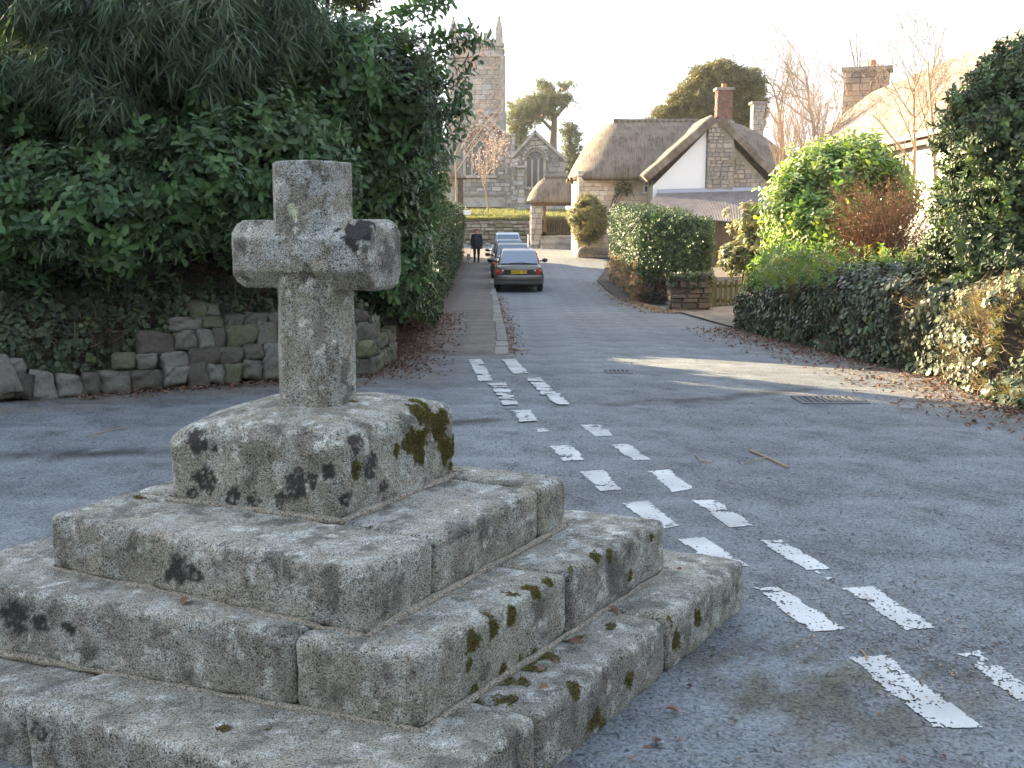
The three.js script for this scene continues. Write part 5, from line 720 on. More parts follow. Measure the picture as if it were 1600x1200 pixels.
  part('thatched_roof', slope(-1), M.thatch, g); part('thatched_roof', slope(1), M.thatch, g);
  // stone chimney on the far end of the range
  const c = thing('stone_chimney', 'pale stone chimney rising behind the brick chimney among bare twigs', 'chimney', V(P(1190, 0, 66).x, 4, -66)), cx0 = P(1182, 0, 66).x, cx1 = P(1201, 0, 66).x, cy0 = 2, cy1 = P(0, 162, 66).y; part('stack', box((cx0 + cx1) / 2, (cy0 + cy1) / 2, -66.4, cx1 - cx0 - 0.06, cy1 - cy0, 0.8), M.mortar, c); masonry(c, V(cx0, cy0, -66), V(1, 0, 0), V(0, 0, 1), cx1 - cx0, cy1 - cy0, 0.25, 0.25, 0.5, stoneMats([[0.5, 0.44, 0.36], [0.42, 0.38, 0.32]]), () => true, { joint: 0.02 }); part('cap', box((cx0 + cx1) / 2, cy1 + 0.06, -66.4, cx1 - cx0 + 0.15, 0.14, 1.0), M.mortar, c);
}
// ---------------------------------------------------------------- lean-to with a corrugated roof
{
  const TL = at(1027, 302, 57.1), TR = at(1262, 296, 57.1), BL = at(1000, 337, 52), BR = at(1290, 356, 48.5), s = thing('lean_to_shed', 'open dark shed under a rusty corrugated lean-to roof', 'shed', V(10, -0.6, -52)), mb = new MB(), nw = 112, per = 6, n = nw * per;
  for (let i = 0; i <= n; i++) { const a = TL.clone().lerp(TR, i / n), b = BL.clone().lerp(BR, i / n), y = 0.028 * Math.sin(i / per * 6.2832); for (let k = 0; k <= 4; k++) { const p = a.clone().lerp(b, k / 4); mb.v(p.x, p.y + y, p.z, i / n * 7, k); } }
  for (let i = 0; i < n; i++) for (let k = 0; k < 4; k++) { const a = i * 5 + k; mb.q(a, a + 1, a + 6, a + 5); }
  part('corrugated_roof', mb.geo(), mapped([0.29, 0.245, 0.23], T.rough, T.roughB, 0.004, 0.85), s);
  const wb = BL.clone().add(V(0.25, -0.05, -0.2)), we = BR.clone().add(V(0, -0.05, -0.2)); part('wall', (() => { const m = new MB(); const e = wb.clone().lerp(we, 0.5); m.quad(V(wb.x, -0.7, wb.z), V(e.x, -0.7, e.z), V(e.x, e.y, e.z), wb); m.quad(V(TL.x, -0.7, TL.z), V(wb.x, -0.7, wb.z), wb, TL); return m.geo(true); })(), M.wood, s);
  part('post', box(lerp(wb.x, we.x, 0.74), 0.2, lerp(wb.z, we.z, 0.74), 0.14, 1.9, 0.14), M.wood, s); part('flashing', (() => { const m = new MB(); m.quad(TL.clone().add(V(0, -0.02, 0.02)), TR.clone().add(V(0, -0.02, 0.02)), TR.clone().add(V(0, 0.2, -0.12)), TL.clone().add(V(0, 0.2, -0.12))); return m.geo(true); })(), std([0.30, 0.30, 0.32], 0.5, { metalness: 0.3 }), s);
}
// ---------------------------------------------------------------- house on the right, lit by the low sun
{
  const E0 = at(1216, 262, 44), E1 = V(0, 0, 0), R0 = at(1362, 146, 45.5); const dir = V(-0.055, 0, 1).normalize(), len = 26, h = thing('white_house', 'whitewashed house with sunlit tiled roof and stone chimney among bare trees', 'house', V(E0.x + 3, 0.2, E0.z + 12));
  E0.y = 3.62; const e1 = E0.clone().addScaledVector(dir, len), r1 = R0.clone().addScaledVector(dir, len), yb = 0.1, B = V(2 * R0.x - E0.x, E0.y, E0.z - 0.3), b1 = B.clone().addScaledVector(dir, len);
  const wh = mapped([0.78, 0.74, 0.68], T.rough, T.roughB, 0.008, 0.95), inn = V(0.35, 0, 0), wl0 = E0.clone().add(inn), wl1 = e1.clone().add(inn); const wall = new MB(); wall.quad(V(wl0.x, yb, wl0.z), V(wl1.x, yb, wl1.z), wl1, wl0); wall.quad(V(B.x, yb, B.z), V(wl0.x, yb, wl0.z), wl0, B); face(wall, [wl0, R0.clone().add(V(0, -0.2, 0)), B]); face(wall, [wl1, b1, r1.clone().add(V(0, -0.2, 0))]); wall.quad(V(wl1.x, yb, wl1.z), V(b1.x, yb, b1.z), b1, wl1); part('wall', wall.geo(true), wh, h);
  const roof = new MB(); roof.quad(E0.clone().add(V(0, -.05, 0)), e1.clone().add(V(0, -.05, 0)), r1.clone().add(V(0, -.05, 0)), R0.clone().add(V(0, -.05, 0))); roof.quad(R0, r1, b1, B); const rf = part('roof', roof.geo(true), mapped([0.30, 0.22, 0.17], T.rough, T.roughB, 0.01, 0.95), h);
  const tl = [[0.22, 0.175, 0.145], [0.18, 0.145, 0.12], [0.27, 0.22, 0.185]].map(c => mapped(c, T.rough, T.roughB, 0.006, 0.9)), lists = [[], [], []], up = R0.clone().sub(E0), L = up.length(), rows = 20; up.normalize(); const nrm = dir.clone().cross(up).normalize(); if (nrm.y < 0) nrm.multiplyScalar(-1); const mat = new THREE.Matrix4().makeBasis(dir, up, nrm); seed(8);
  for (let r = 0; r < rows; r++) for (let k = 0; k < len / 0.27; k++) { const p = E0.clone().addScaledVector(dir, (k + (r % 2) * 0.5) * 0.27).addScaledVector(up, (r + 0.5) * L / rows).addScaledVector(nrm, 0.02 + rr(0, 0.012)); const g = new THREE.BoxGeometry(0.262, L / rows * 1.25, 0.016); g.rotateX(0.05); g.applyMatrix4(mat); g.translate(p.x, p.y, p.z); lists[Math.floor(rnd() * 3)].push(g); } lists.forEach((l, k) => part('roof_tiles', mergeGeometries(l), tl[k], h, 'stuff'));
  part('gutter', new MB().tube([E0.clone().add(V(-0.05, -0.08, 0)), e1.clone().add(V(-0.05, -0.08, 0))], [0.07, 0.07], 6).geo(), std([0.75, 0.73, 0.7], 0.6), h); part('fascia', box((E0.x + e1.x) / 2 + 0.1, E0.y - 0.2, (E0.z + e1.z) / 2, 0.05, 0.2, len, Math.atan2(dir.x, dir.z)), std([0.14, 0.10, 0.08], 0.8), h);
  for (const f of [0.22, 0.42, 0.58]) { const w = new THREE.Group(); w.name = 'window'; h.add(w); const c = wl0.clone().addScaledVector(dir, len * f); part('pane', box(c.x - 0.02, E0.y - 1.0, c.z, 0.05, 1.1, 1.0, 0.0), M.glassDark, w); const fr = new MB(); for (const q of [-0.52, 0, 0.52]) fr.box(c.x - 0.05, E0.y - 1.0, c.z + q, 0.07, 1.15, 0.07); for (const q of [-0.57, 0.57]) fr.box(c.x - 0.05, E0.y - 1.0 + q, c.z, 0.07, 0.07, 1.1); part('frame', fr.geo(), std([0.2, 0.13, 0.09], 0.7), w); }
  const cx0 = at(1326, 0, 47).x, cx1 = at(1396, 0, 47).x, cy1 = at(0, 112, 47).y, ch = thing('house_chimney', 'broad stone chimney on the ridge of the whitewashed house', 'chimney', V((cx0 + cx1) / 2, 6, -47)); part('stack', box((cx0 + cx1) / 2, (cy1 + 4.5) / 2, -47, cx1 - cx0 - 0.1, cy1 - 4.5, 1.0, -0.35), M.mortar, ch); { const a = -0.35, U = V(Math.cos(a), 0, -Math.sin(a)), Nn = V(Math.sin(a), 0, Math.cos(a)), w = cx1 - cx0 - 0.1, O = V((cx0 + cx1) / 2, 4.5, -47).addScaledVector(U, -w / 2).addScaledVector(Nn, 0.5); const cm = stoneMats([[0.36, 0.27, 0.22], [0.28, 0.21, 0.18], [0.44, 0.35, 0.28]], 0.02); masonry(ch, O, U, Nn, w, cy1 - 4.5, 0.24, 0.25, 0.55, cm, () => true, { joint: 0.02 }); masonry(ch, O.clone().addScaledVector(Nn, -1), Nn, U.clone().multiplyScalar(-1), 1, cy1 - 4.5, 0.24, 0.25, 0.55, cm, () => true, { joint: 0.02 }); }
  part('cap', box((cx0 + cx1) / 2, cy1 + 0.07, -47, cx1 - cx0 + 0.15, 0.16, 1.2, -0.35), M.mortar, ch); part('chimney_pot', new MB().tube([V((cx0 + cx1) / 2 + 0.2, cy1 + 0.1, -47), V((cx0 + cx1) / 2 + 0.2, cy1 + 0.45, -47)], [0.16, 0.12], 8).geo(), std([0.4, 0.15, 0.09], 0.9), ch);
}
// ---------------------------------------------------------------- right of the road: ivied bank, shrubs, hedge
{
  const WR = along(WALL_R), L = WR.at, t = thing('ivy_bank_cover', 'shaded ivy and dry stems hanging over the roadside bank', 'ivy', V(5.2, 0.3, -15)), pts = [], straw = [];
  for (let k = 0; k < 8000; k++) { const s = rr(L[2] - 0.5, L.at(-1)), q = rr(0.03, 0.66), p = bankR.surf(s, q), d = bankR.nrm(s, q), n = fbm(p.x * 1.7, p.y * 1.7, p.z * 1.7, 2), near = s < L[3] + 0.2; if (near && rnd() < 0.5) continue; if (n + rr(-.25, .25) > 0.36) pts.push([p.addScaledVector(d, 0.02), d]); }
  leafy(t, G.ivy, LM.ivy, pts, { up: -0.2, wild: 0.6, s0: 0.7, s1: 1.4, col: p => { const n = noise(p.x * 1.1, p.y * 2, p.z * 1.1); return rnd() < 0.08 ? tint(1.5, 2.6, 0.3) : n > 0.6 ? tint(1.0, 1.8, 0.3) : tint(0.5, 1.3, 0.25); } });
  for (let k = 0; k < 4200; k++) { const near = k > 3000, s = near ? rr(L[2] - 0.5, L[3] + 0.2) : rr(L[2] - 0.5, L.at(-1)), q = rr(0.05, 0.6), p = bankR.surf(s, q); straw.push([p, bankR.nrm(s, q).add(V(0, -0.5, 0)).add(rdir().multiplyScalar(0.6)), rr(0, 6), rr(0.6, 1.3), tint(0.25, 1.1)]); } copies('dead_stems', G.straw, LM.straw, t, straw);
  const gr = thing('dry_grass_tuft', 'pale dry grass hanging over the end of the shaded bank', 'grass tuft', at(1462, 510, 12.9)), gl = []; for (let k = 0; k < 420; k++) { const p = at(rr(1446, 1492), rr(470, 560), rr(12.4, 13)); gl.push([p, V(rr(-.6, -.1), -1, rr(0, .6)), rr(0, 6), rr(0.8, 1.6), tint(0.8, 1.5)]); } copies('blades', G.straw, LM.straw, gr, gl);
  const moss = thing('mossy_mound', 'yellow green mossy mound at the foot of the sunlit bank', 'moss', onRoad(1510, 590)), ml = []; for (let k = 0; k < 3600; k++) { const s = rr(L[2] - 0.6, L[3] + 0.1), q = rr(0.05, 0.5), p = bankR.surf(s, q); if (fbm(p.x * 2.5, p.y * 2.5, p.z * 2.5) > 0.48) ml.push([p, bankR.nrm(s, q), rr(0, 6), rr(0.3, 0.6), tint(0.8, 1.7)]); } copies('blades', G.grass, LM.grass, moss, ml);
  // shrubs above the bank
  const b = (px, D, y) => { const p = at(px, 400, D); p.y = y; return p; };
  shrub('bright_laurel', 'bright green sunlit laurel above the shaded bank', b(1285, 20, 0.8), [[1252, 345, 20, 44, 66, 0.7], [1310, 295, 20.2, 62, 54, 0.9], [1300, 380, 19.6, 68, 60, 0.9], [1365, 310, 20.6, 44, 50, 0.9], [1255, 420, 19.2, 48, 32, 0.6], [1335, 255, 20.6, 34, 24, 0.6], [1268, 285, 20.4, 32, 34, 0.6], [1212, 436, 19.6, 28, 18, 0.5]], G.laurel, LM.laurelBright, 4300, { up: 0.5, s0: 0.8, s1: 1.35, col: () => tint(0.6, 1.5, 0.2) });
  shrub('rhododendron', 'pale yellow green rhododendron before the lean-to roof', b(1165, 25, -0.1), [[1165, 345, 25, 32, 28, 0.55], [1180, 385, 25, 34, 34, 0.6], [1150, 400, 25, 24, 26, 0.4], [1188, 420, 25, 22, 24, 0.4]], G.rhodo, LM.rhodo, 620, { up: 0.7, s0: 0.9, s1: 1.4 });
  { // red-brown twiggy bush
    const bs = b(1385, 18.3, 0.7), t2 = thing('brown_bush', 'rusty brown leafless bush between the bright laurel and dark holly', 'shrub', bs), mb = new MB(), fine = new MB(), lf = [];
    for (let k = 0; k < 420; k++) { const a = at(rr(1285, 1478), 275 + 150 * rnd(), rr(17.4, 19)), m = bs.clone().lerp(a, 0.55).add(V(rr(-.12, .12), 0.1, rr(-.1, .1))); mb.tube([bs.clone().add(V(rr(-.5, .5), 0, rr(-.3, .3))), m, a], [0.006, 0.0045, 0.002], 3); for (let j = 0; j < 7; j++) { const q = m.clone().lerp(a, rr(0, 1)), e = q.clone().add(V(rr(-.22, .22), rr(-.05, .3), rr(-.2, .2))); fine.tube([q, e], [0.0028, 0.001], 3, false); if (rnd() < 0.55) lf.push([e, rdir(), rr(0, 6), rr(0.3, 0.65), tint(0.5, 1.5)]); } }
    part('stem', mb.geo(), M.redTwig, t2); part('twigs', fine.geo(), M.redTwig, t2, 'stuff'); copies('dry_leaves', G.deadLeaf, LM.dead, t2, lf);
  }
  shrub('holly_tree', 'dark glossy evergreen overhanging the sunlit bank at the picture edge', b(1570, 13.2, 1.1), [[1575, 215, 12.9, 76, 84, 0.9], [1630, 130, 13.2, 74, 56, 0.9], [1562, 140, 13.4, 36, 36, 0.5], [1615, 320, 12.6, 100, 95, 1], [1528, 310, 13.2, 48, 72, 0.6], [1550, 400, 12.6, 74, 66, 0.8], [1620, 430, 12, 86, 76, 0.8], [1496, 410, 13.2, 34, 44, 0.5], [1700, 250, 12.6, 120, 160, 1]], G.holly, LM.holly, 9000, { category: 'tree', r: 0.06, stemName: 'trunk', up: 0.2, s0: 0.9, s1: 1.5, col: p => rnd() < 0.12 ? tint(1.5, 2.6, 0.2) : tint(0.5, 1.4) });
  shrub('ivy_mound', 'bush of pale ivy beneath the dark evergreen, leaf colour lightened to look sunlit', b(1550, 11.6, 0.4), [[1540, 500, 11.6, 60, 50, 0.5], [1600, 520, 11, 60, 60, 0.5], [1500, 470, 12.4, 40, 40, 0.4], [1640, 480, 10.6, 70, 70, 0.6]], G.ivy, LM.ivySunlit, 2600, { up: 0, s0: 0.45, s1: 0.95, r: 0.01, col: () => tint(0.5, 1.6, 0.3) });  // ivy leaves coloured paler than on the bank, to look sunlit
  { const pts2 = []; const lv = thing('ground_cover', 'low sunlit leafy ground cover along the top of the bank', 'shrub', b(1330, 18, 0.7)); for (let k = 0; k < 1000; k++) pts2.push([at(rr(1190, 1490), rr(425, 470), rr(15.6, 18.8)).setY(rr(0.6, 0.75) + 0.45 * Math.pow(rnd(), 3)), rdir()]); leafy(lv, G.privet, LM.laurelBright, pts2, { up: 0.6, s0: 0.7, s1: 1.3, col: () => rnd() < 0.15 ? [1.5, 0.9, 0.7] : tint(0.5, 1.2, 0.3) }); }
  // clipped hedge on the corner
  const hd = thing('corner_hedge', 'clipped glossy hedge on the corner with a browned lower end', 'hedge', V(4.6, -0.8, -32)), hp = [], br = [], A = at(957, 400, 42), B = at(1002, 400, 30.5), C = at(1108, 400, 28.9), lp = (a, c, f) => V(lerp(a.x, c.x, f), 0, lerp(a.z, c.z, f));
  for (let k = 0; k < 9500; k++) { const end = rnd() < 0.42, f = rnd(), q = end ? lp(A, B, f) : lp(B, C, f), top = end ? lerp(1.95, 1.62, f) : lerp(1.62, 1.40, f), bot = end ? lerp(-0.8, -0.66, f) : -0.55, v = rnd(), y = lerp(bot + (end ? 0 : 0.5), top, v), n = end ? V(-1, 0.1, 0.15) : V(-0.1, 0.1, 1), dep = 0.4 * rnd() * rnd() + 0.2 * (noise(q.x * 2, y * 2, q.z * 2) - 0.5); if (rnd() < 0.25) hp.push([q.clone().add(end ? V(rr(0, 1.4), top - rr(0, .2), 0) : V(0, top - rr(0, .2), -rr(0, 1.4))), V(0, 1, 0)]); else (end && y < bot + 0.85 + 0.35 * noise(f * 9, 1, 1) && rnd() < 0.85 ? br : hp).push([q.clone().addScaledVector(n, -dep).setY(y), n]); }
  leafy(hd, G.privet, LM.hedge, hp, { up: 0.1, s0: 1, s1: 1.7, col: () => rnd() < 0.08 ? tint(1.6, 2.6) : tint(0.6, 1.4) }); leafy(hd, G.privet, LM.browned, br, { name: 'browned_leaves', up: 0.1, s0: 0.9, s1: 1.5, col: () => tint(0.6, 1.5, 0.2) });
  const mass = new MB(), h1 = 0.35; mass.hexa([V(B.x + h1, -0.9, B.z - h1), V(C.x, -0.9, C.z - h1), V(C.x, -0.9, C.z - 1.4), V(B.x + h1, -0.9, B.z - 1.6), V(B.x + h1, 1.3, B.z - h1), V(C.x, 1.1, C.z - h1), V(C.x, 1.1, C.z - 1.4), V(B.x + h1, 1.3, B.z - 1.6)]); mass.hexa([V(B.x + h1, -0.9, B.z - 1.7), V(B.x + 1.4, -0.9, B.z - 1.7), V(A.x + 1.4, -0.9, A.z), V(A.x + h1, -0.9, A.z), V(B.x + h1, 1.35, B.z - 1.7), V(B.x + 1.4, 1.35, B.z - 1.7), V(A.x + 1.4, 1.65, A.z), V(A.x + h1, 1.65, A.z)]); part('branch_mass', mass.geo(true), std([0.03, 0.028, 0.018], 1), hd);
  { const mb = new MB(), q = []; for (let k = 0; k < 380; k++) { const f = rnd(), c = lp(B, C, f * 0.8), p = V(c.x + rr(-.1, .3), rr(-0.7, 0.1), c.z + rr(-0.1, 0.35)), e = p.clone().add(V(rr(-.3, .3), rr(-.3, .2), rr(0, .3))); mb.tube([p, e], [0.008, 0.003], 3, false); } part('bare_twigs', mb.geo(), M.twig, hd, 'stuff'); }
  const drift = []; for (let k = 0; k < 1600; k++) { const f = rnd(), q = rnd() < 0.6 ? lp(A, B, f) : lp(B, onRoad(1060, 490), f), o = Math.abs(rr(0, 1) * rr(0, 1)) * 0.9; const p = V(q.x - o, 0, q.z + o * 0.5); p.y = roadY(-p.z) + 0.03; drift.push([p, V(rr(-.5, .5), 1, rr(-.5, .5)), rr(0, 6), rr(0.7, 1.3), tint(0.7, 1.5)]); } tag(copies('hedge_litter', G.deadLeaf, leafMat([0.3, 0.2, 0.11], 0.3, 0), scene, drift), 'tan leaf litter drifted at the foot of the corner hedge', 'leaf litter', null, 'stuff');
  // stone pier and picket gate
  const pa = onRoad(1050, 487), pb = onRoad(1112, 487), py = roadY(-pa.z), pt = at(1080, 432, -pa.z).y, pier = thing('stone_pier', 'rough stone wall end beside the driveway, below the corner hedge', 'stone wall', V((pa.x + pb.x) / 2, py, pa.z)); part('core', box((pa.x + pb.x) / 2, (py + pt) / 2, pa.z - 0.35, pb.x - pa.x - 0.06, pt - py - 0.05, 0.5), M.mortar, pier); masonry(pier, V(pa.x, py - 0.04, pa.z - 0.1), V(1, 0, 0), V(0, 0, 1), pb.x - pa.x, pt - py, 0.13, 0.2, 0.5, stoneMats([[0.17, 0.13, 0.10], [0.13, 0.11, 0.085], [0.21, 0.165, 0.13]], 0.02), () => true, { depth: 0.18, joint: 0.02, broken: 0.4 }); masonry(pier, V(pa.x + 0.03, py - 0.04, pa.z - 0.6), V(0, 0, 1), V(-1, 0, 0), 0.5, pt - py, 0.13, 0.2, 0.5, stoneMats([[0.17, 0.13, 0.10], [0.13, 0.11, 0.085]], 0.02), () => true, { depth: 0.16, joint: 0.02 });
  { const iv = []; for (let k = 0; k < 260; k++) iv.push([V(rr(pa.x - 0.05, pb.x), rr(pt - 0.45 * rnd(), pt + 0.05), pa.z - rr(-0.02, 0.5)), V(rr(-.5, .5), 0.2, 1)]); const pv = thing('pier_ivy', 'ivy and dry twigs trailing over the top of the stone pier', 'ivy', V((pa.x + pb.x) / 2, pt, pa.z - 0.2)); leafy(pv, G.ivy, LM.ivy, iv, { up: -0.2, s0: 0.7, s1: 1.3, name: 'leaves' }); }
  const gt = thing('picket_gate', 'mossy yellow green picket gate between pier and ivied bank', 'gate', at(1140, 478, 29)), gm = mapped([0.14, 0.145, 0.05], T.thatch, T.thatchB, 0.004, 0.9); for (let k = 0; k < 9; k++) { const p = at(1117 + k * 8.2, 478, 29), tp = at(1117 + k * 8.2, 437 + 3 * (k % 2), 29); part('picket', box(p.x, (p.y + tp.y) / 2, p.z, 0.085, tp.y - p.y, 0.025), gm, gt); } for (const y of [447, 470]) { const p = at(1117, y, 29.04), q = at(1183, y, 29.04); part('rail', box((p.x + q.x) / 2, p.y, p.z - 0.015, q.x - p.x, 0.08, 0.035), gm, gt); } { const p = at(1114, 480, 29), q = at(1114, 432, 29); part('gate_post', box(p.x, (p.y + q.y) / 2, p.z, 0.13, q.y - p.y, 0.13), gm, gt); }
  // round topiary by the house wall
  const tb = at(918, 386, 58.4); shrub('topiary_bush', 'round clipped golden bush in front of the thatched house', tb, [[917, 338, 58.4, 24, 28, 0.85], [920, 350, 58.4, 22, 25, 0.8]], G.privet, LM.topiary, 2600, { up: 0.2, shell: 0.4, wild: 0.5, s0: 1.2, s1: 2.2, r: 0.05 });
  { const t4 = thing('wall_rocks', 'row of rough stones edging the house wall beside the topiary', 'stones', at(945, 393, 60)); for (let k = 0; k < 7; k++) { const p = at(912 + k * 8, 391 + k * 0.6, 59.2), g = new THREE.IcosahedronGeometry(0.28, 1); g.scale(1.1, 0.7, 0.8); g.translate(p.x, p.y, p.z); part('rock', g, M.mortar, t4); } }
  { const c = thing('climbing_rose', 'leafless climbing rose on the stone wall of the thatched house', 'climber', at(972, 340, 59.8)), mb = new MB(), lf = []; for (const [x0, y0, x1, y1, x2, y2] of [[950, 335, 958, 312, 970, 296], [955, 330, 975, 300, 988, 302], [970, 296, 985, 292, 992, 312], [960, 318, 972, 290, 978, 288], [948, 336, 965, 322, 985, 318]]) mb.tube([at(x0, y0, 59.8), at(x1, y1, 59.75), at(x2, y2, 59.8)], [0.035, 0.03, 0.015], 4); part('stem', mb.geo(), M.twig, c); for (let k = 0; k < 60; k++) lf.push([at(rr(962, 985), rr(287, 302), 59.8), rdir(), rr(0, 6), rr(1, 2), tint()]); copies('foliage', G.ivy[0], LM.ivy, c, lf); }
}
{ // little thatched shelter beyond the end of the pavement hedge
  const D = 79, P = (x, y) => at(x, y, D), g = thing('thatched_shelter', 'small thatched shelter with dark post beyond the end of the hedge', 'shelter', V(P(700, 0).x, 1.5, -D - 1)), x0 = P(668, 0).x, x1 = P(714, 0).x, yt = P(0, 276).y; part('wall', box((x0 + P(706, 0).x) / 2, (1.2 + yt) / 2, -D - 1.2, P(706, 0).x - x0, yt - 1.2, 1.8), mapped([0.42, 0.38, 0.33], T.rough, T.roughB, 0.02, 1), g); part('post', box(P(717, 0).x, (1.2 + yt) / 2, -D - 0.3, 0.4, yt - 1.2, 0.3), M.wood, g); thatch(g, x0 - 0.4, P(724, 0).x, -D + 0.4, -D - 2.6, yt, P(0, 252).y, 0.3, 0.8, 1.2);
}
// ---------------------------------------------------------------- trees
function bareTree(name, label, base, H, o) {
  const t = thing(name, label, 'tree', base, o.group), big = new MB(), fine = new MB(), tips = [];
  const grow = (p, d, len, r, lv) => { const n = lv > 1 ? 3 : 5, pts = [p], rs = [r]; let q = p.clone(), e = d.clone(); for (let k = 1; k <= n; k++) { e.add(rdir().multiplyScalar(o.wob ?? 0.14)).add(V(0, o.rise ?? 0.05, 0)).normalize(); q = q.clone().addScaledVector(e, len / n); pts.push(q); rs.push(r * (1 - 0.72 * k / n)); }
    (lv < 2 ? big : fine).tube(pts, rs, lv < 1 ? 7 : lv < 2 ? 5 : 3, false); if (lv >= o.levels) { tips.push([q, e]); return; }
    const m = o.kids[lv] || 4; for (let k = 0; k < m; k++) { const f = lerp(o.from ?? 0.3, 1, (k + rnd()) / m), i = Math.min(n - 1, Math.floor(f * n)), s = pts[i].clone().lerp(pts[i + 1], f * n - i), side = rdir(); side.addScaledVector(e, -side.dot(e)).normalize(); grow(s, e.clone().addScaledVector(side, o.spread ?? 0.8).add(V(0, 0.15, 0)).normalize(), len * rr(0.45, 0.68), Math.max(0.6 * r * (1 - 0.6 * f), o.rmin || 0.003), lv + 1); } };
  for (let k = 0; k < (o.trunks || 1); k++) grow(base.clone().add(o.trunks > 1 ? V(rr(-.4, .4), 0, rr(-.4, .4)) : V(0, 0, 0)), V(rr(-.12, .12) * (o.trunks || 1), 1, rr(-.1, .1)).add(o.lean || V(0, 0, 0)).normalize(), H * (o.trunks > 1 ? rr(0.7, 1) : 1), o.r, 0);
  part('trunk', big.geo(), o.mat, t); if (fine.p.length) part('branches', fine.geo(), o.mat, t, 'stuff'); t.userData.tips = undefined; delete t.userData.tips; return [t, tips];
}
{
  seed(404);
  const b = (px, py, D) => at(px, py, D);
  bareTree('bare_tree', 'slender bare tree standing before the eaves of the white house', b(1424, 300, 24), 2.5, { r: 0.05, rmin: 0.004, levels: 4, kids: [9, 6, 5, 3], mat: M.paleTwig, spread: 1.0, from: 0.15 });
  bareTree('bare_tree', 'bushy bare tree against the tiled roof, next to the dark evergreen', b(1462, 280, 23), 2.4, { r: 0.045, rmin: 0.004, levels: 4, kids: [9, 6, 5, 3], mat: M.paleTwig, spread: 1.0, from: 0.15 });
  for (const [px, py, D, H, n, label] of [[1225, 300, 43, 2.6, 4, 'pale upright bare stems beside the cottage gable'], [1258, 290, 41.5, 3.0, 4, 'tall sunlit bare stems left of the house chimney'], [1292, 270, 40.5, 2.7, 3, 'sunlit bare stems in front of the house chimney']]) bareTree('bare_shrub', label, b(px, py, D), H, { r: 0.035, rmin: 0.0045, levels: 3, kids: [9, 6, 4], mat: M.paleTwig, spread: 0.55, trunks: n, rise: 0.1, from: 0.2 });
  bareTree('bare_tree', 'large hazy bare tree crown rising beyond the house chimney', b(1335, 235, 88), 6.6, { r: 0.22, rmin: 0.009, levels: 4, kids: [9, 6, 5, 4], mat: M.paleTwig, spread: 1.0, from: 0.25, wob: 0.2 });
  bareTree('bare_tree', 'hazy bare tree crown behind the second chimney', b(1225, 245, 92), 6.2, { r: 0.2, rmin: 0.009, levels: 4, kids: [9, 6, 5, 4], mat: M.paleTwig, spread: 0.85, from: 0.3, wob: 0.2 });
  bareTree('bare_tree', 'wide hazy bare tree crown between the second chimney and the house chimney', b(1275, 240, 86), 6.4, { r: 0.2, rmin: 0.01, levels: 4, kids: [10, 7, 5, 4], mat: M.paleTwig, spread: 1.0, from: 0.25, wob: 0.2 });
  { const [t, tips] = bareTree('young_tree', 'young tree with pinkish buds on the churchyard grass', V(b(763, 330, 82).x, churchY(-1.8, 82) - 0.05, -82), 3.6, { r: 0.07, levels: 3, kids: [10, 6, 4], mat: M.paleTwig, spread: 0.85, from: 0.42 }); const l = []; for (const [p] of tips) for (let k = 0; k < 3; k++) l.push([p.clone().add(rdir().multiplyScalar(0.18)), rdir(), rr(0, 6), rr(0.7, 1.6), tint(0.6, 1.4, 0.12)]); copies('crown', G.deadLeaf, LM.blossom, t, l); }
  { const [t, tips] = bareTree('sparse_tree', 'sparse tree with a few rust red leaves in front of the tower', V(b(694, 330, 66).x, 1.0, -77), 9.0, { r: 0.07, rmin: 0.007, levels: 4, kids: [9, 6, 4, 3], mat: M.paleTwig, spread: 0.8, from: 0.25, lean: V(0.12, 0, 0) }); const l = []; tips.forEach(([p], k) => { if (k % 4 === 0) for (let j = 0; j < 2; j++) l.push([p.clone().add(rdir().multiplyScalar(0.2)), rdir(), rr(0, 6), rr(0.9, 2.2), tint(0.5, 1.4)]); }); copies('crown', G.deadLeaf, LM.rust, t, l); }
  const conifer = (name, label, base, trunk, blobs, geos, mat, n, o) => { const t = thing(name, label, 'tree', base), mb = new MB(); for (const l of trunk) mb.tube(l.map(([x, y, D]) => at(x, y, D)), l.map((_, k) => l[0][3] * (1 - 0.7 * k / (l.length - 1))), 7); part('trunk', mb.geo(), M.bark, t); leafy(t, geos, mat, blobPoints(n, blobs, o.shell ?? 0.8), { ...o, name: 'crown' }); return t; };
  conifer('pine_tree', 'tall pine with flat layered crown behind the church', at(864, 270, 128), [[[864, 270, 128, 0.55], [864, 220, 128], [866, 190, 128], [860, 160, 128], [866, 140, 128]], [[864, 205, 128, 0.25], [845, 185, 128], [825, 178, 128]], [[862, 190, 128, 0.22], [880, 170, 128], [890, 160, 128]], [[822, 240, 128, 0.3], [820, 205, 128], [812, 185, 128]]], [[828, 172, 128, 36, 14, 2.6], [815, 190, 128, 24, 12, 2], [850, 178, 128, 24, 10, 2], [862, 148, 128, 18, 9, 1.5], [878, 160, 128, 20, 8, 1.5], [850, 138, 128, 10, 7, 1], [885, 135, 128, 9, 4, 0.8], [812, 215, 128, 16, 16, 1.5], [838, 160, 128, 16, 9, 1.4]], G.needle, LM.needle, 1150, { up: 0.6, s0: 1.0, s1: 1.9, col: () => tint(0.8, 2.2, 0.2) });
  conifer('spruce_tree', 'loose grey green conifer beside the thatched hip', at(893, 285, 120), [[[893, 285, 120, 0.35], [891, 230, 120], [887, 190, 120]]], [[892, 215, 120, 14, 10, 1.2], [896, 240, 120, 16, 12, 1.4], [886, 200, 120, 10, 6, 1], [892, 262, 120, 18, 12, 1.5]], G.needle, LM.needle, 330, { up: 0.2, s0: 1, s1: 1.8 });
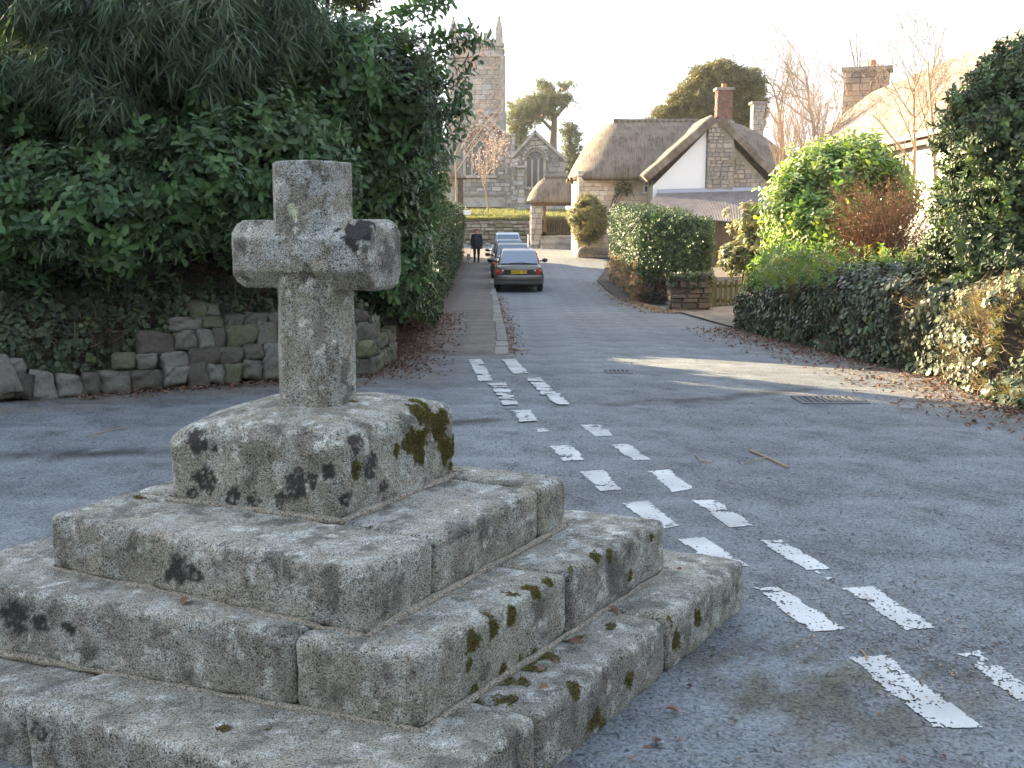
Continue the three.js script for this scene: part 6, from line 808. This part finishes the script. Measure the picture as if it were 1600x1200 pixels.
  conifer('yew_tree', 'broad golden green yew behind the brick chimney', at(1115, 260, 80), [[[1115, 260, 80, 0.5], [1118, 180, 80], [1120, 130, 80]]], [[1085, 165, 80, 34, 30, 2], [1120, 140, 80, 34, 32, 2], [1155, 150, 80, 34, 36, 2], [1055, 182, 80, 30, 14, 1.5], [1130, 118, 80, 18, 13, 1.1], [1100, 125, 80, 16, 14, 1.1], [1035, 190, 80, 20, 9, 1], [1170, 180, 80, 24, 24, 1.4], [1110, 190, 80, 60, 30, 2]], G.needle, LM.yew, 4200, { up: 0.6, s0: 0.9, s1: 1.6, shell: 0.7, col: () => tint(0.6, 1.6, 0.15) });
  // grass blades along the top of the churchyard wall
  const gl = []; for (let k = 0; k < 5200; k++) { const x = rr(-9, 6), D = 73.4 + 16 * rnd() * rnd(); gl.push([V(x, churchY(x, D), -D), V(rr(-.3, .3), 1, rr(-.3, .3)), rr(0, 6), rr(1, 2.2), tint(0.6, 1.4, 0.2)]); } tag(copies('churchyard_grass', G.grass, LM.grass, scene, gl), 'sunlit yellow green grass above the churchyard wall', 'grass', null, 'stuff');
}
// ---------------------------------------------------------------- parked cars, tail towards the camera
function car(label, px, D, o) {
  const c = at(px, 400, D), y0 = roadY(D), t = thing('parked_car', label, 'car', V(c.x, y0, -D), 'cars parked along the kerb'); t.rotation.y = o.turn || 0;
  const paintM = new THREE.MeshPhysicalMaterial({ color: lin(...o.color), roughness: 0.35, metalness: 0.3, clearcoat: 0.8, clearcoatRoughness: 0.12 }), trim = std([0.025, 0.025, 0.027], 0.6), tyre = std([0.02, 0.02, 0.02], 0.9), rimM = std([0.35, 0.35, 0.36], 0.35, { metalness: 0.8 }), red = new THREE.MeshPhysicalMaterial({ color: lin(0.32, 0.025, 0.02), roughness: 0.25, clearcoat: 1 }), amber = std([0.55, 0.16, 0.03], 0.3), glass = new THREE.MeshPhysicalMaterial({ color: lin(0.10, 0.13, 0.16), roughness: 0.06, clearcoat: 1, clearcoatRoughness: 0.03, metalness: 0.25 });
  const L = o.L || 4.1, W = o.W || 1.66, H = o.H || 1.38, hw = W / 2, belt = o.belt || 0.92, rake = o.rake ?? 0.5, S = (f) => [0, 1, 2, 3].map(f);
  // lower body: rounded sections along the length (z = 0 at the tail, -L at the nose)
  const mb = new MB(), st = [[0.0, 0.80, 0.34, 0.86], [0.06, 0.93, 0.28, 0.90], [0.18, 0.98, 0.24, 0.93], [0.6, 1, 0.22, 0.94], [1.4, 1, 0.2, 0.93], [2.4, 1, 0.2, 0.92], [3.0, 0.99, 0.22, 0.88], [3.6, 0.97, 0.26, 0.78], [3.95, 0.9, 0.3, 0.70], [4.1, 0.72, 0.36, 0.62]], n = 22;
  for (const [z, w, yb, yt] of st) for (let k = 0; k < n; k++) { const a = k / n * 6.2832, cs = Math.cos(a), sn = Math.sin(a), e = 0.32, x = Math.sign(cs) * Math.pow(Math.abs(cs), e) * hw * w, yy = (yb + yt * belt / 0.92) / 2 + Math.sign(sn) * Math.pow(Math.abs(sn), e) * (yt * belt / 0.92 - yb) / 2; mb.v(x * (yy > 0.7 ? 1 - 0.10 * smooth(0.7, 0.95, yy) : 1 - 0.05 * smooth(0.4, 0.2, yy)), yy, -z * L / 4.1); }
  for (let s = 0; s < st.length - 1; s++) for (let k = 0; k < n; k++) mb.q(s * n + k, s * n + (k + 1) % n, (s + 1) * n + (k + 1) % n, (s + 1) * n + k); for (const s of [0, st.length - 1]) { const m = mb.v(0, 0.62, -st[s][0] * L / 4.1); for (let k = 0; k < n; k++) s ? mb.t(m, s * n + k, s * n + (k + 1) % n) : mb.t(m, s * n + (k + 1) % n, s * n + k); }
  lpart('body', mb.geo(), paintM, t);
  // cabin: bottom and top outlines joined with rounded shoulders
  const zb = -0.10, zt = -0.10 - rake, fb = -2.75, ft = -2.05, wb = hw * 0.86, wt = hw * 0.66, P = [V(-wb, belt, zb), V(wb, belt, zb), V(wb, belt, fb), V(-wb, belt, fb)], Q = [V(-wt, H, zt), V(wt, H, zt), V(wt, H, ft), V(-wt, H, ft)];
  const cab = new MB(), ring = (f, y) => P.map((p, k) => V(lerp(p.x, Q[k].x, f), y, lerp(p.z, Q[k].z, f))), lev = [[0, belt - 0.06], [0.5, lerp(belt, H, 0.5)], [0.92, lerp(belt, H, 0.92)], [1.03, H - 0.005], [1.25, H + 0.03]]; let prev = null; for (const [f, y] of lev) { const r = ring(f, y), ids = []; r.forEach((p, k) => { const nx = r[(k + 1) % 4]; for (const q of [0.04, 0.5, 0.96]) { const v = p.clone().lerp(nx, q); const bulge = q === 0.5 ? 1.03 : 1; ids.push(cab.v(v.x * (k % 2 ? 1 : 1), v.y, v.z)); } }); if (prev) for (let k = 0; k < 12; k++) cab.q(prev[k], prev[(k + 1) % 12], ids[(k + 1) % 12], ids[k]); prev = ids; } for (let k = 1; k < 11; k++) cab.t(prev[0], prev[k], prev[k + 1]);
  lpart('cabin', cab.geo(true), paintM, t);
  const pane = (name, a, b, c2, d, out) => { const g = new MB(); g.quad(...[a, b, c2, d].map(p => p.clone().add(out))); return lpart(name, g.geo(), glass, t); };
  const F = (a, b, f) => a.clone().lerp(b, f), in4 = (a, b, c2, d, m0, m1, s) => [F(F(a, d, m0), F(b, c2, m0), s), F(F(b, c2, m0), F(a, d, m0), s), F(F(b, c2, m1), F(a, d, m1), s), F(F(a, d, m1), F(b, c2, m1), s)];
  pane('rear_window', ...in4(P[0], P[1], Q[1], Q[0], 0.06, 0.9, 0.06), V(0, 0.008, 0.016)); pane('windscreen', ...in4(P[2], P[3], Q[3], Q[2], 0.06, 0.9, 0.05), V(0, 0.008, -0.016));
  for (const [a, b, c2, d, out] of [[P[3], P[0], Q[0], Q[3], V(-0.014, 0.004, 0)], [P[1], P[2], Q[2], Q[1], V(0.014, 0.004, 0)]]) { const m = F(a, b, 0.5), mt = F(d, c2, 0.5); pane('side_window', ...in4(a, m, mt, d, 0.08, 0.9, 0.06), out); pane('side_window', ...in4(m, b, c2, mt, 0.08, 0.9, 0.06), out); }
  lpart('rear_panel', box(0, 0.68, 0.004, W * 0.86, 0.15, 0.03), trim, t);
  for (const s of [-1, 1]) { lpart('tail_light', box(s * hw * 0.78, 0.69, 0.018, hw * 0.30, 0.16, 0.05), red, t); lpart('indicator', box(s * hw * 0.86, 0.73, 0.032, hw * 0.12, 0.06, 0.03), amber, t); lpart('reversing_light', box(s * hw * 0.64, 0.73, 0.032, hw * 0.07, 0.06, 0.03), std([0.6, 0.6, 0.6], 0.3), t); }
  if (o.plate) { const pl = lpart('number_plate', box(0, 0.675, 0.035, 0.52, 0.115, 0.02), std([0.75, 0.45, 0.02], 0.5), t); const f = new MB(); seed(9); for (let k = 0; k < 7; k++) { if (k === 4) continue; const x = -0.21 + k * 0.07; f.box(x - 0.02, 0, 0, 0.01, 0.075, 0.004); f.box(x + 0.018, 0, 0, 0.01, 0.075, 0.004); f.box(x, k % 2 ? 0.032 : 0, 0, 0.03, 0.01, 0.004); } f.geo; const g = f.geo(); g.translate(0, 0.675, 0.046); lpart('lettering', g, trim, pl); }
  lpart('bumper', (() => { const g = new MB(); const sec = [[-1, -0.42, 0], [-0.99, -0.12, 0], [-0.9, 0.03, 0], [-0.5, 0.075, 0], [0.5, 0.075, 0], [0.9, 0.03, 0], [0.99, -0.12, 0], [1, -0.42, 0]]; sec.forEach(([x, z]) => { for (const [y, d] of [[0.27, -0.03], [0.33, 0.02], [0.52, 0.03], [0.57, 0]]) g.v(x * hw * 1.005, y, z + d); }); for (let k = 0; k < sec.length - 1; k++) for (let j = 0; j < 3; j++) { const a = k * 4 + j; g.q(a, a + 4, a + 5, a + 1); } return g.geo(); })(), o.bumper ? std(o.bumper, 0.55) : paintM, t); lpart('bumper_strip', box(0, 0.42, 0.112, W * 0.86, 0.035, 0.012), trim, t);
  if (o.plate) { const w = new MB(); w.tube([V(0.42, belt + 0.03, zb + 0.05), V(0.1, belt + 0.06, zb + 0.02), V(-0.35, belt + 0.035, zb + 0.04)], [0.012, 0.012, 0.006], 4); lpart('rear_wiper', w.geo(), trim, t); lpart('exhaust', new MB().tube([V(0.42, 0.24, -0.2), V(0.42, 0.24, 0.06)], [0.03, 0.03], 8).geo(), trim, t); }
  lpart('underbody', box(0, 0.26, -L / 2, W * 0.8, 0.14, L * 0.9), trim, t);
  for (const s of [-1, 1]) { for (const z of [-0.72, -3.25]) { const w = new THREE.Group(); w.name = 'wheel'; w.position.set(s * (hw - 0.11), 0.29, z); t.add(w); const tg = new THREE.LatheGeometry([[0.17, -0.09], [0.26, -0.095], [0.288, -0.07], [0.29, 0], [0.288, 0.07], [0.26, 0.095], [0.17, 0.09]].map(p => new THREE.Vector2(...p)), 22); tg.rotateZ(Math.PI / 2); lpart('tyre', tg, tyre, w); const rg = new THREE.CylinderGeometry(0.172, 0.172, 0.15, 18); rg.rotateZ(Math.PI / 2); lpart('rim', rg, rimM, w); } const m = new MB(); m.tube([V(s * hw * 0.86, belt + 0.02, -2.1), V(s * (hw + 0.08), belt + 0.05, -2.1)], [0.025, 0.025], 5); const mg = new THREE.SphereGeometry(0.1, 10, 8); mg.scale(1.0, 0.72, 0.55); mg.translate(s * (hw + 0.13), belt + 0.06, -2.1); lpart('wing_mirror', mergeGeometries([m.geo().toNonIndexed(), mg.toNonIndexed()].map(g => { g.deleteAttribute('uv'); return g; })), o.mirror ? paintM : trim, t); }
  if (o.aerial) lpart('aerial', new MB().tube([V(0, H + 0.02, zt - 0.1), V(0, H + 0.34, zt + 0.1)], [0.006, 0.004], 4).geo(), trim, t);
}
car('olive grey hatchback with yellow number plate, nearest of the parked cars', 811, 36.2, { color: [0.15, 0.14, 0.115], plate: true, rake: 0.62, turn: 0.02 });
car('dark green hatchback parked directly in front of the olive grey one', 801, 42.2, { color: [0.045, 0.06, 0.055], rake: 0.5, turn: 0.03, H: 1.42 });
car('dark blue car, third in the parked row', 796, 48, { color: [0.05, 0.06, 0.085], rake: 0.45, turn: 0.03, H: 1.45, mirror: true });
car('silver tall car at the far end of the parked row', 794, 53.6, { color: [0.42, 0.46, 0.55], rake: 0.3, turn: 0.04, H: 1.62, belt: 0.98, mirror: true, aerial: true });
// ---------------------------------------------------------------- walker and dog
const smin = (a, b, k) => { const h = clamp(0.5 + 0.5 * (b - a) / k); return lerp(b, a, h) - k * h * (1 - h); };
const cap = (x, y, z, a, b, ra, rb) => { const dx = b[0] - a[0], dy = b[1] - a[1], dz = b[2] - a[2], t = clamp(((x - a[0]) * dx + (y - a[1]) * dy + (z - a[2]) * dz) / (dx * dx + dy * dy + dz * dz)); return Math.hypot(x - a[0] - dx * t, y - a[1] - dy * t, z - a[2] - dz * t) - lerp(ra, rb, t); };
{
  const D = 55.5, c = at(745, 411, D), y0 = paveY(D), t = thing('person', 'person in dark coat and hat walking a small dog on the pavement', 'person', V(c.x, y0, -D)), skin = [0.42, 0.24, 0.17], coat = [0.02, 0.021, 0.028], hat = [0.10, 0.03, 0.025], trs = [0.018, 0.018, 0.022], shoe = [0.012, 0.011, 0.011];
  const bones = [[[-.10, .86, 0], [-.105, .47, .06], .095, .07], [[-.105, .47, .06], [-.11, .09, .03], .068, .045], [[-.11, .05, 0], [-.12, .035, .15], .045, .04], [[.10, .86, 0], [.09, .47, -.03], .095, .07], [[.09, .47, -.03], [.085, .09, -.12], .068, .045], [[.085, .05, -.13], [.09, .035, .0], .045, .04], [[0, .88, 0], [0, 1.16, .01], .155, .165], [[0, 1.16, .01], [0, 1.34, 0], .165, .13], [[-.16, 1.35, 0], [.16, 1.35, 0], .085, .085], [[0, 1.36, 0], [0, 1.47, .01], .06, .052],
    [[-.2, 1.34, 0], [-.27, 1.06, .0], .068, .055], [[-.27, 1.06, .0], [-.255, .84, .08], .052, .04], [[.2, 1.34, 0], [.265, 1.07, -.02], .068, .055], [[.265, 1.07, -.02], [.27, .84, .04], .052, .04]];
  const hands = s => { const o = [], h = s < 0 ? [-.255, .79, .09] : [.27, .79, .05]; o.push([h, [h[0], h[1] - .06, h[2] + .01], .03, .032]); for (let f = 0; f < 4; f++) o.push([[h[0] + (f - 1.5) * .015, h[1] - .07, h[2] + .015], [h[0] + (f - 1.5) * .016, h[1] - .12 - .012 * (f === 1 || f === 2), h[2] + .035], .009, .008]); o.push([[h[0] - s * .028, h[1] - .03, h[2] + .02], [h[0] - s * .04, h[1] - .075, h[2] + .045], .010, .009]); return o; };
  const all = [...bones]; const f = (x, y, z) => { let d = 9; for (const [a, b, ra, rb] of all) d = smin(d, cap(x, y, z, a, b, ra, rb), 0.03); const co = Math.max(Math.hypot(x / 1.12, z / 0.86) - lerp(.225, .175, clamp((y - .72) / .5)), .68 - y, y - 1.2); d = smin(d, co, 0.04); for (const s of [-1, 1]) for (const [a, b, ra, rb] of hands(s)) d = Math.min(d, cap(x, y, z, a, b, ra, rb)); return d; };
  const body = nets(f, [-.36, -.02, -.28], [.36, 1.5, .28], 0.0125);
  const head = nets((x, y, z) => { let d = Math.hypot(x / .074, (y - 1.555) / .108, (z - .005) / .094) - 1; d *= .074; d = smin(d, cap(x, y, z, [0, 1.56, .09], [0, 1.535, .108], .011, .016), .012); d = smin(d, cap(x, y, z, [-.05, 1.49, .06], [.05, 1.49, .06], .02, .02), .03); for (const s of [-1, 1]) { d = smin(d, cap(x, y, z, [s * .076, 1.57, 0], [s * .078, 1.535, 0], .014, .012), .008); d = Math.max(d, -(Math.hypot(x - s * .032, y - 1.572, z - .098) - .014)); } d = Math.max(d, -cap(x, y, z, [-.02, 1.508, .098], [.02, 1.508, .098], .005, .005)); d = smin(d, cap(x, y, z, [0, 1.4, 0], [0, 1.5, .005], .055, .05), .02); return d; }, [-.13, 1.4, -.14], [.13, 1.7, .15], 0.006);
  const g = mergeGeometries([body, head]); paint(g, (x, y, z) => { if (y > 1.62 - (z > 0.05 ? 0 : .08)) return hat; if (y > 1.43) return z > 0.02 || y > 1.46 ? skin : coat; if (y < .8 && Math.abs(x) > .22) return [0.30, 0.06, 0.05]; if (y < .1) return shoe; if (y < .69) return trs; return coat; }); lpart('body', g, std([1, 1, 1], 0.9, { vertexColors: true }), t);
  const cpg = nets((x, y, z) => Math.max(Math.min((Math.hypot(x / .088, (y - 1.585) / .095, (z + .005) / .105) - 1) * .088, Math.max(Math.hypot(x, z) - .125, Math.abs(y - 1.615) - .008)), 1.55 + (z > 0.02 ? 0.055 : 0) - y), [-.15, 1.52, -.15], [.15, 1.7, .16], 0.009); lpart('hat', cpg, std(hat, 1), t);
  const dt = at(732.5, 411.5, 55), dg = thing('dog', 'small black and white dog on a lead beside the walker', 'dog', V(dt.x, paveY(55), -55)), B = [[[0, .27, .10], [0, .28, -.14], .085, .078], [[0, .27, .12], [0, .24, .02], .095, .085], [[0, .33, .14], [0, .41, .21], .055, .05], [[0, .43, .22], [0, .425, .26], .058, .05], [[0, .415, .27], [0, .40, .34], .034, .024], [[-.045, .46, .215], [-.07, .385, .215], .02, .022], [[.045, .46, .215], [.07, .385, .215], .02, .022], [[0, .31, -.2], [.02, .40, -.3], .022, .012]];
  for (const s of [-1, 1]) B.push([[s * .055, .24, .12], [s * .055, .12, .115], .036, .024], [[s * .055, .12, .115], [s * .055, .03, .12], .024, .019], [[s * .055, .02, .12], [s * .055, .018, .15], .02, .018], [[s * .055, .25, -.14], [s * .06, .16, -.11], .055, .034], [[s * .06, .16, -.11], [s * .06, .10, -.185], .03, .02], [[s * .06, .10, -.185], [s * .06, .025, -.165], .02, .018], [[s * .06, .02, -.165], [s * .06, .018, -.13], .02, .018]);
  const gd = nets((x, y, z) => { let d = 9; for (const [a, b, ra, rb] of B) d = smin(d, cap(x, y, z, a, b, ra, rb), 0.018); return d + 0.006 * (noise(x * 60, y * 60, z * 60) - .5); }, [-.14, -.02, -.36], [.14, .52, .38], 0.0085); paint(gd, (x, y, z) => Math.hypot(x, y - .4, z - .345) < .022 ? [.01, .01, .01] : (Math.abs(x) > .045 && y > .36) || (noise(x * 9, y * 9, z * 9 + 4) > .52 && y > .2 && z < .2) ? [.03, .028, .03] : [.6, .57, .53]); lpart('body', gd, std([1, 1, 1], 1, { vertexColors: true }), dg);
  const a = V(c.x - .255, y0 + .74, -D + .1), b = V(dt.x, paveY(55) + .34, -55 + .15), ld = thing('dog_lead', 'thin dark lead between the walker and the dog', 'lead', b); part('strap', new MB().tube([a, a.clone().lerp(b, .5).add(V(0, -.08, 0)), b], [.006, .006, .006], 4).geo(), M.dark, ld);
}
// ---------------------------------------------------------------- small things
{
  const p = at(728, 332, 49), s = thing('name_sign', 'small white sign board standing out of the hedge top', 'sign', V(p.x, hedgeTop(49) - 0.5, -49)); part('board', box(p.x, p.y, -49, 0.46, 0.2, 0.03, 0.5), std([0.8, 0.8, 0.8], 0.6), s); part('post', box(p.x - 0.1, p.y - 0.5, -49.06, 0.05, 1.0, 0.05), M.wood, s);
  const q = at(825, 368, 67), w = at(825, 382, 67), m = thing('marker_post', 'short white marker post beside the lychgate pier', 'post', V(w.x, w.y, -67)); part('post', box(w.x, (q.y + w.y) / 2 - 0.1, -67, 0.09, q.y - w.y + 0.25, 0.09), std([0.75, 0.74, 0.7], 0.8), m); part('cap', box(w.x, q.y + 0.04, -67, 0.11, 0.05, 0.11), std([0.75, 0.74, 0.7], 0.8), m);
  const y1 = at(554, 525, 10.9), y2 = onRoad(551, 572), g = thing('yellow_marker', 'yellow hydrant marker plate half hidden behind the cross shaft', 'marker', V(y1.x - 0.02, roadY(10.9), -10.9)); part('post', box(y1.x - 0.03, 0.2, -10.9, 0.06, 0.5, 0.06), std([0.3, 0.3, 0.28], 0.9), g); part('plate', box(y1.x - 0.055, (y1.y + y2.y) / 2 + 0.05, -10.85, 0.12, 0.26, 0.02), std([0.65, 0.5, 0.03], 0.6), g);
  const stick = (pts, r, label) => { const P3 = pts.map(([x, y]) => { const v = onRoad(x, y); v.y += r + 0.003; return v; }), t = thing('fallen_stick', label, 'stick', P3[0]); part('stick', new MB().tube(P3, P3.map((_, k) => r * (1 - 0.4 * k / P3.length)), 5).geo(), std([0.30, 0.22, 0.13], 1), t); return t; };
  const t1 = stick([[1172, 706], [1200, 718], [1232, 733]], 0.009, 'pale straight stick lying on the road right of the markings'); { const a = onRoad(1196, 719), b = onRoad(1162, 727), c = onRoad(1200, 712); a.y += .02; b.y += .01; part('side_twig', new MB().tube([a, b], [.005, .003], 4).geo(), std([0.30, 0.22, 0.13], 1), t1); }
  stick([[135, 683], [170, 674], [202, 668]], 0.004, 'thin dark twig on the road behind the socket stone'); stick([[790, 546], [812, 549], [830, 547]], 0.012, 'short twig lying by the end of the kerb'); stick([[1345, 1018], [1352, 1026], [1354, 1034]], 0.004, 'small forked twig on the nearest white mark');
  stick([[1085, 712], [1092, 722], [1112, 724]], 0.006, 'curled twig on the asphalt beside the give way marks');
}
renderer.render(scene, camera);
